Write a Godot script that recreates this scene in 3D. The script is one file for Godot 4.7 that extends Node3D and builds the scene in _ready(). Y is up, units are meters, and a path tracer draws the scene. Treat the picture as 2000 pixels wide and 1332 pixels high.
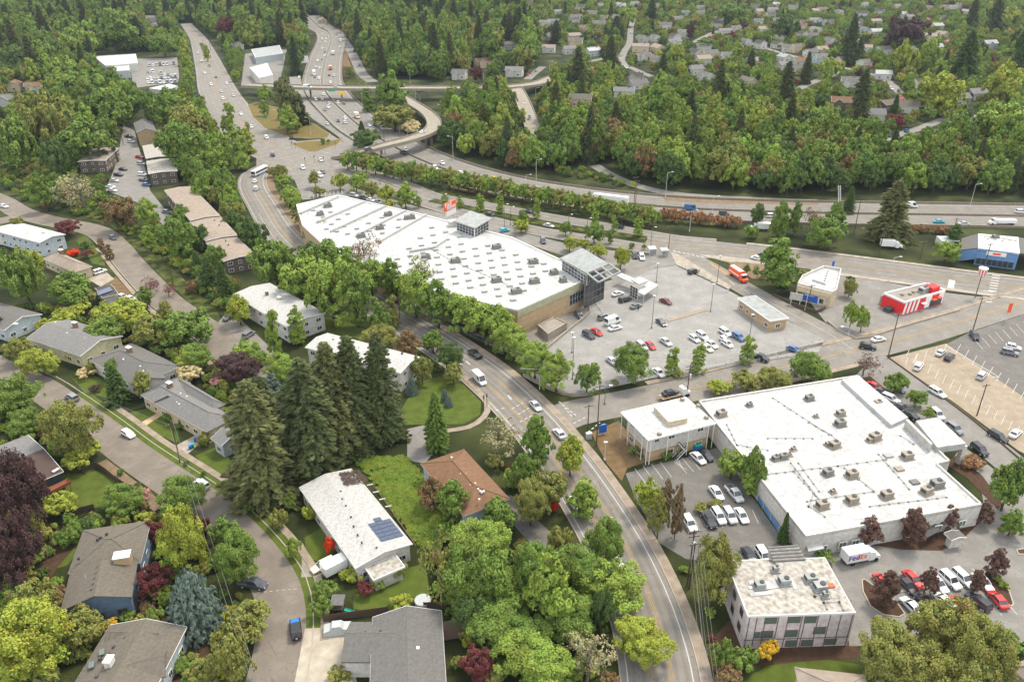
extends Node3D
# ---- camera model: photo pixels (2000 x 1332) to points in the place -------------------------------
const F := 1556.0
const PITCH := 27.4
const CH := 110.0
var cs := cos(deg_to_rad(PITCH))
var sn := sin(deg_to_rad(PITCH))
var rng := RandomNumberGenerator.new()
var taken := {}
var mats := {}
var tex := {}
var unit := {}
var blocks := []       # [world polygon, its box, pixel polygon, its box]: where no scattered tree may stand or hide

func g(x, y, h = 0.0) -> Vector3:            # the point at height h that the photo shows at pixel x, y
	var X = (x - 1000.0) / F
	var Y = (666.0 - y) / F
	var t = (h - CH) / (Y * cs - sn)
	return Vector3(X * t, h, -(Y * sn + cs) * t)

func depth(p: Vector3) -> float:
	return (p.y - CH) * -sn - p.z * cs

func px(p: Vector3) -> Vector2:
	var d = depth(p)
	return Vector2(1000.0 + F * p.x / d, 666.0 - F * ((p.y - CH) * cs - p.z * sn) / d)

func tall(base: Vector3, ytop) -> float:      # how tall a thing at base is when its top shows at row ytop
	var Y = (666.0 - ytop) / F
	var d0 = depth(base)
	var u0 = (base.y - CH) * cs - base.z * sn
	return (Y * d0 - u0) / (cs + Y * sn)

func rnd(a = 0.0, b = 1.0) -> float:
	return rng.randf_range(a, b)

# ---- mesh collector --------------------------------------------------------------------------------
class MB:
	var v := PackedVector3Array()
	var n := PackedVector3Array()
	func tri(a: Vector3, b: Vector3, c: Vector3, o: Vector3) -> void:
		var m := (c - a).cross(b - a).normalized()
		if m.dot(o) < 0.0:
			m = -m
			v.append_array([a, c, b])
		else:
			v.append_array([a, b, c])
		n.append_array([m, m, m])
	func quad(a: Vector3, b: Vector3, c: Vector3, d: Vector3, o: Vector3) -> void:
		tri(a, b, c, o)
		tri(a, c, d, o)
	func box(c: Vector3, s: Vector3, bs := Basis(), bottom := true) -> void:
		var x := bs.x * s.x * 0.5
		var y := bs.y * s.y * 0.5
		var z := bs.z * s.z * 0.5
		quad(c + x - y - z, c + x + y - z, c + x + y + z, c + x - y + z, x)
		quad(c - x - y - z, c - x + y - z, c - x + y + z, c - x - y + z, -x)
		quad(c + z - y - x, c + z + y - x, c + z + y + x, c + z - y + x, z)
		quad(c - z - y - x, c - z + y - x, c - z + y + x, c - z - y + x, -z)
		quad(c + y - x - z, c + y + x - z, c + y + x + z, c + y - x + z, y)
		if bottom:
			quad(c - y - x - z, c - y + x - z, c - y + x + z, c - y - x + z, -y)
	func bar(a: Vector3, b: Vector3, w: float, h: float) -> void:      # a beam of w x h from a to b
		var d := b - a
		var l := d.length()
		if l < 0.001: return
		var x := d / l
		var z := x.cross(Vector3.UP)
		z = Vector3.RIGHT if z.length() < 0.01 else z.normalized()
		box((a + b) * 0.5, Vector3(l, h, w), Basis(x, z.cross(x).normalized(), z))
	func tube(a: Vector3, b: Vector3, r0: float, r1: float, k := 6, cap := true) -> void:
		var d := (b - a).normalized()
		var u := d.cross(Vector3.UP)
		u = Vector3.RIGHT if u.length() < 0.01 else u.normalized()
		var w := d.cross(u)
		for i in k:
			var e := u * cos(TAU * i / k) + w * sin(TAU * i / k)
			var f := u * cos(TAU * (i + 1) / k) + w * sin(TAU * (i + 1) / k)
			quad(a + e * r0, b + e * r1, b + f * r1, a + f * r0, e + f)
			if cap:
				tri(b, b + e * r1, b + f * r1, d)
				tri(a, a + e * r0, a + f * r0, -d)
	func flat(p: PackedVector2Array, y: float, up := 1.0) -> void:
		var t := Geometry2D.triangulate_polygon(p)
		for i in range(0, t.size(), 3):
			tri(Vector3(p[t[i]].x, y, p[t[i]].y), Vector3(p[t[i + 1]].x, y, p[t[i + 1]].y), Vector3(p[t[i + 2]].x, y, p[t[i + 2]].y), Vector3(0, up, 0))
	func sides(p: PackedVector2Array, y0: float, y1: float) -> void:
		var k := -1.0 if Geometry2D.is_polygon_clockwise(p) else 1.0
		for i in p.size():
			var a := p[i]
			var b := p[(i + 1) % p.size()]
			var o := Vector3(b.y - a.y, 0, a.x - b.x) * k
			quad(Vector3(a.x, y0, a.y), Vector3(a.x, y1, a.y), Vector3(b.x, y1, b.y), Vector3(b.x, y0, b.y), o)
	func prism(p: PackedVector2Array, y0: float, y1: float) -> void:
		flat(p, y1)
		sides(p, y0, y1)
	func rim(p: PackedVector2Array, w: float, y0: float, y1: float) -> void:     # an upstand along the edge of a polygon
		var q := Geometry2D.offset_polygon(p, -w, Geometry2D.JOIN_MITER)
		if q.is_empty(): return
		for i in p.size():
			var a := p[i]
			var b := p[(i + 1) % p.size()]
			var d := (b - a).normalized()
			var s := -1.0 if Geometry2D.is_polygon_clockwise(p) else 1.0
			var m := Vector2(-d.y, d.x) * w * 0.5 * s
			bar(Vector3(a.x + m.x, (y0 + y1) / 2, a.y + m.y), Vector3(b.x + m.x - d.x * w * 0.02, (y0 + y1) / 2, b.y + m.y - d.y * w * 0.02), w, y1 - y0)
	func mesh() -> ArrayMesh:
		var a := []
		a.resize(Mesh.ARRAY_MAX)
		a[Mesh.ARRAY_VERTEX] = v
		a[Mesh.ARRAY_NORMAL] = n
		var m := ArrayMesh.new()
		if v.size() > 0:
			m.add_surface_from_arrays(Mesh.PRIMITIVE_TRIANGLES, a)
		return m

# ---- nodes -----------------------------------------------------------------------------------------
func numbered(s: String) -> String:
	taken[s] = taken.get(s, -1) + 1
	return s if taken[s] == 0 else "%s_%03d" % [s, taken[s]]

func thing(called, label, category, at = Vector3.ZERO, turn = 0.0, group = "") -> Node3D:
	var o := Node3D.new()
	o.name = numbered(called)
	o.position = at
	o.rotation.y = turn
	add_child(o)
	tag(o, label, category, group)
	return o

func tag(o, label, category, group = "") -> void:
	o.set_meta("label", label)
	o.set_meta("category", category)
	if group: o.set_meta("group", group)

func inst(called, m, mt, parent, xf = Transform3D()) -> MeshInstance3D:
	var o := MeshInstance3D.new()
	o.name = called
	o.mesh = m
	if mt: o.material_override = mt
	o.transform = xf
	parent.add_child(o, true)
	return o

func part(called, b: MB, mt, parent, world = false) -> MeshInstance3D:   # world: the collector holds world points
	var xf := Transform3D()
	if world:
		xf = (parent as Node3D).global_transform.affine_inverse() if parent.is_inside_tree() else Transform3D()
	return inst(called, b.mesh(), mt, parent, xf)

func struct(called, b: MB, mt, parent = self) -> MeshInstance3D:
	var o = inst(numbered(called) if parent == self else called, b.mesh(), mt, parent)
	if parent == self: o.set_meta("kind", "structure")
	return o

# ---- materials -------------------------------------------------------------------------------------
func noise_image(key, kind, sd, freq, lo, hi, oct = 4, size = 512, power = 1.0, tint = Color(1, 1, 1)) -> void:
	var nz := FastNoiseLite.new()
	nz.seed = sd
	nz.noise_type = kind
	nz.frequency = freq
	nz.fractal_octaves = oct
	var im := nz.get_seamless_image(size, size)
	im.convert(Image.FORMAT_RGB8)
	var d := im.get_data()
	var c0 = Color(lo, lo, lo) * tint
	for i in range(0, d.size(), 3):
		var f = lerpf(lo, hi, pow(d[i] / 255.0, power))
		d[i] = int(clampf(lerpf(tint.r, 1.0, inverse_lerp(lo, hi, f)) * f, 0, 1) * 255)
		d[i + 1] = int(clampf(lerpf(tint.g, 1.0, inverse_lerp(lo, hi, f)) * f, 0, 1) * 255)
		d[i + 2] = int(clampf(lerpf(tint.b, 1.0, inverse_lerp(lo, hi, f)) * f, 0, 1) * 255)
	tex[key] = ImageTexture.create_from_image(Image.create_from_data(size, size, false, Image.FORMAT_RGB8, d))

func crack_image(key, sd, freq, dark) -> void:      # sealed cracks and patch edges over faint cloudy wear
	var nz := FastNoiseLite.new()
	nz.seed = sd
	nz.noise_type = FastNoiseLite.TYPE_CELLULAR
	nz.cellular_return_type = FastNoiseLite.RETURN_DISTANCE2_SUB
	nz.fractal_type = FastNoiseLite.FRACTAL_NONE
	nz.domain_warp_enabled = true
	nz.domain_warp_amplitude = 22.0
	nz.domain_warp_frequency = 0.02
	nz.frequency = freq
	var cl := FastNoiseLite.new()
	cl.seed = sd + 1
	cl.frequency = 0.008
	cl.fractal_octaves = 5
	var size := 1024
	var a := nz.get_seamless_image(size, size, false, false, 0.1, false)
	var b := cl.get_seamless_image(size, size)
	a.convert(Image.FORMAT_L8)
	b.convert(Image.FORMAT_L8)
	var da := a.get_data()
	var db := b.get_data()
	var lo := 255
	for i in range(0, da.size(), 97): lo = mini(lo, da[i])
	for i in da.size():
		var w := 0.84 + 0.16 * db[i] / 255.0
		if da[i] < lo + 5 and db[i] > 105: w *= dark
		da[i] = int(w * 255)
	tex[key] = ImageTexture.create_from_image(Image.create_from_data(size, size, false, Image.FORMAT_L8, da))

func pond_image(key, sd) -> void:      # dried puddle marks on a white membrane
	var cl := FastNoiseLite.new()
	cl.seed = sd
	cl.frequency = 0.011
	cl.fractal_octaves = 5
	var b := cl.get_seamless_image(512, 512)
	b.convert(Image.FORMAT_RGB8)
	var d := b.get_data()
	for i in range(0, d.size(), 3):
		var f := d[i] / 255.0
		var w := 0.95 + 0.05 * f
		var t := 1.0
		if f > 0.64: t = 0.92
		if f > 0.64 and f < 0.66: t = 0.82
		d[i] = int(255 * w * t)
		d[i + 1] = int(255 * w * lerpf(1.0, t, 1.03))
		d[i + 2] = int(255 * w * lerpf(1.0, t, 1.12))
	tex[key] = ImageTexture.create_from_image(Image.create_from_data(512, 512, false, Image.FORMAT_RGB8, d))

func mat(key, r = 0.5, gg = 0.5, b = 0.5, rough = 0.85, t = "", sc = 1.0, t2 = "", sc2 = 1.0) -> StandardMaterial3D:
	if mats.has(key): return mats[key]
	var m := StandardMaterial3D.new()
	m.resource_name = key
	m.albedo_color = Color(r, gg, b).linear_to_srgb()
	m.roughness = rough
	m.metallic_specular = 0.3
	if t:
		m.albedo_texture = tex[t]
		m.uv1_triplanar = true
		m.uv1_world_triplanar = true
		m.uv1_scale = Vector3.ONE * sc
	if t2:
		m.detail_enabled = true
		m.detail_albedo = tex[t2]
		m.detail_blend_mode = BaseMaterial3D.BLEND_MODE_MUL
		m.detail_uv_layer = BaseMaterial3D.DETAIL_UV_2
		m.uv2_triplanar = true
		m.uv2_world_triplanar = true
		m.uv2_scale = Vector3.ONE * sc2
	mats[key] = m
	return m

func leaf(key, r, gg, b) -> void:
	var m := StandardMaterial3D.new()
	m.resource_name = "leaf_" + key
	m.albedo_color = Color(r, gg, b).linear_to_srgb()
	m.roughness = 0.7
	m.metallic_specular = 0.25
	m.vertex_color_use_as_albedo = true
	m.cull_mode = BaseMaterial3D.CULL_DISABLED
	m.backlight_enabled = true
	m.backlight = Color(0.3, 0.3, 0.2)
	mats["leaf_" + key] = m

func make_materials() -> void:
	noise_image("fine", FastNoiseLite.TYPE_SIMPLEX_SMOOTH, 3, 0.06, 0.72, 1.0, 4)
	noise_image("rough", FastNoiseLite.TYPE_SIMPLEX_SMOOTH, 5, 0.03, 0.5, 1.0, 5)
	noise_image("stain", FastNoiseLite.TYPE_SIMPLEX_SMOOTH, 9, 0.012, 0.82, 1.0, 5, 512, 0.8, Color(1.0, 0.97, 0.93))
	noise_image("dirty", FastNoiseLite.TYPE_SIMPLEX_SMOOTH, 11, 0.012, 0.5, 1.0, 6, 512, 0.4, Color(1.0, 0.92, 0.82))
	noise_image("grass", FastNoiseLite.TYPE_SIMPLEX_SMOOTH, 13, 0.05, 0.45, 1.0, 5, 512, 1.0, Color(1.0, 0.85, 0.8))
	noise_image("faint", FastNoiseLite.TYPE_SIMPLEX_SMOOTH, 21, 0.014, 0.86, 1.0, 6, 512, 0.7, Color(1.0, 0.995, 0.985))
	noise_image("crack", FastNoiseLite.TYPE_CELLULAR, 15, 0.012, 0.86, 1.0, 3, 512, 0.3)
	noise_image("patch", FastNoiseLite.TYPE_SIMPLEX_SMOOTH, 17, 0.008, 0.45, 1.0, 3, 512, 1.0, Color(0.85, 1.0, 0.8))
	crack_image("cracks", 23, 0.026, 0.87)
	pond_image("ponds", 25)
	mat("ground", 0.115, 0.145, 0.045, 0.95, "grass", 0.13, "patch", 0.011)
	mat("lawn", 0.155, 0.255, 0.04, 0.95, "grass", 0.35, "stain", 0.05)
	mat("ivy_ground", 0.15, 0.23, 0.035, 0.95, "grass", 0.5, "grass", 0.09)
	mat("rough_grass", 0.20, 0.25, 0.06, 0.95, "grass", 0.22, "patch", 0.05)
	mat("dry_grass", 0.31, 0.245, 0.13, 0.95, "grass", 0.3, "stain", 0.06)
	mat("bark_mulch", 0.13, 0.075, 0.045, 0.95, "rough", 0.5, "stain", 0.1)
	mat("dirt", 0.36, 0.265, 0.17, 0.95, "rough", 0.25, "stain", 0.05)
	mat("asphalt", 0.305, 0.278, 0.24, 0.9, "fine", 0.35, "cracks", 0.02)
	mat("asphalt_new", 0.21, 0.195, 0.175, 0.88, "fine", 0.4, "cracks", 0.025)
	mat("asphalt_tan", 0.42, 0.345, 0.25, 0.92, "fine", 0.15, "cracks", 0.03)
	mat("asphalt_old", 0.305, 0.285, 0.255, 0.92, "fine", 0.3, "cracks", 0.022)
	mat("freeway", 0.30, 0.277, 0.242, 0.9, "fine", 0.2, "cracks", 0.015)
	mat("concrete", 0.46, 0.41, 0.34, 0.85, "fine", 0.3, "stain", 0.05)
	mat("concrete_old", 0.38, 0.35, 0.30, 0.85, "fine", 0.2, "stain", 0.03)
	mat("asphalt_brown", 0.275, 0.235, 0.19, 0.9, "fine", 0.35, "cracks", 0.02)
	mat("tyre_track", 0.262, 0.236, 0.20, 0.85, "fine", 0.35, "cracks", 0.02)
	mat("island_grass", 0.30, 0.28, 0.09, 0.95, "grass", 0.3, "stain", 0.06)
	mat("deck", 0.375, 0.362, 0.333, 0.85, "fine", 0.12, "cracks", 0.016)
	mat("sidewalk", 0.39, 0.325, 0.255, 0.88, "fine", 0.4, "stain", 0.06)
	mat("kerb", 0.42, 0.37, 0.30, 0.85, "fine", 0.4)
	mat("driveway", 0.54, 0.49, 0.40, 0.85, "fine", 0.25, "stain", 0.06)
	mat("paint_white", 0.70, 0.68, 0.64, 0.7, "rough", 0.4)
	mat("paint_yellow", 0.62, 0.38, 0.09, 0.7, "rough", 0.4)
	mat("barrier", 0.34, 0.295, 0.235, 0.85, "fine", 0.3, "stain", 0.1)
	mat("bridge", 0.40, 0.36, 0.29, 0.85, "fine", 0.2, "stain", 0.05)
	mat("roof_white", 0.465, 0.47, 0.463, 0.8, "ponds", 0.03, "faint", 0.06)
	mat("roof_membrane", 0.465, 0.468, 0.458, 0.8, "ponds", 0.045, "faint", 0.09)
	mat("roof_old", 0.56, 0.545, 0.50, 0.85, "dirty", 0.11, "fine", 0.3)
	mat("roof_aged", 0.46, 0.465, 0.46, 0.85, "ponds", 0.16, "stain", 0.25)
	mat("roof_curb", 0.40, 0.395, 0.38, 0.8, "faint", 0.09)
	mat("roof_seam", 0.44, 0.435, 0.42, 0.8)
	mat("roof_grey", 0.25, 0.245, 0.235, 0.9, "rough", 0.8, "stain", 0.2)
	mat("roof_dark", 0.13, 0.125, 0.12, 0.9, "rough", 0.8, "stain", 0.2)
	mat("roof_pale", 0.33, 0.33, 0.325, 0.9, "rough", 0.7, "stain", 0.15)
	mat("roof_warm", 0.255, 0.23, 0.19, 0.9, "rough", 0.9, "stain", 0.2)
	mat("roof_tan", 0.40, 0.335, 0.275, 0.9, "fine", 0.5, "stain", 0.08)
	mat("roof_brown", 0.345, 0.20, 0.12, 0.9, "rough", 0.7, "stain", 0.12)
	mat("roof_choc", 0.13, 0.09, 0.075, 0.9, "rough", 0.7)
	mat("roof_metal", 0.29, 0.31, 0.305, 0.45, "stain", 0.06)
	mat("wall_white", 0.58, 0.57, 0.54, 0.8, "stain", 0.12)
	mat("wall_cream", 0.56, 0.47, 0.33, 0.8, "stain", 0.12)
	mat("wall_tan", 0.46, 0.34, 0.21, 0.85, "stain", 0.1)
	mat("wall_brown", 0.21, 0.165, 0.13, 0.85, "rough", 0.5)
	mat("wall_yellow", 0.56, 0.53, 0.34, 0.8, "stain", 0.1)
	mat("wall_blue", 0.13, 0.20, 0.30, 0.8, "stain", 0.12)
	mat("wall_sky", 0.42, 0.49, 0.53, 0.8, "stain", 0.12)
	mat("wall_bright_blue", 0.13, 0.26, 0.48, 0.7, "stain", 0.12)
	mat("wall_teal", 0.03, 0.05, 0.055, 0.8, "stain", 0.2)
	mat("wall_grey", 0.44, 0.43, 0.41, 0.85, "stain", 0.12)
	mat("wall_lilac", 0.56, 0.50, 0.51, 0.8, "stain", 0.12)
	mat("wall_sage", 0.36, 0.36, 0.25, 0.8, "stain", 0.1)
	mat("brick_wall", 0.36, 0.22, 0.15, 0.9, "rough", 1.2)
	mat("trim", 0.64, 0.63, 0.60, 0.7)
	mat("trim_dark", 0.10, 0.09, 0.09, 0.7)
	mat("steel", 0.45, 0.46, 0.46, 0.5)
	mat("steel_white", 0.60, 0.60, 0.58, 0.5)
	mat("unit_grey", 0.34, 0.33, 0.30, 0.7, "rough", 0.6)
	mat("unit_tan", 0.46, 0.40, 0.32, 0.7, "rough", 0.6)
	mat("unit_dark", 0.06, 0.06, 0.06, 0.7)
	mat("skylight", 0.27, 0.27, 0.255, 0.35)
	mat("wood_pole", 0.16, 0.10, 0.07, 0.9, "rough", 1.0)
	mat("wood_fence", 0.15, 0.105, 0.075, 0.9, "rough", 0.8)
	mat("wood_red", 0.34, 0.12, 0.06, 0.85, "rough", 0.8)
	mat("wood_deck", 0.22, 0.15, 0.11, 0.9, "rough", 0.8)
	mat("wire", 0.16, 0.16, 0.16, 0.7)
	mat("trunk", 0.13, 0.10, 0.08, 0.95, "rough", 0.9)
	mat("trunk_pale", 0.24, 0.21, 0.18, 0.95, "rough", 0.9)
	mat("red_paint", 0.58, 0.03, 0.03, 0.5)
	mat("red_orange", 0.70, 0.10, 0.04, 0.5)
	mat("white_paint", 0.66, 0.66, 0.64, 0.5)
	mat("blue_sign", 0.02, 0.11, 0.45, 0.5)
	mat("green_sign", 0.0, 0.28, 0.14, 0.5)
	mat("yellow_sign", 0.80, 0.48, 0.02, 0.5)
	mat("purple_text", 0.10, 0.03, 0.30, 0.5)
	mat("orange_text", 0.72, 0.12, 0.01, 0.5)
	mat("black", 0.02, 0.02, 0.02, 0.6)
	mat("tyre", 0.025, 0.025, 0.025, 0.9)
	mat("rim", 0.38, 0.38, 0.38, 0.4)
	mat("tail", 0.40, 0.02, 0.02, 0.3)
	mat("head", 0.80, 0.80, 0.78, 0.2)
	mat("tarp", 0.42, 0.445, 0.45, 0.6, "stain", 0.4)
	mat("plastic_green", 0.02, 0.28, 0.20, 0.4)
	mat("plastic_blue", 0.03, 0.16, 0.50, 0.4)
	mat("glass", 0.035, 0.04, 0.045, 0.12).metallic_specular = 0.6
	mat("glass_green", 0.085, 0.115, 0.095, 0.15).metallic_specular = 0.6
	mat("solar", 0.02, 0.035, 0.08, 0.15).metallic_specular = 0.7
	for c in [["white", 0.66, 0.66, 0.64], ["silver", 0.42, 0.43, 0.43], ["grey", 0.16, 0.165, 0.17], ["black", 0.018, 0.018, 0.02], ["red", 0.50, 0.025, 0.02], ["maroon", 0.13, 0.02, 0.02], ["blue", 0.05, 0.12, 0.26], ["cyan", 0.03, 0.36, 0.48], ["cream", 0.66, 0.58, 0.42], ["yellow", 0.70, 0.42, 0.02], ["orange", 0.60, 0.16, 0.03], ["dark", 0.06, 0.065, 0.075]]:
		var m = mat("car_" + c[0], c[1], c[2], c[3], 0.3)
		m.clearcoat_enabled = true
		m.clearcoat = 0.6
		m.clearcoat_roughness = 0.08
	leaf("mid", 0.135, 0.205, 0.04)
	leaf("dark", 0.08, 0.128, 0.035)
	leaf("fir", 0.09, 0.11, 0.042)
	leaf("firolive", 0.125, 0.135, 0.05)
	leaf("light", 0.205, 0.285, 0.05)
	leaf("lime", 0.265, 0.305, 0.045)
	leaf("olive", 0.205, 0.215, 0.055)
	leaf("bronze", 0.19, 0.13, 0.06)
	leaf("plum", 0.075, 0.042, 0.042)
	leaf("wine", 0.14, 0.04, 0.04)
	leaf("copper", 0.13, 0.075, 0.06)
	leaf("rust", 0.28, 0.15, 0.075)
	leaf("flame", 0.62, 0.05, 0.015)
	leaf("gold", 0.56, 0.36, 0.03)
	leaf("pink", 0.60, 0.30, 0.30)
	leaf("cream", 0.55, 0.46, 0.25)
	leaf("blue", 0.135, 0.18, 0.145)
	leaf("ivy", 0.15, 0.235, 0.035)
	leaf("sparse", 0.26, 0.24, 0.13)

# ---- plants ----------------------------------------------------------------------------------------
func leaf_mesh(v: PackedVector3Array, n: PackedVector3Array, c: PackedColorArray) -> ArrayMesh:
	var a := []
	a.resize(Mesh.ARRAY_MAX)
	a[Mesh.ARRAY_VERTEX] = v
	a[Mesh.ARRAY_NORMAL] = n
	a[Mesh.ARRAY_COLOR] = c
	var m := ArrayMesh.new()
	m.add_surface_from_arrays(Mesh.PRIMITIVE_TRIANGLES, a)
	return m

func sphere_dir() -> Vector3:
	var y := rng.randf_range(-1.0, 1.0)
	var a := rng.randf() * TAU
	var r := sqrt(1.0 - y * y)
	return Vector3(r * cos(a), y, r * sin(a))

func put_leaf(v: PackedVector3Array, n: PackedVector3Array, c: PackedColorArray, p: Vector3, nn: Vector3, s: float, w: float, col: Color) -> void:
	var t := nn.cross(Vector3(rng.randf() - 0.5, rng.randf() - 0.5, rng.randf() - 0.5)).normalized()
	var b := t.cross(nn) * s * w
	t *= s
	v.append(p + t); v.append(p + b); v.append(p - t)
	v.append(p + t); v.append(p - t); v.append(p - b)
	for i in 6:
		n.append(nn)
		c.append(col)

# a crown of leafy clumps set round a few lobes, fitted to the unit ball
func crown(sd: int, lobes: int, clumps: int, leaves: int, size: float, lo: float, sx: float, sy: float, aspect := 1.0, taper := 0.0) -> ArrayMesh:
	rng.seed = sd
	var v := PackedVector3Array()
	var n := PackedVector3Array()
	var c := PackedColorArray()
	var lb := []
	for i in lobes:
		var d := sphere_dir()
		lb.append([Vector3(d.x * sx, d.y * sy, d.z * sx), rnd(0.36, 0.58), rnd(0.85, 1.15)])
	for i in clumps:
		var l = lb[i % lobes]
		var d := sphere_dir()
		if d.y < lo: d.y = -d.y * 0.6
		var cc: Vector3 = l[0] + d * l[1] * (rnd(0.78, 1.1) if rng.randf() < 0.85 else rnd(0.2, 0.7))
		var cr := rnd(0.09, 0.21)
		var sq := 1.0 - taper * clampf((cc.y + 1.0) * 0.5, 0, 1)
		cc.x *= sq
		cc.z *= sq
		cr *= (0.5 + 0.5 * sq)
		var hue: float = rnd(0.7, 1.25) * l[2]
		var yel := rnd(0.9, 1.2)
		var cnt := int(leaves * pow(cr / 0.15, 1.6))
		for k in cnt:
			var e := sphere_dir()
			if e.dot(d) < -0.2: e = -e
			if e.y < -0.5: e.y = -e.y
			var p: Vector3 = cc + Vector3(e.x, e.y / aspect, e.z) * cr * rnd(0.55, 1.2)
			var nn := (e + sphere_dir() * 0.8 + Vector3(0, 0.3, 0)).normalized()
			var f := hue * rnd(0.75, 1.25)
			put_leaf(v, n, c, p, nn, size * rnd(0.55, 1.35), 0.6, Color(f * yel, f, f * rnd(0.75, 1.1)))
	var mx := Vector3.ZERO
	for p in v: mx = mx.max(p.abs())
	var fit := Vector3(1.1 / maxf(mx.x, mx.z), 1.08 / mx.y, 1.1 / maxf(mx.x, mx.z))
	for i in v.size(): v[i] *= fit
	return leaf_mesh(v, n, c)

# boughs in whorls round a leader, drooping sprays on each: unit height, unit radius at the skirt
func conifer(sd: int, levels: int, boughs: int, power: float, droop: float, size: float, from := 0.06, ragged := 0.3) -> ArrayMesh:
	rng.seed = sd
	var v := PackedVector3Array()
	var n := PackedVector3Array()
	var c := PackedColorArray()
	var ph := rng.randf() * TAU
	for l in levels:
		var t := from + (1.0 - from) * pow(float(l) / levels, 0.92)
		var r0 := pow(1.0 - t, power)
		for b in boughs:
			var a := TAU * (b + rng.randf()) / boughs + l * 1.1
			var r := r0 * rnd(1.0 - ragged, 1.06) * (0.9 + ragged * 0.4 * sin(a * 2.0 + ph + t * 9.0)) + 0.02
			var dir := Vector3(cos(a), 0, sin(a))
			var side := Vector3(-dir.z, 0, dir.x)
			var f := rnd(0.7, 1.25)
			var steps := 3 + int(7.0 * r0)
			for k in steps:
				var u := (k + 0.7) / steps
				var y := t - droop * r * u * u + 0.012 * sin(u * 9.0)
				var wd := 0.20 * r * (1.15 - u) + 0.02
				for q in 7:
					var p := dir * r * u + side * rnd(-wd, wd)
					p.y = y + rnd(-0.012, 0.008)
					var nn := (Vector3(0, 1.0, 0) + dir * 0.5 + sphere_dir() * 0.65).normalized()
					var tt := (dir + side * rnd(-0.9, 0.9) + Vector3(0, -0.06, 0)).normalized()
					var s := size * rnd(0.7, 1.35) * (0.55 + 0.45 * r0)
					var bb := tt.cross(nn).normalized() * s * 0.42
					tt *= s
					tt.y *= 0.35
					bb.y *= 0.35
					var col := Color(f * rnd(0.9, 1.15), f, f * 0.95)
					if u > 0.7: col = Color(f * 1.22, f * 1.15, f)
					v.append(p + tt); v.append(p + bb); v.append(p - tt)
					v.append(p + tt); v.append(p - tt); v.append(p - bb)
					for z in 6:
						n.append(nn)
						c.append(col)
	return leaf_mesh(v, n, c)

func cone_crown(sd: int) -> ArrayMesh:      # a spruce: short bristly tufts on tiers of stiff boughs
	rng.seed = sd
	var v := PackedVector3Array()
	var n := PackedVector3Array()
	var c := PackedColorArray()
	for l in 15:
		var t := (l + 0.4) / 15.0
		var r0 := pow(1.0 - t, 0.52)
		var cnt := int(5 + 15 * r0)
		for b in cnt:
			var a := TAU * (b + rnd(0, 0.9)) / cnt + l * 0.7
			var r := r0 * rnd(0.66, 1.08)
			var d := Vector3(cos(a), 0, sin(a))
			var f := rnd(0.75, 1.25)
			for k in 46:
				var u := rnd(0.35, 1.0)
				var e := sphere_dir()
				if e.y < -0.2: e.y = -e.y
				var p := d * r * u + Vector3(e.x, 0, e.z) * 0.09 * (1.2 - 0.5 * u)
				p.y = clampf(t + 0.022 * sin(b * 2.4) + 0.035 * (u - 0.7) + e.y * 0.018 + rnd(-0.008, 0.008), 0.0, 1.0)
				var nn := (Vector3(e.x, maxf(e.y, 0.15), e.z) + d * 0.35 + Vector3(0, 0.3, 0)).normalized()
				put_leaf(v, n, c, p, nn, 0.062 * rnd(0.6, 1.4), 0.4, Color(f * rnd(0.9, 1.1), f, f * rnd(0.9, 1.1)))
	for i in v.size(): v[i].y = clampf(v[i].y, 0.0, 1.02)
	return leaf_mesh(v, n, c)

func trunk_mesh(sd: int, limbs: int, spread: float, straight := false) -> ArrayMesh:
	rng.seed = sd
	var b := MB.new()
	if straight:
		b.tube(Vector3.ZERO, Vector3(0, 0.97, 0), 1.0, 0.12, 6)
		return b.mesh()
	var p := Vector3.ZERO
	var r := 0.075
	for i in 5:
		var q := p + Vector3(rnd(-0.05, 0.05), 0.2, rnd(-0.05, 0.05))
		b.tube(p, q, r, r * 0.82, 6, false)
		r *= 0.82
		p = q
		if i >= 1:
			for k in limbs:
				var a := rng.randf() * TAU
				var m := p + Vector3(cos(a) * spread * 0.5, rnd(0.08, 0.2), sin(a) * spread * 0.5)
				var e := m + Vector3(cos(a + 0.4) * spread * 0.5, rnd(0.05, 0.25), sin(a + 0.4) * spread * 0.5)
				b.tube(p, m, r * 0.55, r * 0.38, 5, false)
				b.tube(m, e, r * 0.38, r * 0.12, 4, false)
	return b.mesh()

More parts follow.
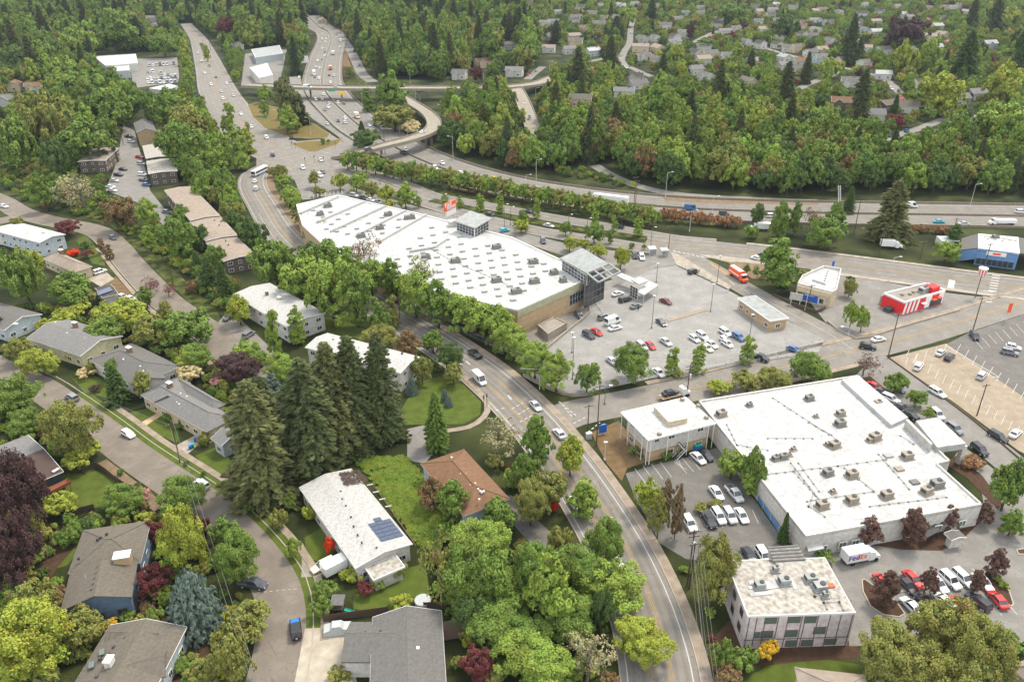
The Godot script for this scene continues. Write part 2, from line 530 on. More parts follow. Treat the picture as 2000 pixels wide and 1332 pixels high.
func make_plants() -> void:
	for i in 3: unit["b%d" % i] = crown(100 + i, 6 + i % 3, 120, 74, 0.052, -0.5, 0.48, 0.34)
	for i in 2: unit["B%d" % i] = crown(110 + i, 8 + i, 210, 145, 0.031, -0.5, 0.5, 0.36)
	for i in 3: unit["t%d" % i] = crown(120 + i, 7, 120, 70, 0.052, -0.7, 0.34, 0.55, 1.3, 0.35)
	for i in 2: unit["c%d" % i] = crown(140 + i, 6, 90, 56, 0.065, -0.8, 0.14, 0.7, 2.0, 0.4)
	for i in 3: unit["h%d" % i] = crown(160 + i, 5, 66, 66, 0.066, -0.3, 0.4, 0.22)
	for i in 2: unit["k%d" % i] = crown(180 + i, 8, 90, 16, 0.045, -0.6, 0.5, 0.4)
	for i in 3: unit["f%d" % i] = conifer(200 + i, 38, 9, 0.56, 0.11, 0.088, 0.04, 0.5)
	for i in 2: unit["p%d" % i] = conifer(220 + i, 28, 9, 0.62, 0.06, 0.125, 0.02, 0.28)
	for i in 2: unit["s%d" % i] = cone_crown(240 + i)
	for i in 2: unit["trunk%d" % i] = trunk_mesh(300 + i, 3, 0.45)
	unit["bole"] = trunk_mesh(310, 0, 0, true)

const VARIANTS := {"b": 3, "t": 3, "c": 2, "h": 3, "k": 2, "f": 3, "p": 2, "s": 2}
const LOOK := {"mid": "green", "dark": "dark green", "fir": "dark green", "firolive": "olive green", "light": "bright green", "lime": "yellow-green", "olive": "olive green", "bronze": "bronze brown", "plum": "dark purple", "wine": "wine red", "copper": "copper red", "rust": "rusty orange", "flame": "flame red", "gold": "golden yellow", "pink": "pink flowering", "cream": "cream flowering", "blue": "blue-grey", "ivy": "green", "sparse": "pale thin-leaved"}
const KIND := {"b": ["broadleaf_tree", "rounded broadleaf tree"], "t": ["broadleaf_tree", "upright broadleaf tree"], "c": ["columnar_tree", "narrow columnar tree"], "h": ["shrub", "rounded shrub"], "k": ["sparse_tree", "open-branched tree"], "f": ["fir_tree", "tall fir tree"], "p": ["conifer_tree", "dense conifer"], "s": ["spruce_tree", "spruce"]}
var tree_no := 0
var planted := []

func plant(kind: String, colour: String, at: Vector3, b: float, a: float, c: float, place: String) -> Node3D:
	# at: base; b: crown radius; a: half height of the crown (or full height of a conifer); c: height of the crown's middle
	tree_no += 1
	var kk = KIND[kind]
	var words = "%s %s %s" % [LOOK[colour], kk[1], place]
	var o = thing(kk[0], words, "shrub" if kind == "h" else "tree", at, rng.randf() * TAU, words)
	planted.append([o, LOOK[colour], kk[1], place, b * a])
	var m = unit["%s%d" % [kind, tree_no % VARIANTS[kind]]]
	if kind == "b" and b > 4.6 and depth(at) < 235.0: m = unit["B%d" % (tree_no % 2)]
	if kind in "fps":
		inst("crown", m, mats["leaf_" + colour], o, Transform3D(Basis.from_scale(Vector3(b, a, b)), Vector3.ZERO))
		var r = 0.10 + a * 0.012
		inst("trunk", unit["bole"], mats["trunk"], o, Transform3D(Basis.from_scale(Vector3(r, a, r)), Vector3.ZERO))
	else:
		inst("crown" if kind != "h" else "foliage", m, mats["leaf_" + colour], o, Transform3D(Basis.from_scale(Vector3(b * rnd(0.92, 1.08), a * rnd(0.95, 1.05), b * rnd(0.9, 1.08))), Vector3(0, c, 0)))
		inst("trunk" if kind != "h" else "stem", unit["trunk%d" % (tree_no % 2)], mats["trunk_pale" if kind == "k" else "trunk"], o, Transform3D(Basis.from_scale(Vector3(b * 0.85, c + a * 0.45, b * 0.85)), Vector3.ZERO))
	return o

# a plant from the box its crown fills in the photo
func boxed(kind, colour, x0, y0, x1, y1, place, ground = 0.0) -> Node3D:
	var cx = (x0 + x1) * 0.5
	var cy = (y0 + y1) * 0.5
	var p := g(cx, cy, ground + 2.0)
	var b := 1.0
	var a := 1.0
	var c := 1.0
	if kind in "fps":
		for it in 4:
			var base := g(cx, y1, ground)
			var d := depth(base)
			b = (x1 - x0) * 0.5 * d / F
			var ph := asin(clampf(CH / base.distance_to(Vector3(0, CH, 0)), 0, 1))
			base = g(cx, y1 - b * sin(ph) * F / d * 0.85, ground)
			a = tall(base, y0)
			p = base
		return plant(kind, colour, Vector3(p.x, ground, p.z), b, a, 0, place)
	for it in 5:
		var d := depth(p)
		var ph := asin(clampf((CH - p.y) / p.distance_to(Vector3(0, CH, 0)), 0, 1))
		b = (x1 - x0) * 0.5 * d / F
		var hh = (y1 - y0) * 0.5 * d / F
		var q = hh * hh - pow(b * sin(ph), 2)
		a = maxf(sqrt(maxf(q, 0)) / cos(ph), b * (0.55 if kind == "h" else 0.62))
		if kind == "c" or kind == "t": a = maxf(a, b * 1.25)
		c = a * 0.8 if kind == "h" else a * 0.95 + minf(1.2, a * 0.16)
		p = g(cx, cy, ground + c)
	return plant(kind, colour, Vector3(p.x, ground, p.z), b * 1.04, a, c, place)

func boxes_of(list, place) -> void:
	for e in list:
		boxed(e[0], e[1], e[2], e[3], e[4], e[5], place)

# ---- keep-clear areas ------------------------------------------------------------------------------
func block(w: PackedVector2Array, h = 0.0, see = true) -> void:
	var q := PackedVector2Array()
	for p in w: q.append(px(Vector3(p.x, h, p.y)))
	blocks.append([w, bounds(w), q, bounds(q), see])

func bounds(p: PackedVector2Array) -> Rect2:
	var r := Rect2(p[0], Vector2.ZERO)
	for q in p: r = r.expand(q)
	return r

var views := {}       # 40-pixel cells: points of far houses and streets that nearer trees must leave in view
func view(p: Vector3) -> void:
	var q := px(p)
	var k := Vector2i(floori(q.x / 40.0), floori(q.y / 40.0))
	if not views.has(k): views[k] = []
	views[k].append([q, depth(p)])

func hides(x: float, z: float, b: float, top: float) -> bool:
	var a := px(Vector3(x, top, z))
	var e := px(Vector3(x, 0, z))
	var d := depth(Vector3(x, 0, z))
	var w := b * F / d
	for cx in range(floori((e.x - w) / 40.0), floori((e.x + w) / 40.0) + 1):
		for cy in range(floori(a.y / 40.0), floori(e.y / 40.0) + 1):
			for v in views.get(Vector2i(cx, cy), []):
				if v[1] > d and absf(v[0].x - e.x) < w and v[0].y > a.y and v[0].y < e.y: return true
	return false

func clear(x: float, z: float, pts: Array, margin := 2.0) -> bool:
	for k in blocks:
		var r: Rect2 = k[1]
		if r.grow(margin).has_point(Vector2(x, z)):
			for o in [Vector2.ZERO, Vector2(margin, 0), Vector2(-margin, 0), Vector2(0, margin), Vector2(0, -margin)]:
				if Geometry2D.is_point_in_polygon(Vector2(x, z) + o, k[0]): return false
		if k[4]:
			var s: Rect2 = k[3]
			for q in pts:
				if s.has_point(q) and Geometry2D.is_point_in_polygon(q, k[2]): return false
	return true

func world_poly(list, h = 0.0) -> PackedVector2Array:
	var q := PackedVector2Array()
	for i in range(0, list.size(), 2):
		var p := g(list[i], list[i + 1], h)
		q.append(Vector2(p.x, p.z))
	return q

# trees scattered through an area given by its outline in the photo; species: [kind, colour, share]
var wood := {}
const FAR := {"in the wood on the bank beyond the freeway": "dense green wood on the bank beyond the freeway", "on the wooded hillside above the apartments": "green wooded hillside above the apartments"}
func scatter(outline, gap: float, species, r0: float, r1: float, sd: int, place: String, near := 0.0, test := true, tallness := 1.0) -> int:
	rng.seed = sd
	var poly := world_poly(outline)
	var bx := bounds(poly)
	var total := 0.0
	for s in species: total += s[2]
	var made := 0
	var z := bx.position.y
	while z < bx.end.y:
		var x := bx.position.x
		while x < bx.end.x:
			var X := x + rnd(-0.45, 0.45) * gap
			var Z := z + rnd(-0.45, 0.45) * gap
			var pick := rng.randf() * total
			var sz := rnd(r0, r1)
			x += gap
			var pp := px(Vector3(X, 0, Z))
			if pp.x < -140 or pp.x > 2140: continue
			if not Geometry2D.is_point_in_polygon(Vector2(X, Z), poly): continue
			var s = species[0]
			for e in species:
				s = e
				pick -= e[2]
				if pick <= 0: break
			var kind: String = s[0]
			var b := sz
			var a := sz * 1.1
			if kind in "fps":
				b = sz * 0.85
				a = sz * 3.7 * tallness
			elif kind == "t": a = sz * 1.6 * tallness
			elif kind == "c":
				b = sz * 0.5
				a = sz * 1.6
			elif kind == "h": a = sz * 0.8
			var c := a * 0.85 if kind == "h" else a * 1.05
			var top := (a if kind in "fps" else c + a)
			if test:
				if hides(X, Z, b, top): continue
				var sc := F / depth(Vector3(X, 0, Z))
				var pt := px(Vector3(X, top * 0.95, Z))
				var pm := px(Vector3(X, top * 0.55, Z))
				if not clear(X, Z, [pt, pm, pm + Vector2(b * 0.8 * sc, 0), pm - Vector2(b * 0.8 * sc, 0)], b * 0.4): continue
			made += 1
			if depth(Vector3(X, 0, Z)) < near:
				plant(kind, s[1], Vector3(X, 0, Z), b, a, c, place)
			else:
				var key = "%s%d|%s" % [kind, rng.randi() % VARIANTS[kind], s[1]]
				var wk = FAR.get(place, place)
				if not wood.has(wk): wood[wk] = {}
				if not wood[wk].has(key): wood[wk][key] = []
				wood[wk][key].append([Transform3D(Basis(Vector3.UP, rng.randf() * TAU) * Basis.from_scale(Vector3(b, a, b)), Vector3(X, 0.0 if kind in "fps" else c, Z)), rnd(0.8, 1.2), rnd(0.9, 1.15)])
		z += gap
	return made

func plant_woods() -> void:      # the far masses of trees: one object for each place, one mesh of copies for each kind in it
	for place in wood:
		var o = thing("woodland", place, "woodland")
		o.set_meta("kind", "stuff")
		for key in wood[place]:
			var list = wood[place][key]
			var mm := MultiMesh.new()
			mm.transform_format = MultiMesh.TRANSFORM_3D
			mm.use_colors = true
			mm.mesh = unit[key.get_slice("|", 0)]
			mm.instance_count = list.size()
			for i in list.size():
				mm.set_instance_transform(i, list[i][0])
				mm.set_instance_color(i, Color(list[i][1] * list[i][2], list[i][1], list[i][1] * 0.95))
			var mi := MultiMeshInstance3D.new()
			mi.name = "crowns"
			mi.multimesh = mm
			mi.material_override = mats["leaf_" + key.get_slice("|", 1)]
			mi.set_meta("kind", "stuff")
			o.add_child(mi, true)

# ---- roads -----------------------------------------------------------------------------------------
func path(list, h = 0.0, three = false) -> PackedVector3Array:
	var k := PackedVector3Array()
	var st := 3 if three else 2
	for i in range(0, list.size(), st): k.append(g(list[i], list[i + 1], list[i + 2] if three else h))
	var out := PackedVector3Array()
	for i in k.size() - 1:
		var p0 := k[maxi(i - 1, 0)]
		var p3 := k[mini(i + 2, k.size() - 1)]
		var n := clampi(int(k[i].distance_to(k[i + 1]) / 5.0), 2, 24)
		for j in n: out.append(k[i].cubic_interpolate(k[i + 1], p0, p3, float(j) / n))
	out.append(k[k.size() - 1])
	return out

func side_of(p: PackedVector3Array, i: int) -> Vector3:
	var d := p[mini(i + 1, p.size() - 1)] - p[maxi(i - 1, 0)]
	d.y = 0
	return d.normalized().cross(Vector3.UP)

func strip(b: MB, p: PackedVector3Array, o0: float, o1: float, y: float, t0 := 1.0, t1 := 1.0) -> void:
	for i in p.size() - 1:
		var r := side_of(p, i) * lerpf(t0, t1, float(i) / (p.size() - 1))
		var s := side_of(p, i + 1) * lerpf(t0, t1, float(i + 1) / (p.size() - 1))
		var u := Vector3(0, y, 0)
		b.quad(p[i] + r * o0 + u, p[i + 1] + s * o0 + u, p[i + 1] + s * o1 + u, p[i] + r * o1 + u, Vector3.UP)

func run(b: MB, p: PackedVector3Array, o: float, w: float, y0: float, y1: float) -> void:      # a kerb, wall or rail that follows a path
	for i in p.size() - 1:
		var r := side_of(p, i)
		var s := side_of(p, i + 1)
		var lo := Vector3(0, y0, 0)
		var hi := Vector3(0, y1, 0)
		var a := p[i] + r * (o - w / 2)
		var c := p[i] + r * (o + w / 2)
		var e := p[i + 1] + s * (o - w / 2)
		var f := p[i + 1] + s * (o + w / 2)
		b.quad(a + hi, e + hi, f + hi, c + hi, Vector3.UP)
		b.quad(a + lo, a + hi, e + hi, e + lo, -r)
		b.quad(c + lo, c + hi, f + hi, f + lo, r)
		if i == 0: b.quad(a + lo, a + hi, c + hi, c + lo, p[0] - p[1])
		if i == p.size() - 2: b.quad(e + lo, e + hi, f + hi, f + lo, p[i + 1] - p[i])

func tracks(p: PackedVector3Array, lanes, y: float) -> void:      # the darker wheel paths of each lane
	var b := MB.new()
	for o in lanes:
		for s in [-0.8, 0.8]: strip(b, p, o + s - 0.32, o + s + 0.32, y)
	struct("tyre_tracks", b, mats["tyre_track"])

func dashes(b: MB, p: PackedVector3Array, o: float, w: float, on: float, off: float, y: float) -> void:
	var s := 0.0
	for i in p.size() - 1:
		var l := p[i].distance_to(p[i + 1])
		var d := (p[i + 1] - p[i]) / maxf(l, 0.01)
		var r := side_of(p, i)
		var t := 0.0
		while t < l:
			var ph := fmod(s + t, on + off)
			var step := minf(l - t, (on - ph) if ph < on else (on + off - ph))
			step = maxf(step, 0.05)
			if ph < on:
				var a := p[i] + d * t + r * o + Vector3(0, y, 0)
				var e := a + d * step
				b.quad(a - r * w / 2, e - r * w / 2, e + r * w / 2, a + r * w / 2, Vector3.UP)
			t += step
		s += l

func ring(p: PackedVector3Array, o0: float, o1: float) -> PackedVector2Array:
	var q := PackedVector2Array()
	for i in p.size():
		var a := p[i] + side_of(p, i) * o0
		q.append(Vector2(a.x, a.z))
	for i in range(p.size() - 1, -1, -1):
		var a := p[i] + side_of(p, i) * o1
		q.append(Vector2(a.x, a.z))
	return q

func road(called, list, w0: float, w1: float, m, y: float, see = true, t0 := 1.0, t1 := 1.0) -> PackedVector3Array:
	var p := path(list)
	var b := MB.new()
	strip(b, p, -w0, w1, y, t0, t1)
	struct(called, b, mats[m])
	for i in range(0, p.size() - 1, 3):
		block(ring(p.slice(i, mini(i + 4, p.size())), -w0, w1), 0.0, see)
	return p

func area(called, list, m, y: float, blocked = true, thick = 0.0) -> MeshInstance3D:
	var q := world_poly(list)
	var b := MB.new()
	if thick > 0: b.prism(q, y - thick, y)
	else: b.flat(q, y)
	if blocked: block(q)
	return struct(called, b, mats[m])

func paint(parent, called, m, fn: Callable) -> void:
	var b := MB.new()
	fn.call(b)
	struct(called, b, mats[m], parent)

func line(b: MB, x0, y0, x1, y1, w := 0.14, y := 0.05) -> void:
	var a := g(x0, y0, y)
	var e := g(x1, y1, y)
	var r := (e - a).normalized().cross(Vector3.UP) * w / 2
	b.quad(a - r, e - r, e + r, a + r, Vector3.UP)

func stalls(b: MB, x0, y0, x1, y1, dx, dy, n: int, y := 0.05) -> void:    # n+1 painted lines from a row
	for i in n + 1:
		var f := float(i) / n
		var X = lerpf(x0, x1, f)
		var Y = lerpf(y0, y1, f)
		line(b, X, Y, X + dx, Y + dy, 0.13, y)

# ---- buildings -------------------------------------------------------------------------------------
func unit_box() -> Mesh:
	if not unit.has("box"):
		var b := MB.new()
		b.box(Vector3.ZERO, Vector3.ONE)
		unit["box"] = b.mesh()
		var f := MB.new()
		for s in [-1, 1]:
			f.box(Vector3(s * 0.5, 0, 0), Vector3(0.09, 1.09, 1.3))
			f.box(Vector3(0, s * 0.5, 0), Vector3(0.91, 0.09, 1.3))
		f.box(Vector3.ZERO, Vector3(0.05, 0.91, 1.2))
		unit["frame"] = f.mesh()
	return unit["box"]

func window(parent, xf: Transform3D, w: float, h: float, frame = "trim", pane = "glass") -> void:
	unit_box()
	var o = inst("window", unit["box"], mats[pane], parent, xf * Transform3D(Basis.from_scale(Vector3(w, h, 0.10)), Vector3.ZERO))
	if frame: inst("window_frame", unit["frame"], mats[frame], o)

func frame_of(a) -> Array:      # [transform, length, width] of the rectangle whose corners A, B, C show at these pixels at height a[6]
	var A := g(a[0], a[1], a[6])
	var B := g(a[2], a[3], a[6])
	var C := g(a[4], a[5], a[6])
	var u := (B - A).normalized()
	var v := u.cross(Vector3.UP)
	var w := (C - B).dot(v)
	if w < 0:
		w = -w
		v = -v
	var c := (A + B) * 0.5 + v * w * 0.5
	c.y = 0
	var z := u.cross(Vector3.UP)
	return [Transform3D(Basis(u, Vector3.UP, u.cross(Vector3.UP)), c), A.distance_to(B), w]

func house_block(fr, h) -> void:
	var q := PackedVector2Array()
	for s in [[-1, -1], [1, -1], [1, 1], [-1, 1]]:
		var p: Vector3 = fr[0] * Vector3(s[0] * fr[1] / 2, 0, s[1] * fr[2] / 2)
		q.append(Vector2(p.x, p.z))
	block(q, 0.0)
	block(q, h)

func wing(t: Node3D, fr, e: float, r: float, kind: String, roof: String, wall: String, wins := 1, roof2 := "", trim := "trim", pane := "glass", back := 0.45) -> void:
	var X: Transform3D = t.transform.affine_inverse() * fr[0]
	var L: float = fr[1]
	var W: float = fr[2]
	var o := back if kind != "box" else 0.0
	var lx := L / 2 - o
	var wz := W / 2 - o
	var b := MB.new()
	var top := e - 0.2 if kind in ["hip", "flat", "box"] else e + r * o / (W / 2) - 0.05
	for s in [-1.0, 1.0]:
		b.quad(Vector3(-lx, 0, s * wz), Vector3(-lx, top, s * wz), Vector3(lx, top, s * wz), Vector3(lx, 0, s * wz), Vector3(0, 0, s))
		b.quad(Vector3(s * lx, 0, -wz), Vector3(s * lx, top, -wz), Vector3(s * lx, top, wz), Vector3(s * lx, 0, wz), Vector3(s, 0, 0))
		if kind == "gable":
			b.tri(Vector3(s * lx, top, -wz), Vector3(s * lx, e + r - 0.05, 0), Vector3(s * lx, top, wz), Vector3(s, 0, 0))
	inst("wall", b.mesh(), mats[wall], t, X)
	if kind == "gable":
		var sl := Vector2(W / 2, r).length()
		for s in [-1.0, 1.0]:
			var d := Vector3(0, -r, s * W / 2).normalized()
			var nn := Vector3(0, W / 2, s * r).normalized()
			var rb := MB.new()
			rb.box(Vector3(0, e + r / 2, s * W / 4) + nn * 0.06 - d * 0.02, Vector3(L, 0.14, sl), Basis(Vector3.RIGHT, nn, Vector3.RIGHT.cross(nn)))
			inst("roof", rb.mesh(), mats[roof2 if roof2 and s > 0 else roof], t, X)
			var fb := MB.new()
			fb.box(Vector3(0, e - 0.02, s * (W / 2 + 0.02)), Vector3(L + 0.1, 0.16, 0.1))
			for q in [-1.0, 1.0]:
				fb.bar(Vector3(q * (L / 2 + 0.03), e + 0.03, s * W / 2), Vector3(q * (L / 2 + 0.03), e + r + 0.03, 0), 0.07, 0.24)
			inst("gutter", fb.mesh(), mats[trim], t, X)
	elif kind == "hip":
		var k := maxf(0.02, L / 2 - W / 2 * 0.95)
		var p := [Vector3(-k, e + r, 0), Vector3(k, e + r, 0)]
		var q := [Vector3(-L / 2, e, -W / 2), Vector3(L / 2, e, -W / 2), Vector3(L / 2, e, W / 2), Vector3(-L / 2, e, W / 2)]
		var rb := MB.new()
		rb.quad(q[0], p[0], p[1], q[1], Vector3(0, 1, -0.5))
		rb.quad(q[3], p[0], p[1], q[2], Vector3(0, 1, 0.5))
		rb.tri(q[0], p[0], q[3], Vector3(-1, 1, 0))
		rb.tri(q[1], p[1], q[2], Vector3(1, 1, 0))
		inst("roof", rb.mesh(), mats[roof], t, X)
		var cb := MB.new()
		cb.bar(p[0] + Vector3(0, 0.04, 0), p[1] + Vector3(0, 0.04, 0), 0.3, 0.1)
		for i in 4:
			cb.bar(q[i] + Vector3(0, 0.03, 0), p[0 if i in [0, 3] else 1] + Vector3(0, 0.03, 0), 0.26, 0.08)
		inst("ridge_cap", cb.mesh(), mats[roof], t, X)
		var fb := MB.new()
		fb.box(Vector3(0, e - 0.13, 0), Vector3(L - 0.02, 0.24, W - 0.02))
		inst("gutter", fb.mesh(), mats[trim], t, X)
	else:
		var rb := MB.new()
		rb.box(Vector3(0, e - 0.02, 0), Vector3(L - 0.3, 0.3, W - 0.3))
		inst("roof", rb.mesh(), mats[roof], t, X)
		var fb := MB.new()
		for s in [-1.0, 1.0]:
			fb.box(Vector3(0, e, s * (W / 2 - 0.075)), Vector3(L, 0.4, 0.15))
			fb.box(Vector3(s * (L / 2 - 0.075), e, 0), Vector3(0.15, 0.4, W - 0.3))
		inst("roof_edge", fb.mesh(), mats[trim], t, X)
	if wins > 0:
		var cam: Vector3 = (fr[0] as Transform3D).affine_inverse() * Vector3(0, CH, 0)
		for s in [[0, -1], [0, 1], [1, -1], [1, 1]]:
			var facing: float = cam.x * s[1] if s[0] else cam.z * s[1]
			if facing < 12.0: continue
			var len := (wz if s[0] else lx) * 2.0
			var cnt := clampi(int(len / 3.4), 1, 9)
			var floors := 2 if e > 4.9 else 1
			for fl in floors:
				for i in cnt:
					if (i + fl * 2) % 4 == 3 and cnt > 3: continue
					var q := -len / 2 + len * (i + 0.5) / cnt
					var yy := (1.55 if floors == 1 else (1.4 if fl == 0 else e - 1.45))
					var ps := Vector3(s[1] * (lx + 0.02), yy, q) if s[0] else Vector3(q, yy, s[1] * (wz + 0.02))
					var bs := Basis(Vector3.UP, PI / 2) if s[0] else Basis()
					if i == cnt / 2 and fl == 0 and s[0] == 0 and wins > 1:
						inst("door", unit_box(), mats["wall_brown"], t, X * Transform3D(bs * Basis.from_scale(Vector3(1.0, 2.1, 0.12)), Vector3(ps.x, 1.05, ps.z)))
					else:
						window(t, X * Transform3D(bs, ps), 1.7 if i % 2 == 0 else 1.2, 1.15, trim, pane)

func chimney(t: Node3D, x, y, h, size := 1.1, m = "brick_wall", up := 1.3) -> void:
	var p: Vector3 = t.transform.affine_inverse() * g(x, y, h)
	var b := MB.new()
	b.box(p + Vector3(0, up / 2 - 1.0, 0), Vector3(size, up + 2.0, size * 0.7))
	var o = inst("chimney", b.mesh(), mats[m], t)
	var c := MB.new()
	c.box(p + Vector3(0, up + 0.06, 0), Vector3(size + 0.2, 0.14, size * 0.7 + 0.2))
	c.tube(p + Vector3(-size * 0.2, up + 0.13, 0), p + Vector3(-size * 0.2, up + 0.5, 0), 0.14, 0.14)
	c.tube(p + Vector3(size * 0.2, up + 0.13, 0), p + Vector3(size * 0.2, up + 0.5, 0), 0.14, 0.14)
	inst("cap", c.mesh(), mats["trim"], o)

func vents(t: Node3D, list, h, m = "unit_dark", s := 0.42) -> void:
	for i in range(0, list.size(), 2):
		var p: Vector3 = t.transform.affine_inverse() * g(list[i], list[i + 1], h)
		inst("roof_vent", unit_box(), mats[m], t, Transform3D(Basis.from_scale(Vector3(s, s * 1.2, s)), p))

func house(called, label, w, group = "", category = "house") -> Node3D:
	var fr = frame_of(w[0])
	var t = thing(called, label, category, fr[0].origin, 0, group)
	t.transform = fr[0]
	for a in w:
		var f = frame_of(a)
		house_block(f, a[6])
		wing(t, f, a[6], a[7], a[8], a[9], a[10], a[11] if a.size() > 11 else 1, a[12] if a.size() > 12 else "", "trim" if a == w[0] or a[8] == "flat" or category == "apartments" else a[9], "glass", a[13] if a.size() > 13 else 0.45)
	return t

func flat_building(called, label, list, h: float, wall, roof, parapet := 0.5, category = "building", cope = "trim") -> Node3D:
	var q := world_poly(list, h)
	block(q, 0.0)
	block(q, h)
	var c := Vector2.ZERO
	for p in q: c += p / q.size()
	for i in q.size(): q[i] -= c
	var t = thing(called, label, category, Vector3(c.x, 0, c.y))
	var b := MB.new()
	b.sides(q, 0, h - 0.3)
	inst("wall", b.mesh(), mats[wall], t)
	var r := MB.new()
	r.flat(q, h - 0.3)
	inst("roof", r.mesh(), mats[roof], t)
	if parapet > 0:
		var k := MB.new()
		k.rim(q, 0.35, h - 0.6, h - 0.3 + parapet)
		inst("parapet", k.mesh(), mats[cope], t)
	return t

func roof_unit(t: Node3D, x, y, h, sx := 1.8, sy := 1.1, sz := 1.5, m = "unit_grey", turn := 0.4) -> void:
	var p: Vector3 = t.transform.affine_inverse() * g(x, y, h)
	var bs := Basis(Vector3.UP, turn)
	var b := MB.new()
	b.box(p + Vector3(0, 0.25 + sy / 2, 0), Vector3(sx, sy, sz), bs)
	b.box(p + Vector3(0, 0.1, 0), Vector3(sx + 0.5, 0.3, sz + 0.5), bs)
	var o = inst("rooftop_unit", b.mesh(), mats[m], t)
	var f := MB.new()
	f.tube(p + bs * Vector3(sx * 0.18, 0.25 + sy, 0), p + bs * Vector3(sx * 0.18, 0.45 + sy, 0), sz * 0.3, sz * 0.3, 10)
	inst("fan", f.mesh(), mats["unit_dark"], o)
	f = MB.new()
	f.box(p + bs * Vector3(-sx * 0.5, 0.3 + sy * 0.5, 0), Vector3(0.06, sy * 0.6, sz * 0.7), bs)
	inst("louvre", f.mesh(), mats["unit_dark"], o)

func hatch(t: Node3D, called, x, y, h, sx: float, sy: float, sz: float, m, turn := 0.0) -> void:
	var p: Vector3 = t.transform.affine_inverse() * g(x, y, h)
	inst(called, unit_box(), mats[m], t, Transform3D(Basis(Vector3.UP, turn) * Basis.from_scale(Vector3(sx, sy, sz)), p + Vector3(0, sy / 2, 0)))

func lettering(parent, text, size: float, m, xf: Transform3D, thick := 0.04) -> void:
	var f := SystemFont.new()
	f.font_names = PackedStringArray(["Droid Sans"])
	f.font_weight = 700
	var tm := TextMesh.new()
	tm.text = text
	tm.font = f
	tm.font_size = 64
	tm.pixel_size = size / 64.0
	tm.depth = thick
	inst("lettering", tm, mats[m], parent, xf)

# ---- vehicles --------------------------------------------------------------------------------------
const CARS := {
	"sedan": {"w": 0.9, "st": [[-2.35, 0.8, 0.85], [-2.2, 0.86, 0.98], [-1.5, 0.9, 1.02], [0.9, 0.9, 0.98], [2.05, 0.86, 0.78], [2.35, 0.74, 0.62]], "cab": [-1.8, 1.15, -1.15, 0.25, 0.95, 1.46], "r": 0.33, "ax": [-1.4, 1.4]},
	"hatchback": {"w": 0.88, "st": [[-2.0, 0.8, 0.95], [-1.9, 0.86, 1.02], [-1.2, 0.88, 1.02], [0.8, 0.88, 0.98], [1.8, 0.84, 0.8], [2.05, 0.72, 0.62]], "cab": [-1.92, 1.05, -1.55, 0.2, 0.97, 1.5], "r": 0.32, "ax": [-1.25, 1.25]},
	"suv": {"w": 0.95, "st": [[-2.35, 0.86, 1.02], [-2.25, 0.93, 1.1], [-1.2, 0.95, 1.1], [1.1, 0.95, 1.08], [2.15, 0.9, 0.94], [2.35, 0.8, 0.76]], "cab": [-2.28, 1.2, -2.0, 0.45, 1.05, 1.72], "r": 0.38, "ax": [-1.42, 1.45]},
	"pickup": {"w": 0.98, "st": [[-2.85, 0.92, 1.12], [-2.8, 0.97, 1.14], [-0.7, 0.97, 1.14], [1.4, 0.97, 1.12], [2.55, 0.92, 0.98], [2.75, 0.82, 0.8]], "cab": [-0.75, 1.45, -0.6, 0.75, 1.1, 1.82], "r": 0.4, "ax": [-1.7, 1.75]},
	"van": {"w": 1.0, "st": [[-2.9, 0.98, 1.2], [-2.85, 1.0, 1.25], [-1.2, 1.0, 1.25], [1.7, 1.0, 1.2], [2.6, 0.95, 1.0], [2.9, 0.82, 0.8]], "cab": [-2.87, 2.1, -2.8, 1.35, 1.2, 2.5], "r": 0.36, "ax": [-1.8, 1.9]},
	"wagon": {"w": 0.93, "st": [[-2.5, 0.84, 0.95], [-2.4, 0.9, 1.02], [-1.4, 0.93, 1.04], [1.0, 0.93, 1.0], [2.2, 0.88, 0.82], [2.5, 0.76, 0.66]], "cab": [-2.42, 1.2, -2.15, 0.4, 0.98, 1.6], "r": 0.35, "ax": [-1.5, 1.5]},
}
var car_meshes := {}
var parked := []

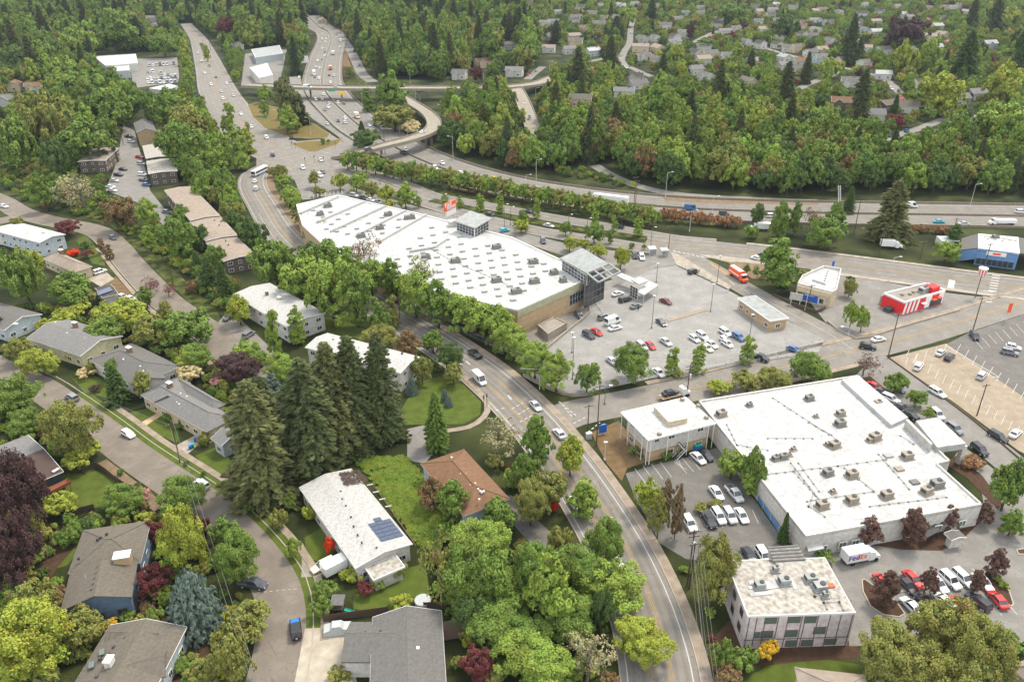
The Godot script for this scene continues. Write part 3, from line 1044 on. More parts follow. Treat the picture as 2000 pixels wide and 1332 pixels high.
func car_shape(kind: String) -> Dictionary:
	if car_meshes.has(kind): return car_meshes[kind]
	var d = CARS[kind]
	var rings := []
	for s in d.st:
		var yb := 0.28 if absf(s[0]) < 2.2 else 0.36
		var hw: float = s[1]
		var yt: float = s[2]
		rings.append([Vector3(s[0], yb, -hw * 0.9), Vector3(s[0], yb + 0.18, -hw), Vector3(s[0], yt - 0.12, -hw), Vector3(s[0], yt, -hw * 0.86), Vector3(s[0], yt, hw * 0.86), Vector3(s[0], yt - 0.12, hw), Vector3(s[0], yb + 0.18, hw), Vector3(s[0], yb, hw * 0.9)])
	var b := MB.new()
	for i in rings.size() - 1:
		for k in 8:
			var k2 := (k + 1) % 8
			var m: Vector3 = (rings[i][k] + rings[i][k2]) * 0.5
			b.quad(rings[i][k], rings[i + 1][k], rings[i + 1][k2], rings[i][k2], Vector3(0, m.y - 0.6, m.z))
	for e in [[0, -1.0], [rings.size() - 1, 1.0]]:
		for k in range(1, 7): b.tri(rings[e[0]][0], rings[e[0]][k], rings[e[0]][k + 1], Vector3(e[1], 0, 0))
	var c = d.cab
	var w0: float = d.w * 0.9
	var w1: float = d.w * 0.74 if kind != "van" else d.w * 0.9
	var lo := [Vector3(c[0], c[4], -w0), Vector3(c[1], c[4], -w0), Vector3(c[1], c[4], w0), Vector3(c[0], c[4], w0)]
	var hi := [Vector3(c[2], c[5], -w1), Vector3(c[3], c[5], -w1), Vector3(c[3], c[5], w1), Vector3(c[2], c[5], w1)]
	var q := {}
	q.body = b
	q.roof = MB.new()
	q.roof.box(Vector3((c[2] + c[3]) / 2, c[5] + 0.02, 0), Vector3(c[3] - c[2] + 0.08, 0.06, w1 * 2 + 0.06))
	for i in 4:      # pillars
		q.roof.bar(lo[i], hi[i], 0.09, 0.09)
	if kind in ["suv", "wagon", "hatchback"]:
		for s in [-1.0, 1.0]: q.roof.bar(Vector3((c[0] + c[1]) * 0.5 - 0.1, c[4], s * w0), Vector3((c[2] + c[3]) * 0.5 - 0.1, c[5], s * w1), 0.08, 0.08)
	q.windscreen = MB.new()
	q.windscreen.quad(lo[1], hi[1], hi[2], lo[2], Vector3(1, 0.5, 0))
	q.rear_window = MB.new()
	q.rear_window.quad(lo[0], hi[0], hi[3], lo[3], Vector3(-1, 0.5, 0))
	q.side = []
	for s in [[0, 1, -1.0], [3, 2, 1.0]]:
		var m := MB.new()
		m.quad(lo[s[0]], hi[s[0]], hi[s[1]], lo[s[1]], Vector3(0, 0.3, s[2]))
		q.side.append(m)
	q.panel = MB.new()
	if kind == "van":
		for s in [[0, 1, -1.0], [3, 2, 1.0]]:
			q.panel.quad(lo[s[0]] + Vector3(0, 0, s[2] * 0.02), hi[s[0]] + Vector3(0, 0, s[2] * 0.02), hi[s[1]].lerp(hi[s[0]], 0.3) + Vector3(0, 0, s[2] * 0.02), lo[s[1]].lerp(lo[s[0]], 0.3) + Vector3(0, 0, s[2] * 0.02), Vector3(0, 0.3, s[2]))
		q.roof.v.append_array(q.panel.v)
		q.roof.n.append_array(q.panel.n)
	q.bed = MB.new()
	if kind == "pickup":
		q.bed.box(Vector3(-1.78, 1.145, 0), Vector3(1.9, 0.03, 1.5))
	q.wheel = MB.new()
	q.wheel.tube(Vector3(0, 0, -0.11), Vector3(0, 0, 0.11), d.r, d.r, 12)
	q.rim = MB.new()
	q.rim.tube(Vector3(0, 0, -0.125), Vector3(0, 0, 0.125), d.r * 0.6, d.r * 0.6, 10)
	q.lamp = MB.new()
	q.lamp.box(Vector3.ZERO, Vector3(0.08, 0.14, 0.34))
	for k in ["body", "roof", "windscreen", "rear_window", "bed", "wheel", "rim", "lamp"]: q[k + "_m"] = q[k].mesh()
	q.side_m = [q.side[0].mesh(), q.side[1].mesh()]
	car_meshes[kind] = q
	return q

func car_small(kind: String, colour: String) -> Mesh:
	var key := kind + colour
	if car_meshes.has(key): return car_meshes[key]
	var q = car_shape(kind)
	var m := ArrayMesh.new()
	for s in [[[q.body, q.roof], "car_" + colour], [[q.windscreen, q.rear_window, q.side[0], q.side[1]], "glass"]]:
		var b := MB.new()
		for k in s[0]:
			b.v.append_array(k.v)
			b.n.append_array(k.n)
		if s[1] == "glass":
			for x in CARS[kind].ax: b.box(Vector3(x, 0.33, 0), Vector3(0.6, 0.6, CARS[kind].w * 1.9))
		var a := []
		a.resize(Mesh.ARRAY_MAX)
		a[Mesh.ARRAY_VERTEX] = b.v
		a[Mesh.ARRAY_NORMAL] = b.n
		m.add_surface_from_arrays(Mesh.PRIMITIVE_TRIANGLES, a)
		m.surface_set_material(m.get_surface_count() - 1, mats[s[1]])
	car_meshes[key] = m
	return m

func heading(x, y, dx, dy, h = 0.0) -> float:
	var d := g(x + dx, y + dy, h) - g(x, y, h)
	return atan2(-d.z, d.x)

func car(kind: String, colour: String, x, y, dx, dy, place: String, fine := true, h := 0.06) -> Node3D:
	var at := g(x, y, h + 0.7)
	at.y = h
	var said = {"dark": "dark grey"}.get(colour, colour)
	var words = "%s %s %s" % [said, kind, place]
	if not fine:
		var o := MeshInstance3D.new()
		o.name = numbered(kind + "_car")
		o.mesh = car_small(kind, colour)
		add_child(o)
		o.position = at
		o.rotation.y = heading(x, y, dx, dy)
		tag(o, words, "car", words)
		parked.append([o, said, kind, place])
		return o
	var q = car_shape(kind)
	var d = CARS[kind]
	var o = thing(kind + "_car", words, "car", at, heading(x, y, dx, dy), words)
	parked.append([o, said, kind, place])
	var m = mats["car_" + colour]
	inst("body", q.body_m, m, o)
	inst("roof", q.roof_m, m, o)
	inst("windscreen", q.windscreen_m, mats["glass"], o)
	inst("rear_window", q.rear_window_m, mats["glass"], o)
	for s in q.side_m: inst("side_window", s, mats["glass"], o)
	if kind == "pickup": inst("cargo_bed", q.bed_m, mats["unit_dark"], o)
	for ax in d.ax:
		for s in [-1.0, 1.0]:
			var wl = inst("wheel", q.wheel_m, mats["tyre"], o, Transform3D(Basis(), Vector3(ax, d.r, s * (d.w - 0.1))))
			inst("rim", q.rim_m, mats["rim"], wl)
	var f = d.st[d.st.size() - 1]
	var bk = d.st[0]
	for s in [-1.0, 1.0]:
		inst("headlight", q.lamp_m, mats["head"], o, Transform3D(Basis(), Vector3(f[0] - 0.03, f[2] - 0.1, s * (f[1] - 0.2))))
		inst("tail_light", q.lamp_m, mats["tail"], o, Transform3D(Basis(), Vector3(bk[0] + 0.01, bk[2] - 0.16, s * (bk[1] - 0.18))))
	return o

func cars(list, dx, dy, place, fine := true, h := 0.06) -> void:
	for e in list:
		car(e[0], e[1], e[2], e[3], e[4] if e.size() > 4 else dx, e[5] if e.size() > 5 else dy, e[6] if e.size() > 6 else place, fine, h)

func truck(called, label, x, y, dx, dy, boxlen: float, boxh: float, cabcol, boxcol, h := 0.06, trailer := false) -> Node3D:
	var at := g(x, y, h + 1.2)
	at.y = h
	var o = thing(called, label, "truck", at, heading(x, y, dx, dy))
	var b := MB.new()
	b.box(Vector3(-0.3, 0.95 + boxh / 2, 0), Vector3(boxlen, boxh, 2.45))
	part("cargo_box", b, mats[boxcol], o)
	var fx := boxlen / 2 - 0.1
	var c := MB.new()
	var pr := PackedVector3Array([Vector3(fx, 0.5, 0), Vector3(fx, 2.6, 0), Vector3(fx + 1.1, 2.55, 0), Vector3(fx + 1.6, 1.6, 0), Vector3(fx + 2.5, 1.35, 0), Vector3(fx + 2.55, 0.5, 0)])
	for s in [-1.0, 1.0]:
		for k in range(1, 5): c.tri(pr[0] + Vector3(0, 0, s * 1.1), pr[k] + Vector3(0, 0, s * 1.1), pr[k + 1] + Vector3(0, 0, s * 1.1), Vector3(0, 0, s))
	for k in 6:
		var k2 := (k + 1) % 6
		c.quad(pr[k] + Vector3(0, 0, -1.1), pr[k2] + Vector3(0, 0, -1.1), pr[k2] + Vector3(0, 0, 1.1), pr[k] + Vector3(0, 0, 1.1), (pr[k] + pr[k2]) / 2 - Vector3(fx + 1.0, 1.5, 0))
	part("cab", c, mats[cabcol], o)
	var w := MB.new()
	w.quad(pr[2] + Vector3(0.06, -0.05, -0.95), pr[3] + Vector3(0.06, 0.02, -0.95), pr[3] + Vector3(0.06, 0.02, 0.95), pr[2] + Vector3(0.06, -0.05, 0.95), Vector3(1, 0.5, 0))
	part("windscreen", w, mats["glass"], o)
	var u := MB.new()
	u.box(Vector3(0.3, 0.75, 0), Vector3(boxlen + 1.6, 0.3, 1.0))
	part("chassis", u, mats["unit_dark"], o)
	for ax in ([fx + 1.7, -boxlen / 2 + 1.0, -boxlen / 2 + 2.2, fx - 0.6] if trailer else [fx + 1.7, -boxlen / 2 + 1.2]):
		for s in [-1.0, 1.0]:
			var t := MB.new()
			t.tube(Vector3(ax, 0.48, s * 0.85), Vector3(ax, 0.48, s * 1.15), 0.48, 0.48, 12)
			part("wheel", t, mats["tyre"], o)
	return o

# ---- poles -----------------------------------------------------------------------------------------
func lamp(x, y, ytop, side: float, label, m = "steel", group = "") -> Node3D:
	var p := g(x, y)
	var h := clampf(tall(p, ytop), 5.0, 13.0)
	var o = thing("street_lamp", label, "street lamp", p, 0, group if group else label)
	var r := 0.11
	var b := MB.new()
	b.tube(Vector3.ZERO, Vector3(0, h, 0), r, r * 0.6, 8)
	b.tube(Vector3.ZERO, Vector3(0, 0.5, 0), 0.24, 0.24, 8)
	part("pole", b, mats[m], o)
	if side != 0.0:
		var a := MB.new()
		a.tube(Vector3(0, h - 0.1, 0), Vector3(side * 1.9, h + 0.35, 0), 0.06, 0.05, 6)
		part("arm", a, mats[m], o)
	var l := MB.new()
	l.box(Vector3(side * 2.2, h + 0.35 if side != 0.0 else h + 0.1, 0), Vector3(0.85, 0.16, 0.4))
	part("lamp_head", l, mats["steel_white"], o)
	return o

func utility(x, y, ytop, turn: float, label, arms := 1, m = "wood_pole") -> Vector3:
	var p := g(x, y)
	var h := clampf(tall(p, ytop), 7.0, 17.0)
	var o = thing("utility_pole", label, "utility pole", p, turn, "wooden utility poles")
	var b := MB.new()
	b.tube(Vector3.ZERO, Vector3(0, h, 0), 0.17, 0.11, 8)
	part("pole", b, mats[m], o)
	for k in arms:
		var a := MB.new()
		a.box(Vector3(0, h - 0.5 - k * 1.1, 0), Vector3(2.4, 0.14, 0.12))
		var am = part("crossarm", a, mats[m], o)
		var n := MB.new()
		for i in [-1.1, -0.5, 0.5, 1.1]: n.tube(Vector3(i, h - 0.43 - k * 1.1, 0), Vector3(i, h - 0.2 - k * 1.1, 0), 0.06, 0.04, 6)
		part("insulator", n, mats["steel"], am)
	if arms > 1:
		var tr := MB.new()
		tr.tube(Vector3(0.35, h - 4.2, 0), Vector3(0.35, h - 3.0, 0), 0.3, 0.3, 10)
		part("transformer", tr, mats["steel"], o)
	return p + Vector3(0, h - 0.3, 0)

func wire(a: Vector3, c: Vector3, offs, label, r := 0.017) -> void:
	var o = thing("overhead_wire", label, "wire", a, 0, "overhead wires along the street")
	var d := c - a
	var s := d.cross(Vector3.UP).normalized()
	for f in offs:
		var b := MB.new()
		var prev: Vector3 = s * f[0] + Vector3(0, f[1], 0)
		for i in range(1, 13):
			var t := i / 12.0
			var q: Vector3 = d * t + s * f[0] + Vector3(0, f[1] - 4.0 * t * (1.0 - t) * d.length() * 0.018, 0)
			b.tube(prev, q, r, r, 4, false)
			prev = q
		part("wire", b, mats["wire"], o)

func sign_board(called, label, x, y, ytop, w: float, h: float, turn: float, m, posts := 2, pm = "steel") -> Node3D:
	var p := g(x, y)
	var t := tall(p, ytop)
	var o = thing(called, label, "sign", p, turn)
	var b := MB.new()
	b.box(Vector3(0, t - h / 2, 0), Vector3(w, h, 0.25))
	part("panel", b, mats[m], o)
	for i in posts:
		var k := MB.new()
		var xx := 0.0 if posts == 1 else (float(i) / (posts - 1) - 0.5) * w * 0.7
		k.tube(Vector3(xx, 0, 0), Vector3(xx, t - h + 0.05, 0), 0.12, 0.12, 8)
		part("post", k, mats[pm], o)
	return o

func fence(called, label, list, h: float, m, gap := 2.4, post = "", rails := false, group = "") -> Node3D:
	var p := path(list)
	var o = thing(called, label, "fence" if called != "retaining_wall" else "wall", p[0], 0, group)
	var q := PackedVector3Array()
	for a in p: q.append(a - p[0])
	if called == "retaining_wall":
		var b := MB.new()
		run(b, q, 0, 0.35, 0.0, h)
		part("wall", b, mats[m], o)
		return o
	var s := 0.0
	var last := q[0]
	for i in q.size() - 1:
		var l := q[i].distance_to(q[i + 1])
		var n := maxi(1, int(round(l / gap)))
		for j in n:
			var a := q[i].lerp(q[i + 1], float(j) / n)
			var e := q[i].lerp(q[i + 1], float(j + 1) / n)
			var pb := MB.new()
			pb.box(a + Vector3(0, h / 2 + 0.05, 0), Vector3(0.13, h + 0.1, 0.13))
			part("post", pb, mats[post if post else m], o)
			var d := (e - a).normalized() * 0.07
			var fb := MB.new()
			if rails:
				for yy in [0.35, 0.7, 1.0]: fb.bar(a + d + Vector3(0, h * yy - 0.04, 0), e - d + Vector3(0, h * yy - 0.04, 0), 0.05, 0.05)
			else:
				fb.bar(a + d + Vector3(0, h / 2 + 0.03, 0), e - d + Vector3(0, h / 2 + 0.03, 0), 0.05, h - 0.06)
			part("rail" if rails else "panel", fb, mats[m], o)
	return o

# ---- the scene -------------------------------------------------------------------------------------
func _ready() -> void:
	var cam := Camera3D.new()
	cam.name = "camera"
	cam.position = Vector3(0, CH, 0)
	cam.rotation_degrees.x = -PITCH
	cam.fov = 2.0 * rad_to_deg(atan(666.0 / F))
	cam.near = 1.0
	cam.far = 9000.0
	add_child(cam)
	var env := Environment.new()
	var sm := ProceduralSkyMaterial.new()
	sm.sky_top_color = Color(0.86, 0.88, 0.91)
	sm.sky_horizon_color = Color(0.94, 0.94, 0.93)
	sm.sky_curve = 0.2
	sm.ground_bottom_color = Color(0.35, 0.35, 0.32)
	sm.ground_horizon_color = Color(0.7, 0.72, 0.72)
	sm.sun_angle_max = 1.0
	var sky := Sky.new()
	sky.sky_material = sm
	env.background_mode = Environment.BG_SKY
	env.sky = sky
	env.background_energy_multiplier = 0.84
	env.tonemap_mode = Environment.TONE_MAPPER_LINEAR
	env.tonemap_exposure = 3.0
	env.sdfgi_enabled = true
	env.ssao_enabled = true
	env.ssil_enabled = true
	env.fog_enabled = true
	env.fog_density = 0.00004
	env.fog_light_color = Color(0.82, 0.88, 0.94)
	var we := WorldEnvironment.new()
	we.name = "environment"
	we.environment = env
	add_child(we)
	var sun := DirectionalLight3D.new()
	sun.name = "sun"
	sun.light_color = Color(1.0, 0.96, 0.90)
	sun.light_energy = 0.5
	sun.light_angular_distance = 14.0
	sun.shadow_enabled = true
	add_child(sun)
	sun.look_at_from_position(Vector3.ZERO, Vector3(-0.42, -1.0, 0.38), Vector3.UP)
	rng.seed = 7
	make_materials()
	make_plants()
	make_ground()
	make_roads()
	make_commerce()
	make_houses()
	make_far_houses()
	make_traffic()
	make_poles()
	make_trees()
	make_details()
	tell_apart()
	print("trees ", tree_no, " blocks ", blocks.size())

func make_ground() -> void:
	var b := MB.new()
	b.quad(Vector3(-4000, 0, 600), Vector3(-4000, 0, -6000), Vector3(4000, 0, -6000), Vector3(4000, 0, 600), Vector3.UP)
	struct("ground", b, mats["ground"])
	# lots
	area("parking_lot", [575, 352, 640, 338, 700, 370, 830, 408, 900, 426, 1000, 450, 1100, 474, 1250, 498, 1310, 495, 1322, 515, 1265, 527, 1205, 550, 1120, 505, 960, 455, 800, 415, 690, 385, 590, 390], "asphalt_old", 0.02)
	area("parking_deck", [1082, 668, 1150, 612, 1150, 580, 1200, 562, 1270, 528, 1320, 519, 1427, 570, 1460, 588, 1612, 664, 1600, 688, 1500, 704, 1275, 739, 1125, 772, 1040, 745, 1030, 700], "deck", 0.15, true, 0.15)
	area("service_drive", [1010, 640, 1060, 600, 1145, 575, 1152, 608, 1082, 668, 1030, 690], "asphalt", 0.02)
	area("ramp_apron", [1160, 580, 1150, 560, 1200, 545, 1262, 522, 1318, 508, 1332, 518, 1272, 532, 1205, 566], "asphalt_old", 0.018)
	area("parking_lot", [1222, 925, 1290, 905, 1345, 893, 1402, 874, 1535, 1062, 1528, 1072, 1440, 1102, 1340, 1092, 1290, 1062, 1240, 970], "asphalt_new", 0.03)
	area("parking_lot", [1560, 1080, 1700, 1066, 1800, 1068, 1870, 1050, 1925, 1000, 1915, 940, 1860, 900, 1880, 870, 1960, 930, 2060, 1000, 2060, 1260, 1660, 1262, 1640, 1140], "asphalt_old", 0.03)
	area("parking_lot", [1668, 738, 1700, 705, 1740, 730, 1900, 865, 1880, 880, 1780, 815], "asphalt_old", 0.025)
	area("gravel_lot", [1738, 699, 1850, 671, 2040, 800, 2040, 905, 1990, 880, 1870, 790], "asphalt_tan", 0.03)
	area("parking_lot", [1850, 672, 1893, 650, 2060, 595, 2060, 810, 2010, 782], "asphalt_new", 0.035)
	area("parking_lot", [1560, 560, 1640, 535, 1850, 572, 1985, 588, 1875, 606, 1672, 662, 1612, 628], "asphalt_old", 0.025)
	area("apartment_lot", [405, 655, 440, 612, 470, 625, 540, 690, 520, 740, 470, 720], "asphalt", 0.025)
	area("apartment_lot", [205, 372, 222, 330, 232, 290, 240, 245, 262, 255, 268, 282, 280, 320, 292, 372, 330, 420, 318, 440, 280, 400], "asphalt_old", 0.025)
	area("yard", [250, 115, 345, 112, 350, 160, 260, 172], "asphalt_old", 0.02)
	area("yard", [478, 105, 560, 95, 545, 165, 470, 168], "asphalt_old", 0.02)
	area("driveway", [575, 1332, 595, 1228, 688, 1224, 688, 1300, 700, 1345, 570, 1370], "driveway", 0.05)
	area("driveway", [795, 838, 830, 830, 880, 842, 850, 880, 830, 905, 795, 900], "asphalt_old", 0.03)
	area("driveway", [950, 965, 1000, 968, 1075, 1040, 1060, 1090, 990, 1010], "asphalt_new", 0.03)
	area("driveway", [340, 872, 385, 848, 400, 858, 362, 890], "concrete", 0.04)
	area("driveway", [170, 545, 205, 530, 222, 545, 195, 560], "concrete", 0.04)
	area("driveway", [590, 1060, 612, 1100, 650, 1098, 640, 1125, 588, 1128], "concrete_old", 0.045)
	area("front_path", [274, 826, 310, 805, 318, 810, 282, 833], "wall_tan", 0.05, false)
	area("dirt_yard", [1760, 470, 1815, 470, 1870, 515, 1990, 545, 1990, 540, 1900, 520, 1850, 500, 1830, 515, 1770, 490], "dirt", 0.02, false)
	area("dirt_shoulder", [1290, 380, 1500, 392, 1600, 396, 1600, 400, 1400, 398, 1300, 392], "dirt", 0.05, false)
	# grass
	for e in [["lawn", "lawn", [780, 805, 815, 748, 860, 735, 905, 752, 940, 785, 938, 810, 905, 828, 780, 830]],
			["lawn", "lawn", [120, 925, 150, 925, 190, 920, 232, 945, 195, 990, 140, 1000, 125, 970]],
			["lawn", "lawn", [243, 808, 300, 795, 350, 840, 345, 866, 280, 835]],
			["lawn", "lawn", [380, 890, 430, 870, 470, 930, 460, 960, 420, 930]],
			["lawn", "lawn", [690, 1160, 760, 1120, 830, 1100, 840, 1160, 760, 1195, 690, 1190]],
			["lawn", "lawn", [594, 1050, 630, 1030, 650, 1080, 625, 1098, 600, 1090]],
			["lawn", "lawn", [1450, 1332, 1500, 1300, 1600, 1285, 1690, 1300, 1740, 1370, 1450, 1390]],
			["lawn", "lawn", [140, 740, 175, 728, 215, 755, 205, 778, 160, 762]],
			["lawn", "lawn", [148, 470, 165, 458, 200, 500, 205, 520, 180, 515]],
			["lawn", "lawn", [610, 620, 660, 622, 740, 655, 730, 668, 640, 650, 600, 645]],
			["lawn", "lawn", [110, 1110, 145, 1068, 150, 1080, 130, 1105]],
			["dry_lawn", "dry_grass", [190, 555, 225, 540, 258, 575, 245, 590, 215, 580]],
			["grass_bank", "dry_grass", [1155, 845, 1208, 822, 1240, 860, 1270, 900, 1225, 915, 1215, 940, 1185, 905]],
			["grass_bank", "rough_grass", [-20, 330, 60, 355, 150, 420, 200, 436, 200, 400, 120, 350, 60, 320, -20, 312]],
			["grass_bank", "rough_grass", [215, 440, 265, 440, 330, 520, 420, 600, 440, 650, 400, 620, 330, 555, 262, 488]],
			["grass_bank", "rough_grass", [1300, 470, 1500, 462, 1560, 470, 1870, 515, 1860, 520, 1560, 484, 1330, 462]],
			["grass_bank", "rough_grass", [690, 330, 840, 360, 1000, 390, 1270, 425, 1400, 432, 1400, 440, 1250, 434, 1000, 404, 850, 377, 720, 342]],
			["grass_bank", "dry_grass", [880, 352, 930, 360, 960, 380, 920, 384, 880, 372]],
			["grass_bank", "dry_grass", [660, 80, 672, 92, 690, 140, 700, 162, 668, 162]],
			["grass_bank", "rough_grass", [665, 130, 700, 130, 720, 165, 665, 165]]]:
		area(e[0], e[2], e[1], 0.016, e[1] == "lawn" or e[0] == "dry_lawn")
	area("planting_bed", [1432, 1205, 1460, 1210, 1490, 1265, 1670, 1258, 1690, 1285, 1600, 1290, 1480, 1300, 1400, 1340, 1380, 1260], "bark_mulch", 0.02, false)
	area("planting_bed", [1690, 1062, 1760, 1040, 1850, 1020, 1920, 1000, 1925, 1010, 1880, 1055, 1840, 1076, 1760, 1074], "bark_mulch", 0.09, false)
	area("planting_bed", [1680, 740, 1700, 735, 1780, 800, 1800, 818, 1785, 820], "bark_mulch", 0.09, false)
	area("planting_bed", [1845, 905, 1870, 890, 1920, 930, 1960, 985, 1950, 995, 1890, 935], "bark_mulch", 0.09, false)
	area("planting_bed", [360, 1260, 400, 1250, 420, 1300, 400, 1345, 330, 1345, 325, 1290], "bark_mulch", 0.02, false)
	area("garden_soil", [85, 1020, 120, 1030, 140, 1070, 110, 1110, 80, 1160, 75, 1080], "bark_mulch", 0.02, false)
	area("garden_soil", [265, 1150, 320, 1160, 330, 1240, 260, 1235], "bark_mulch", 0.02, false)
	# islands in the lots, kerbed
	for e in [[1683, 1133, 1690, 1131, 1715, 1150, 1752, 1175, 1770, 1200, 1758, 1207, 1725, 1202, 1700, 1185, 1685, 1155], [1760, 1158, 1860, 1146, 1925, 1150, 1965, 1180, 1978, 1186, 1982, 1180, 1968, 1140, 1940, 1122, 1920, 1118, 1930, 1140, 1860, 1142, 1760, 1152], [1985, 1074, 2010, 1070, 2010, 1084, 1990, 1084]]:
		area("kerb", e, "kerb", 0.16, false, 0.13)
		var q := Geometry2D.offset_polygon(world_poly(e), -0.25)
		if not q.is_empty():
			var m := MB.new()
			m.flat(q[0], 0.175)
			struct("planting_bed", m, mats["bark_mulch"])

func make_roads() -> void:
	# freeway
	var fw := road("freeway", [600, 30, 622, 52, 640, 62, 646, 75, 643, 90, 636, 110, 630, 140, 629, 162, 637, 180, 652, 200, 675, 222, 703, 247, 730, 264, 777, 291, 832, 317, 900, 341, 1000, 366, 1100, 383, 1200, 396, 1300, 405, 1400, 411, 1600, 417, 1800, 420, 2060, 424], 16.0, 15.0, "freeway", 0.03)
	var b := MB.new()
	for o in [-14.0, -1.3, 1.3, 13.2]: strip(b, fw, o - 0.09, o + 0.09, 0.05)
	for o in [-10.4, -7.0, -4.0, 4.3, 7.6, 10.5]: dashes(b, fw, o, 0.16, 3.2, 9.0, 0.05)
	var mk = struct("lane_line", b, mats["paint_white"])
	var br := MB.new()
	run(br, fw, 0.0, 0.5, 0.0, 0.95)
	struct("median_barrier", br, mats["barrier"])
	br = MB.new()
	run(br, fw, -16.2, 0.4, 0.0, 1.0)
	struct("roadside_barrier", br, mats["barrier"])
	br = MB.new()
	run(br, fw.slice(40), 15.3, 0.4, 0.0, 1.0)
	struct("roadside_barrier", br, mats["barrier"])
	# far frontage road behind the freeway
	road("frontage_road", [1160, 322, 1200, 345, 1260, 367, 1330, 380, 1450, 388, 1600, 394], 3.2, 3.2, "asphalt_old", 0.035, false)
	tracks(fw, [-12.2, -8.7, -5.5, -2.6, 2.8, 6.0, 9.1, 11.8], 0.038)
	# off-ramp and the junction island roads
	road("ramp", [575, 150, 582, 180, 595, 205, 620, 228, 650, 248, 680, 270, 690, 288, 670, 300], 4.5, 4.5, "asphalt_old", 0.04)
	road("ramp", [665, 70, 682, 95, 695, 120, 708, 145, 728, 160], 4.6, 4.6, "asphalt_old", 0.04)
	# boulevard at the far left and the junction
	var bl := road("boulevard", [362, 46, 374, 60, 386, 75, 393, 90, 401, 110, 412, 140, 422, 170, 440, 205, 470, 240, 510, 275, 560, 300, 620, 318], 13.0, 13.0, "asphalt", 0.05, true, 0.5, 1.35)
	b = MB.new()
	for o in [-6.2, 3.6]: dashes(b, bl.slice(0, bl.size() / 2), o, 0.3, 3.0, 6.0, 0.075)
	for o in [-10.2, -6.8, 3.4, 6.8, 10.2]: dashes(b, bl.slice(bl.size() / 2), o, 0.15, 3.0, 6.0, 0.075)
	for o in [-12.2, 12.2]: strip(b, bl, o - 0.07, o + 0.07, 0.075, 0.5, 1.35)
	struct("lane_line", b, mats["paint_white"])
	b = MB.new()
	for o in [-0.9, 0.2]: strip(b, bl, o - 0.08, o + 0.08, 0.075)
	struct("centre_line", b, mats["paint_yellow"])
	area("junction", [478, 255, 500, 250, 540, 270, 580, 276, 625, 272, 645, 262, 690, 290, 700, 302, 690, 315, 715, 345, 640, 345, 575, 352, 540, 335, 500, 340, 500, 305], "asphalt", 0.055)
	for e in [[482, 205, 500, 200, 560, 215, 600, 235, 645, 262, 640, 269, 600, 271, 555, 266, 515, 250, 492, 228], [565, 281, 600, 276, 650, 274, 672, 268, 660, 282, 615, 297, 600, 296]]:
		area("traffic_island", e, "kerb", 0.18, false, 0.12)
		var q := Geometry2D.offset_polygon(world_poly(e), -0.3)
		var m := MB.new()
		m.flat(q[0], 0.2)
		struct("island_grass", m, mats["island_grass"])
	# median island up the boulevard
	b = MB.new()
	strip(b, path([392, 84, 398, 98, 404, 113]), -2.0, 2.0, 0.16)
	struct("median_island", b, mats["rough_grass"])
	# boulevard beyond the junction: two carriageways and a planted median, then one road
	var up := road("boulevard", [690, 322, 707, 333, 760, 350, 807, 367, 850, 384, 920, 396, 1000, 411, 1100, 429, 1180, 442, 1262, 457, 1330, 468, 1400, 474], 4.6, 4.6, "asphalt", 0.045)
	var lw := road("boulevard", [640, 322, 700, 348, 760, 370, 850, 402, 920, 421, 1000, 441, 1100, 460, 1200, 475, 1262, 485, 1330, 492, 1400, 496], 5.0, 5.0, "asphalt", 0.045)
	var one := road("boulevard", [1262, 472, 1330, 480, 1400, 487, 1557, 505, 1750, 530, 1900, 550, 2060, 570], 8.8, 9.2, "asphalt", 0.06)
	b = MB.new()
	for o in [-4.0, 4.0]: strip(b, up.slice(2), o - 0.08, o + 0.08, 0.07)
	for o in [-4.2, 4.2]: strip(b, lw.slice(14), o - 0.08, o + 0.08, 0.07)
	dashes(b, up, 0.0, 0.14, 3, 7, 0.07)
	dashes(b, lw, 0.0, 0.14, 3, 7, 0.07)
	for o in [-7.4, 7.6]: strip(b, one.slice(14), o - 0.1, o + 0.1, 0.085)
	for o in [-3.9, 4.2]: dashes(b, one, o, 0.15, 3, 8, 0.085)
	for i in 7: # crossing by the restaurant
		line(b, 1932 + i * 1.2, 567 - i * 5, 1948 + i * 1.2, 569 - i * 5, 0.9, 0.085)
	for i in 6: line(b, 1918 + i * 0.8, 588 - i * 4, 1938 + i * 0.8, 590 - i * 4, 0.8, 0.085)
	for i in 7: line(b, 1315 + i * 9, 489 + i * 1.8, 1321 + i * 9, 492 + i * 1.8, 0.5, 0.085)
	line(b, 1857, 565, 1861, 547, 2.0, 0.085)
	struct("lane_line", b, mats["paint_white"])
	b = MB.new()
	for o in [-0.25, 0.25]: strip(b, one, o - 0.07, o + 0.07, 0.085)
	struct("centre_line", b, mats["paint_yellow"])
	b = MB.new()
	var q2 := ring(path([842, 391, 920, 407, 1000, 425, 1100, 443, 1200, 457, 1262, 466]), -2.4, 2.4)
	b.prism(q2, 0.0, 0.2)
	struct("median_island", b, mats["rough_grass"])
	tracks(one, [-5.7, -2.0, 2.2, 5.9], 0.07)
	tracks(up, [-2.0, 2.0], 0.053)
	tracks(lw, [-2.1, 2.1], 0.053)
	# sidewalk along the lower carriageway and the single road
	b = MB.new()
	run(b, one.slice(10), 10.6, 2.4, 0.0, 0.15)
	struct("sidewalk", b, mats["concrete"])
	b = MB.new()
	run(b, one.slice(6), -10.2, 2.0, 0.0, 0.15)
	struct("sidewalk", b, mats["concrete"])
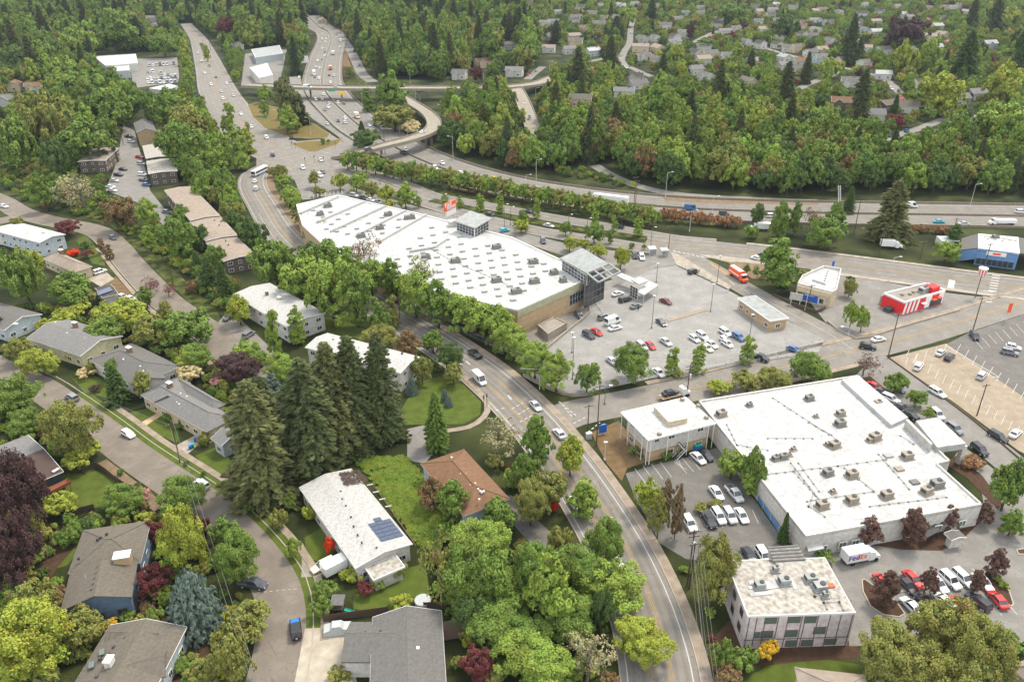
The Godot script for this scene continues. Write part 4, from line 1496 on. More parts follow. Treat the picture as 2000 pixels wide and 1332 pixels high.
	# main curving road
	var mr := road("main_road", [1300, 1400, 1292, 1332, 1281, 1270, 1258, 1190, 1226, 1110, 1186, 1032, 1124, 934, 1084, 880, 1046, 832, 1000, 783, 945, 733, 895, 697, 850, 667, 782, 626, 715, 588, 650, 545, 600, 508, 545, 455, 512, 402, 492, 365, 496, 340, 525, 325], 6.6, 6.6, "asphalt", 0.06)
	b = MB.new()
	for o in [-5.5, 5.3]:
		strip(b, mr.slice(0, 34), o - 0.11, o + 0.11, 0.085)
		strip(b, mr.slice(42), o - 0.09, o + 0.09, 0.085)
	strip(b, mr.slice(24, 34), 3.2, 3.35, 0.085)
	strip(b, mr.slice(42, 52), -3.2, -3.05, 0.085)
	strip(b, mr.slice(42, 58), -0.2, -0.05, 0.085)
	for e in [[1015, 825, 1050, 806], [1000, 799, 1022, 787], [1012, 810, 1034, 797], [1148, 845, 1172, 826], [1120, 828, 1150, 812], [1092, 785, 1125, 812], [1100, 860, 1128, 842], [968, 803, 985, 797], [1098, 790, 1118, 815]]:
		dashes(b, PackedVector3Array([g(e[0], e[1]), g(e[2], e[3])]), 0, 0.3, 1.0, 0.7, 0.09)
	for e in [[910, 705, 918, 712], [992, 772, 999, 780], [1195, 1010, 1200, 1018]]: line(b, e[0], e[1], e[2], e[3], 0.5, 0.088)
	struct("lane_line", b, mats["paint_white"])
	b = MB.new()
	for o in [-1.9, -1.5]: strip(b, mr.slice(0, 22), o - 0.06, o + 0.06, 0.085)
	for o in [1.6, 2.0]: strip(b, mr.slice(0, 22), o - 0.06, o + 0.06, 0.085)
	for o in [1.3, 1.6]: strip(b, mr.slice(42, 80), o - 0.06, o + 0.06, 0.085)
	struct("centre_line", b, mats["paint_yellow"])
	b = MB.new()
	run(b, mr.slice(0, 31), 7.6, 1.9, 0.0, 0.16)
	struct("sidewalk", b, mats["sidewalk"])
	b = MB.new()
	run(b, mr.slice(0, 31), 6.55, 0.2, 0.0, 0.17)
	run(b, mr.slice(0, 28), -6.7, 0.25, 0.0, 0.17)
	run(b, mr.slice(44, 90), 6.8, 0.25, 0.0, 0.17)
	struct("kerb", b, mats["kerb"])
	b = MB.new()
	strip(b, mr.slice(44, 92), 6.9, 10.5, 0.05)
	struct("dirt_shoulder", b, mats["dirt"])
	b = MB.new()
	run(b, path([905, 735, 935, 765, 952, 792, 945, 815, 915, 835, 870, 842]), 0.0, 1.6, 0.0, 0.15)
	struct("sidewalk", b, mats["sidewalk"])
	tracks(mr.slice(0, 33), [-3.6, 0.05, 3.6], 0.07)
	tracks(mr.slice(44), [-3.6, 3.6], 0.07)
	# cross street
	var cr := road("cross_street", [1046, 838, 1117, 808, 1200, 791, 1287, 773, 1387, 752, 1500, 725, 1620, 697, 1750, 666, 1860, 634, 1975, 598, 2060, 572], 5.8, 5.8, "asphalt", 0.055)
	b = MB.new()
	for o in [-0.25, 0.1]: strip(b, cr.slice(6), o - 0.07, o + 0.07, 0.08)
	struct("centre_line", b, mats["paint_yellow"])
	b = MB.new()
	run(b, cr.slice(6, 50), -6.9, 1.8, 0.0, 0.15)
	struct("sidewalk", b, mats["sidewalk"])
	b = MB.new()
	run(b, cr.slice(8, 18), 6.9, 1.8, 0.0, 0.15)
	struct("sidewalk", b, mats["sidewalk"])
	b = MB.new()
	run(b, cr.slice(62), 7.2, 2.6, 0.0, 0.15)
	struct("sidewalk", b, mats["sidewalk"])
	# street between deck and restaurant
	var sd := road("side_street", [1322, 488, 1350, 504, 1385, 522, 1460, 566, 1550, 615, 1620, 652, 1665, 682], 4.6, 4.6, "asphalt", 0.05)
	b = MB.new()
	for i in 9: line(b, 1388 + i * 4.2, 512 + i * 2.8, 1394 + i * 4.2, 520 + i * 2.8, 0.35, 0.075)
	struct("hatched_marking", b, mats["paint_yellow"])
	b = MB.new()
	strip(b, sd.slice(8), -0.1, 0.06, 0.075)
	for e in [[1425, 548, 1435, 556], [1455, 566, 1466, 574]]: line(b, e[0], e[1], e[2], e[3], 0.3, 0.078)
	struct("lane_line", b, mats["paint_white"])
	area("sidewalk", [1310, 493, 1325, 497, 1430, 560, 1422, 565, 1320, 517], "concrete", 0.16, false, 0.16)
	area("sidewalk", [1360, 497, 1410, 500, 1500, 512, 1500, 518, 1440, 512, 1420, 512], "concrete", 0.16, false, 0.16)
	area("dirt_island", [1415, 508, 1440, 506, 1500, 517, 1500, 545, 1470, 545], "dirt", 0.10, false, 0.1)
	# driveway by the shopping block
	road("access_road", [1668, 690, 1700, 697, 1735, 720, 1810, 775, 1880, 830, 1950, 885, 2010, 935, 2060, 980], 4.6, 4.6, "asphalt_old", 0.045)
	# left: upper street, lower street
	var us := road("hill_street", [-60, 368, 0, 392, 40, 415, 100, 432, 150, 441, 192, 453, 222, 478, 258, 520, 318, 583, 370, 622, 415, 655, 455, 700], 5.0, 5.0, "asphalt_brown", 0.04)
	road("hill_street", [-40, 440, 0, 432, 60, 420], 5.0, 4.0, "asphalt_brown", 0.036)
	var ls := road("lower_street", [-60, 690, 0, 722, 68, 752, 115, 783, 190, 836, 255, 887, 318, 930, 380, 972, 430, 1010, 475, 1055, 515, 1105, 540, 1150, 549, 1200, 545, 1262, 530, 1332, 510, 1420], 4.3, 4.3, "asphalt_brown", 0.04)
	b = MB.new()
	run(b, ls.slice(6, 36), -5.6, 0.2, 0.0, 0.14)
	run(b, us.slice(10), 5.1, 0.2, 0.0, 0.14)
	struct("kerb", b, mats["kerb"])
	b = MB.new()
	run(b, ls.slice(10, 32), -7.6, 1.5, 0.0, 0.13)
	run(b, us.slice(22, 50), 6.3, 1.4, 0.0, 0.13)
	struct("sidewalk", b, mats["sidewalk"])
	b = MB.new()
	strip(b, ls.slice(8, 34), -4.3, -6.9, 0.022)
	struct("grass_verge", b, mats["lawn"])
	area("dirt_verge", [190, 905, 207, 897, 290, 960, 322, 985, 300, 1000, 250, 955], "dirt", 0.024, false)
	b = MB.new()
	dashes(b, PackedVector3Array([g(502, 1158), g(585, 1150)]), 0, 0.12, 0.6, 0.5, 0.07)
	struct("chalk_line", b, mats["paint_white"])
	# far streets among the houses
	for e in [[1242, 20, 1233, 52, 1230, 82, 1220, 100, 1215, 120, 1237, 134, 1275, 150], [1030, 155, 1045, 142, 1060, 130], [1440, 75, 1500, 95, 1560, 112, 1640, 130, 1720, 150, 1760, 182], [1700, 282, 1760, 262, 1800, 250, 1850, 232, 1920, 225], [1556, 175, 1590, 160, 1640, 140], [1350, 85, 1400, 62, 1460, 50], [1100, 130, 1160, 118, 1215, 108]]:
		road("far_street", e, 3.4, 3.4, "asphalt_old", 0.03)
	# raised roads
	bridge("overpass", "concrete overpass crossing the freeway", [480, 166, 6.5, 560, 169, 7.5, 640, 171, 8.0, 720, 172, 8.2, 800, 172, 8.0, 900, 172, 7.6, 980, 170, 7.0, 1030, 166, 6.0, 1060, 160, 4.0, 1085, 150, 1.0], 6.2, [[607, 190], [668, 198], [760, 196], [820, 196]])
	bridge("loop_ramp", "curved concrete loop ramp over the freeway", [762, 178, 6.5, 785, 190, 6.2, 812, 206, 6.0, 838, 224, 6.4, 848, 242, 7.0, 836, 258, 7.5, 802, 271, 7.6, 750, 284, 7.0, 705, 296, 4.5, 655, 306, 0.4], 4.4, [[843, 283], [832, 288], [745, 302]])
	bridge("descending_ramp", "straight two lane ramp descending from the overpass into trees", [1005, 170, 6.6, 1015, 185, 5.5, 1026, 210, 3.5, 1037, 240, 1.5, 1050, 275, 0.2], 5.0, [])

func bridge(called, label, list, w: float, piers) -> void:
	var p := path(list, 0.0, true)
	var o = thing(called, label, "bridge", Vector3(p[0].x, 0, p[0].z))
	var q := PackedVector3Array()
	for a in p: q.append(a - Vector3(p[0].x, 0, p[0].z))
	var b := MB.new()
	run(b, q, 0.0, w * 2, -0.9, 0.0)
	part("road_slab", b, mats["bridge"], o)
	for s in [-1.0, 1.0]:
		var k := MB.new()
		run(k, q, s * (w - 0.15), 0.3, 0.0, 0.85)
		part("parapet", k, mats["bridge"], o)
		var l := MB.new()
		strip(l, q, s * (w - 1.0) - 0.07, s * (w - 1.0) + 0.07, 0.02)
		part("edge_line", l, mats["paint_white"], o)
	for e in piers:
		var c: Vector3 = g(e[0], e[1]) - o.position
		var m := MB.new()
		m.box(Vector3(c.x, 3.1, c.z), Vector3(1.2, 6.2, 1.2))
		m.box(Vector3(c.x, 6.1, c.z), Vector3(4.5, 0.9, 1.4))
		part("pier", m, mats["bridge"], o)
	for i in range(0, p.size() - 1, 3): block(ring(p.slice(i, mini(i + 4, p.size())), -w, w), p[i].y)

# ---- shops, offices and their yards ----------------------------------------------------------------
func slab(t: Node3D, called, pts, thick: float, m) -> MeshInstance3D:      # pts: pixel x, y and height of each corner
	var inv: Transform3D = t.transform.affine_inverse()
	var top := []
	for i in range(0, pts.size(), 3): top.append(inv * g(pts[i], pts[i + 1], pts[i + 2]))
	var b := MB.new()
	var dn := Vector3(0, -thick, 0)
	var c := Vector3.ZERO
	for p in top: c += p / top.size()
	for i in range(1, top.size() - 1):
		b.tri(top[0], top[i], top[i + 1], Vector3.UP)
		b.tri(top[0] + dn, top[i] + dn, top[i + 1] + dn, Vector3.DOWN)
	for i in top.size():
		var j := (i + 1) % top.size()
		b.quad(top[i], top[j], top[j] + dn, top[i] + dn, (top[i] + top[j]) * 0.5 - c)
	return inst(called, b.mesh(), mats[m], t)

# a glazed wall below the edge that shows from x0, y0 to x1, y1 at height h1, down to h0; one mesh for each bay of glass
func curtain(t: Node3D, x0, y0, x1, y1, h1: float, h0: float, cols: int, rows: int, frame = "steel_white", pane = "glass", inset := 0.0, hr := -1.0) -> void:
	var inv: Transform3D = t.transform.affine_inverse()
	var A: Vector3 = inv * g(x0, y0, h1 if hr < 0 else hr)
	var B: Vector3 = inv * g(x1, y1, h1 if hr < 0 else hr)
	var u := (B - A).normalized()
	var v := u.cross(Vector3.UP)
	var L := A.distance_to(B)
	var bs := Basis(u, Vector3.UP, v)
	var cam: Vector3 = inv * Vector3(0, CH, 0)
	if (cam - A).dot(v) < 0: v = -v
	A -= v * inset
	B -= v * inset
	for i in cols:
		var p := A.lerp(B, (i + 0.5) / cols)
		p.y = (h1 + h0) / 2
		inst("window", unit_box(), mats[pane], t, Transform3D(bs * Basis.from_scale(Vector3(L / cols - 0.1, h1 - h0 - 0.1, 0.12)), p))
	var b := MB.new()
	for i in cols + 1:
		var p := A.lerp(B, float(i) / cols)
		b.box(Vector3(p.x, (h1 + h0) / 2, p.z) + v * 0.05, Vector3(0.1, h1 - h0, 0.2), bs)
	for j in rows + 1:
		var p := (A + B) / 2
		b.box(Vector3(p.x, lerpf(h0, h1, float(j) / rows), p.z) + v * 0.04, Vector3(L, 0.08, 0.18), bs)
	inst("window_frame", b.mesh(), mats[frame], t)

func seams(t: Node3D, q, h: float, n: int) -> void:      # welded laps of the membrane, from edge q0-q1 to edge q3-q2
	var inv: Transform3D = t.transform.affine_inverse()
	var b := MB.new()
	for i in range(1, n):
		var f := float(i) / n
		var a: Vector3 = inv * g(lerpf(q[0], q[2], f), lerpf(q[1], q[3], f), h)
		var e: Vector3 = inv * g(lerpf(q[6], q[4], f), lerpf(q[7], q[5], f), h)
		b.bar(a, e, 0.07, 0.03)
	var o = inst("roof_seam", b.mesh(), mats["roof_seam"], t)
	o.set_meta("kind", "stuff")

func pipe_run(t: Node3D, list, h: float) -> void:
	var inv: Transform3D = t.transform.affine_inverse()
	var b := MB.new()
	for i in range(0, list.size() - 2, 2):
		var a: Vector3 = inv * g(list[i], list[i + 1], h)
		var e: Vector3 = inv * g(list[i + 2], list[i + 3], h)
		b.tube(a + Vector3(0, 0.16, 0), e + Vector3(0, 0.16, 0), 0.055, 0.055, 5)
		var n := maxi(1, int(a.distance_to(e) / 2.0))
		for k in n + 1: b.box(a.lerp(e, float(k) / n) + Vector3(0, 0.1, 0), Vector3(0.34, 0.2, 0.34))
	inst("roof_pipe", b.mesh(), mats["unit_grey"], t)

func make_commerce() -> void:
	# --- long white store
	var t = flat_building("store", "long store with white stepped roof and many skylights beside the boulevard", [578, 400, 660, 381, 830, 420, 1000, 464, 1097, 508, 1146, 546, 1011, 606, 850, 570, 640, 487, 590, 440], 9.0, "wall_tan", "roof_white", 0.5, "store")
	var sp := PackedVector2Array()
	for e in [[582, 419, 660, 385], [620, 434, 710, 395], [645, 453, 752, 403], [697, 460, 791, 412], [740, 473, 832, 420], [800, 492, 848, 484], [848, 484, 872, 468]]:
		var b := MB.new()
		var a: Vector3 = t.transform.affine_inverse() * g(e[0], e[1], 9.0)
		var c: Vector3 = t.transform.affine_inverse() * g(e[2], e[3], 9.0)
		b.bar(a + Vector3(0, 0.15, 0), c + Vector3(0, 0.15, 0), 0.7, 0.9)
		part("roof_step", b, mats["roof_curb"], t)
	rng.seed = 41
	for i in 9:
		for j in 8:
			var u := (i + 0.5 + (0.25 if j % 2 else -0.25)) / 9.0
			var v := (j + 0.5) / 8.0
			var p := Vector2(842, 438).lerp(Vector2(1088, 518), u).lerp(Vector2(752, 520).lerp(Vector2(1004, 594), u), v)
			if Vector2(p.x - 925, p.y - 452).length() < 22 or p.x > 1085: continue
			hatch(t, "skylight", p.x, p.y, 8.7, 1.7, 0.55, 1.2, "skylight", 0.35)
	for i in 6:
		for j in 4:
			var u := (i + 0.5 + (0.25 if j % 2 else -0.25)) / 6.0
			var v := (j + 0.5) / 4.0
			var p := Vector2(600, 405).lerp(Vector2(815, 425), u).lerp(Vector2(625, 450).lerp(Vector2(735, 480), u), v)
			hatch(t, "skylight", p.x, p.y, 8.7, 1.6, 0.55, 1.2, "skylight", 0.35)
	for e in [[640, 404, 3], [625, 420, 2.6], [758, 421, 3], [800, 427, 4], [742, 447, 2.6], [706, 463, 2.6], [832, 505, 2.8], [890, 512, 3], [970, 485, 3], [970, 550, 3], [1042, 514, 3], [1008, 572, 3], [1044, 552, 3], [1082, 535, 2.4], [1100, 550, 2]]:
		roof_unit(t, e[0], e[1], 8.75, e[2], 1.3, 1.8, "unit_grey", 0.35)
	pipe_run(t, [842, 487, 880, 508, 930, 530, 1000, 560], 8.75)
	for k in 9: hatch(t, "roof_railing", 604 + k * 8, 388 - k * 1.2, 9.2, 0.2, 1.4, 0.2, "steel_white")
	slab(t, "parapet_band", [1146, 546.6, 9.2, 1011, 606.6, 9.2, 1011, 607.4, 9.2, 1146, 547.4, 9.2], 2.2, "wall_sage")
	curtain(t, 1113, 560.7, 1145, 546.4, 6.2, 2.4, 6, 2, "steel", "glass", -0.06, 9.0)
	seams(t, [832, 422, 1000, 466, 850, 568, 740, 525], 8.72, 16)
	seams(t, [1000, 466, 1095, 510, 1010, 603, 850, 568], 8.72, 14)
	# entrance hall and tower
	slab(t, "entrance_roof", [1093, 504, 13.0, 1137, 484, 15.0, 1190, 515, 15.0, 1146, 533, 13.0], 0.5, "roof_metal")
	curtain(t, 1097, 509, 1145, 539, 12.3, 8.9, 8, 3, "steel_white", "glass", 0.4)
	curtain(t, 1146, 541, 1185, 523, 12.3, 1.0, 5, 5, "unit_grey", "glass", 0.6)
	for e in [[1146, 533, 13.0, 1169, 551.5, 12.6], [1190, 515, 15.0, 1212, 531, 14.2], [1169, 551.5, 12.6, 1212, 531, 14.2], [1160, 527.5, 13.6, 1183, 545, 13.1], [1175, 521, 14.3, 1197, 538, 13.6], [1157, 542, 12.8, 1201, 523, 14.6]]:
		var b := MB.new()
		b.bar(t.transform.affine_inverse() * g(e[0], e[1], e[2]), t.transform.affine_inverse() * g(e[3], e[4], e[5]), 0.5, 0.4)
		part("canopy_beam", b, mats["roof_metal"], t)
	slab(t, "tower_roof", [885, 431, 13.5, 919, 411, 14.5, 961, 426, 13.5, 928, 445, 12.5], 0.45, "roof_metal")
	curtain(t, 891, 434, 925, 446, 12.2, 9.0, 6, 3, "steel_white", "glass", 0.3)
	curtain(t, 928, 446, 955, 431, 12.2, 7.5, 5, 4, "steel_white", "glass", 0.3)
	hatch(t, "roof_shed", 885, 441, 8.7, 3.6, 2.2, 3.0, "wall_white", 0.3)
	# glass lift house and covered walk on the deck
	t = thing("lift_shelter", "small white steel and glass shelter with two flat canopies on the parking deck", "shelter", g(1243, 585))
	slab(t, "roof", [1233, 546, 5.6, 1250, 540, 5.6, 1267, 548, 5.6, 1248, 555, 5.6], 0.35, "roof_white")
	slab(t, "canopy", [1246, 570, 3.6, 1258, 576, 3.6, 1287, 557, 3.6, 1268, 548, 3.6], 0.3, "roof_white")
	slab(t, "canopy", [1204, 538, 3.6, 1214, 533, 3.6, 1250, 547, 3.6, 1236, 553, 3.6], 0.3, "roof_white")
	curtain(t, 1232, 556, 1247, 564, 4.2, 0.2, 3, 4, "steel_white")
	for e in [[1258, 577], [1285, 558], [1270, 550], [1208, 539], [1214, 536]]:
		var p: Vector3 = t.transform.affine_inverse() * g(e[0], e[1], 3.4)
		var b := MB.new()
		b.tube(Vector3(p.x, 0, p.z), Vector3(p.x, 3.4, p.z), 0.1, 0.1)
		part("post", b, mats["steel"], t)
	# low block at the store's service corner
	t = flat_building("loading_dock", "low concrete loading dock block below the store wall", [1050, 634, 1083, 618, 1108, 630, 1070, 652], 2.6, "concrete", "concrete_old", 0.3, "building", "concrete")
	# kiosk
	t = house("kiosk", "narrow tan kiosk with grey metal roof at the edge of the deck", [[1441, 583, 1505, 628, 1542, 622, 3.7, 0.0, "flat", "roof_metal", "wall_tan", 1]], "", "building")
	# white office
	t = house("office_building", "two storey white office with flat white roof and outside stair by the junction", [[1212, 806, 1266, 861, 1397, 826, 7.0, 0.0, "flat", "roof_membrane", "wall_white", 2, "", 1.3]], "", "building")
	house_roof_box(t, [1277, 803, 1306, 834, 1338, 822, 7.1], 1.3, "roof_membrane", "wall_cream")
	for e in [[1333, 783], [1364, 795], [1288, 850], [1380, 818]]: hatch(t, "roof_vent", e[0], e[1], 7.1, 0.9, 0.7, 0.7, "unit_tan", 0.3)
	var fr = frame_of([1212, 806, 1266, 861, 1397, 826, 7.0])
	for s in [-0.45, -0.2, 0.05, 0.3, 0.47]:
		for w in [-1.0, 1.0]:
			var cb := MB.new()
			cb.box(Vector3(s * fr[1], 3.4, w * (fr[2] / 2 - 0.15)), Vector3(0.15, 6.8, 0.15))
			part("column", cb, mats["trim"], t)
	for s in [-0.4, -0.1, 0.2, 0.45]:
		var cb := MB.new()
		cb.box(Vector3(fr[1] / 2 - 0.15, 3.4, s * fr[2]), Vector3(0.15, 6.8, 0.15))
		part("column", cb, mats["trim"], t)
	var bw := MB.new()
	bw.box(Vector3(0, 1.35, 0), Vector3(fr[1] - 2.5, 2.7, fr[2] - 2.5))
	part("brick_base", bw, mats["wall_tan"], t)
	stair(g(1337, 876, 1.8), g(1318, 896, 0.1), g(1326, 863, 3.5), t)
	# shopping block
	t = flat_building("shopping_block", "large white flat roofed shopping block covered with rooftop units", [1365, 783, 1677, 733, 1857, 900, 1832, 906, 1920, 985, 1575, 1048], 5.6, "wall_white", "roof_membrane", 0.45, "building", "wall_white")
	for e in [[1581, 781, 1.9], [1642, 811, 1.9], [1641, 831, 2.2], [1715, 791, 1.8], [1709, 858, 2.4], [1700, 862, 1.4], [1630, 873, 2.2], [1618, 870, 1.2], [1515, 898, 1.5], [1530, 895, 1.6], [1617, 927, 2.0], [1664, 931, 2.2], [1772, 895, 2.2], [1732, 971, 2.2], [1810, 963, 2.2], [1830, 950, 2.4], [1664, 981, 2.2], [1606, 991, 2.2], [1464, 793, 1.3], [1409, 812, 2.2], [1627, 962, 1.0], [1594, 815, 0.9], [1550, 879, 1.0], [1541, 890, 1.0]]:
		roof_unit(t, e[0], e[1], 5.35, e[2], e[2] * 0.55, e[2] * 0.75, "unit_tan" if int(e[0]) % 3 else "unit_grey", 0.25 + (int(e[1]) % 5) * 0.08)
	for e in [[1735, 891, "roof_hatch", "skylight"], [1757, 917, "roof_hatch", "unit_tan"], [1787, 943, "roof_hatch", "roof_pale"]]: hatch(t, e[2], e[0], e[1], 5.3, 1.8, 0.4, 1.5, e[3], 0.25)
	for e in [[1500, 857, 1588, 857], [1510, 778, 1633, 858], [1550, 921, 1605, 981], [1500, 927, 1637, 911, 1732, 898], [1717, 888, 1777, 956], [1577, 980, 1707, 961], [1590, 965, 1580, 990, 1612, 1010], [1650, 915, 1707, 960], [1700, 990, 1850, 972], [1545, 905, 1600, 975], [1580, 826, 1625, 850], [1420, 830, 1440, 870, 1500, 880], [1760, 852, 1785, 868], [1560, 905, 1600, 960]]:
		pipe_run(t, e, 5.35)
	seams(t, [1368, 784, 1674, 735, 1830, 905, 1485, 930], 5.32, 26)
	seams(t, [1485, 930, 1835, 905, 1915, 984, 1577, 1045], 5.32, 28)
	slab(t, "raised_roof", [1645, 741, 6.3, 1677, 733, 6.3, 1775, 815, 6.3, 1742, 830, 6.3], 1.0, "roof_membrane")
	slab(t, "canopy_roof", [1790, 822, 6.6, 1833, 815, 6.6, 1888, 866, 6.6, 1832, 874, 6.6], 1.6, "roof_membrane")
	slab(t, "screen_wall", [1770, 820, 7.4, 1775, 818, 7.4, 1823, 866, 7.4, 1820, 869, 7.4], 2.2, "wall_grey")
	for e in [[1884, 870], [1838, 880]]:
		var p: Vector3 = t.transform.affine_inverse() * g(e[0], e[1], 5.0)
		var b := MB.new()
		b.box(Vector3(p.x, 2.5, p.z), Vector3(1.2, 5.0, 1.0), Basis(Vector3.UP, 0.3))
		part("column", b, mats["wall_white"], t)
	for e in [[1612, 1041], [1650, 1034], [1675, 1030], [1722, 1022], [1800, 1008], [1838, 1002], [1885, 993]]:
		var p: Vector3 = t.transform.affine_inverse() * g(e[0], e[1] + 2, 5.3)
		var d := g(1920, 985, 5.6) - g(1575, 1048, 5.6)
		window(t, Transform3D(Basis(Vector3.UP, atan2(-d.z, d.x)), Vector3(p.x, 2.1, p.z) + Vector3(0.1, 0, 0.5)), 1.6, 1.3, "trim", "glass_green")
	slab(t, "awning", [1572, 1053, 3.4, 1600, 1049, 3.4, 1611, 1071, 2.9, 1580, 1077, 2.9], 0.2, "roof_white")
	t = thing("storage_shed", "small white shed with grey roof beside the shopping block", "shed", g(1862, 1050))
	wing(t, frame_of([1845, 1042, 1860, 1056, 1881, 1043, 2.6]), 2.6, 0.4, "gable", "roof_grey", "wall_white", 0)
	t = thing("smoking_shelter", "dark steel framed shelter against the shopping block wall", "shelter", g(1822, 1042))
	slab(t, "roof", [1803, 1040, 2.5, 1830, 1022, 2.5, 1838, 1036, 2.5, 1812, 1050, 2.5], 0.12, "unit_dark")
	for e in [[1804, 1041], [1811, 1049], [1837, 1036]]:
		var p: Vector3 = t.transform.affine_inverse() * g(e[0], e[1], 2.4)
		var b := MB.new()
		b.tube(Vector3(p.x, 0, p.z), Vector3(p.x, 2.4, p.z), 0.06, 0.06)
		part("post", b, mats["unit_dark"], t)
	# lilac office
	t = house("office_building", "lilac panelled office with weathered white flat roof and green windows", [[1461, 1205, 1672, 1198, 1616, 1090, 7.6, 0.0, "box", "roof_old", "wall_lilac", 0]], "", "building")
	fr = frame_of([1461, 1205, 1672, 1198, 1616, 1090, 7.6])
	var cam: Vector3 = t.transform.affine_inverse() * Vector3(0, CH, 0)
	var zs := signf(cam.z)
	var L: float = fr[1]
	var xs := -1.0 if (t.transform * Vector3(-L / 2, 0, 0)).x < (t.transform * Vector3(L / 2, 0, 0)).x else 1.0
	var zw: float = zs * (fr[2] / 2)
	for e in [[0.22, 6.6, 1.3], [0.44, 6.6, 1.3], [0.59, 6.5, 1.4], [0.21, 3.4, 1.5], [0.44, 3.4, 1.5], [0.70, 3.9, 1.5], [0.46, 1.0, 1.4], [0.61, 1.0, 1.4], [0.83, 1.1, 1.3]]:
		window(t, Transform3D(Basis(), Vector3(xs * L / 2 - xs * e[0] * L, e[1], zw + zs * 0.02)), 1.95, e[2], "trim_dark", "glass_green")
	window(t, Transform3D(Basis(), Vector3(xs * L / 2 - xs * 0.12 * L, 3.3, zw + zs * 0.02)), 0.9, 1.3, "trim_dark", "glass_green")
	for f in [0.02, 0.09, 0.17, 0.29, 0.38, 0.51, 0.54, 0.66, 0.77, 0.87, 0.98]:
		var b := MB.new()
		b.box(Vector3(xs * L / 2 - xs * f * L, 3.75, zw + zs * 0.03), Vector3(0.12, 7.3, 0.08))
		part("panel_joint", b, mats["trim_dark"], t)
	var bb := MB.new()
	bb.box(Vector3(0, 2.15, zw + zs * 0.03), Vector3(L * 0.99, 0.12, 0.07))
	part("panel_joint", bb, mats["trim_dark"], t)
	for e in [[-0.3, 6.0], [0.0, 6.0], [0.3, 6.0], [-0.3, 2.6], [0.0, 2.6], [0.3, 2.6]]:
		for q in [-1.0, 1.0]:
			if cam.x * q > L / 2: window(t, Transform3D(Basis(Vector3.UP, PI / 2), Vector3(q * (L / 2 + 0.02), e[1], e[0] * fr[2])), 1.4, 1.6, "trim_dark")
	slab(t, "stair_roof", [1500, 1070, 9.4, 1560, 1066, 9.4, 1574, 1092, 8.2, 1511, 1096, 8.2], 0.3, "roof_old")
	for i in 5:
		var rb := MB.new()
		var fa := i / 4.0
		rb.bar(t.transform.affine_inverse() * g(lerpf(1500, 1511, fa), lerpf(1070, 1096, fa), lerpf(9.45, 8.25, fa)), t.transform.affine_inverse() * g(lerpf(1560, 1574, fa), lerpf(1066, 1092, fa), lerpf(9.45, 8.25, fa)), 0.3, 0.2)
		part("roof_rib", rb, mats["roof_pale"], t)
	slab(t, "stair_house", [1502, 1072, 9.0, 1559, 1068, 9.0, 1572, 1092, 7.9, 1512, 1096, 7.9], 1.6, "wall_lilac")
	slab(t, "roof_cricket", [1513, 1096, 8.1, 1573, 1093, 8.1, 1577, 1110, 7.8, 1561, 1127, 7.7, 1523, 1112, 7.8], 0.25, "roof_old")
	for e in [[1515, 1116, 1.0], [1484, 1147, 1.7], [1532, 1139, 1.9], [1583, 1134, 1.9], [1602, 1150, 2.1], [1612, 1166, 0.9]]: roof_unit(t, e[0], e[1], 7.75, e[2], 0.9, e[2] * 0.8, "roof_metal", 0.1)
	for e in [[1547, 1138, 0.7, 3.4, 0.1], [1474, 1138, 2.0, 0.9, 0.1], [1487, 1160, 4.0, 0.8, 0.1], [1505, 1143, 2.6, 1.8, 0.1], [1471, 1148, 1.6, 0.6, 0.1]]: hatch(t, "roof_patch", e[0], e[1], 7.75, e[2], 0.12, e[3], "roof_white", e[4])
	hatch(t, "roof_hatch", 1624, 1145, 7.75, 1.1, 0.3, 0.9, "red_orange", 0.1)
	pipe_run(t, [1590, 1155, 1592, 1166, 1606, 1162, 1616, 1190], 7.75)
	pipe_run(t, [1606, 1168, 1610, 1178, 1640, 1177, 1648, 1192], 7.75)
	# striped fast food restaurant
	t = flat_building("restaurant", "small fast food restaurant with red walls and white stripes", [1726, 573, 1812, 553, 1848, 568, 1768, 591], 4.6, "red_paint", "concrete_old", 0.6, "restaurant", "white_paint")
	var inv: Transform3D = t.transform.affine_inverse()
	var A: Vector3 = inv * g(1768, 591, 4.6)
	var B: Vector3 = inv * g(1848, 568, 4.6)
	var u := (B - A).normalized()
	var v := u.cross(Vector3.UP)
	if (inv * Vector3(0, CH, 0) - A).dot(v) < 0: v = -v
	var bs := Basis(u, Vector3.UP, u.cross(Vector3.UP))
	var LL := A.distance_to(B)
	for i in 4:
		var b := MB.new()
		var p: Vector3 = A + u * LL * (0.03 + i * 0.098) + v * 0.06
		b.quad(Vector3(p.x, 0.3, p.z) - u * 0.5, Vector3(p.x, 4.3, p.z) + u * 0.1, Vector3(p.x, 4.3, p.z) + u * 1.15, Vector3(p.x, 0.3, p.z) + u * 0.55, v)
		part("white_stripe", b, mats["white_paint"], t)
	for e in [[0.60, 2.6, 0.14, 4.0], [0.92, 2.6, 0.12, 4.0]]:
		var b := MB.new()
		var p: Vector3 = A + u * LL * e[0] + v * 0.08
		b.box(Vector3(p.x, e[1] - 0.2, p.z), Vector3(LL * e[2], e[3], 0.12), bs)
		part("white_panel", b, mats["white_paint"], t)
	for e in [[0.47, 2.6], [0.72, 2.9], [0.84, 3.1]]:
		var b := MB.new()
		var p: Vector3 = A + u * LL * e[0] + v * 0.55
		b.box(Vector3(p.x, e[1], p.z), Vector3(LL * 0.09, 0.25, 1.0), bs)
		part("awning", b, mats["white_paint" if e[0] < 0.5 else "red_orange"], t)
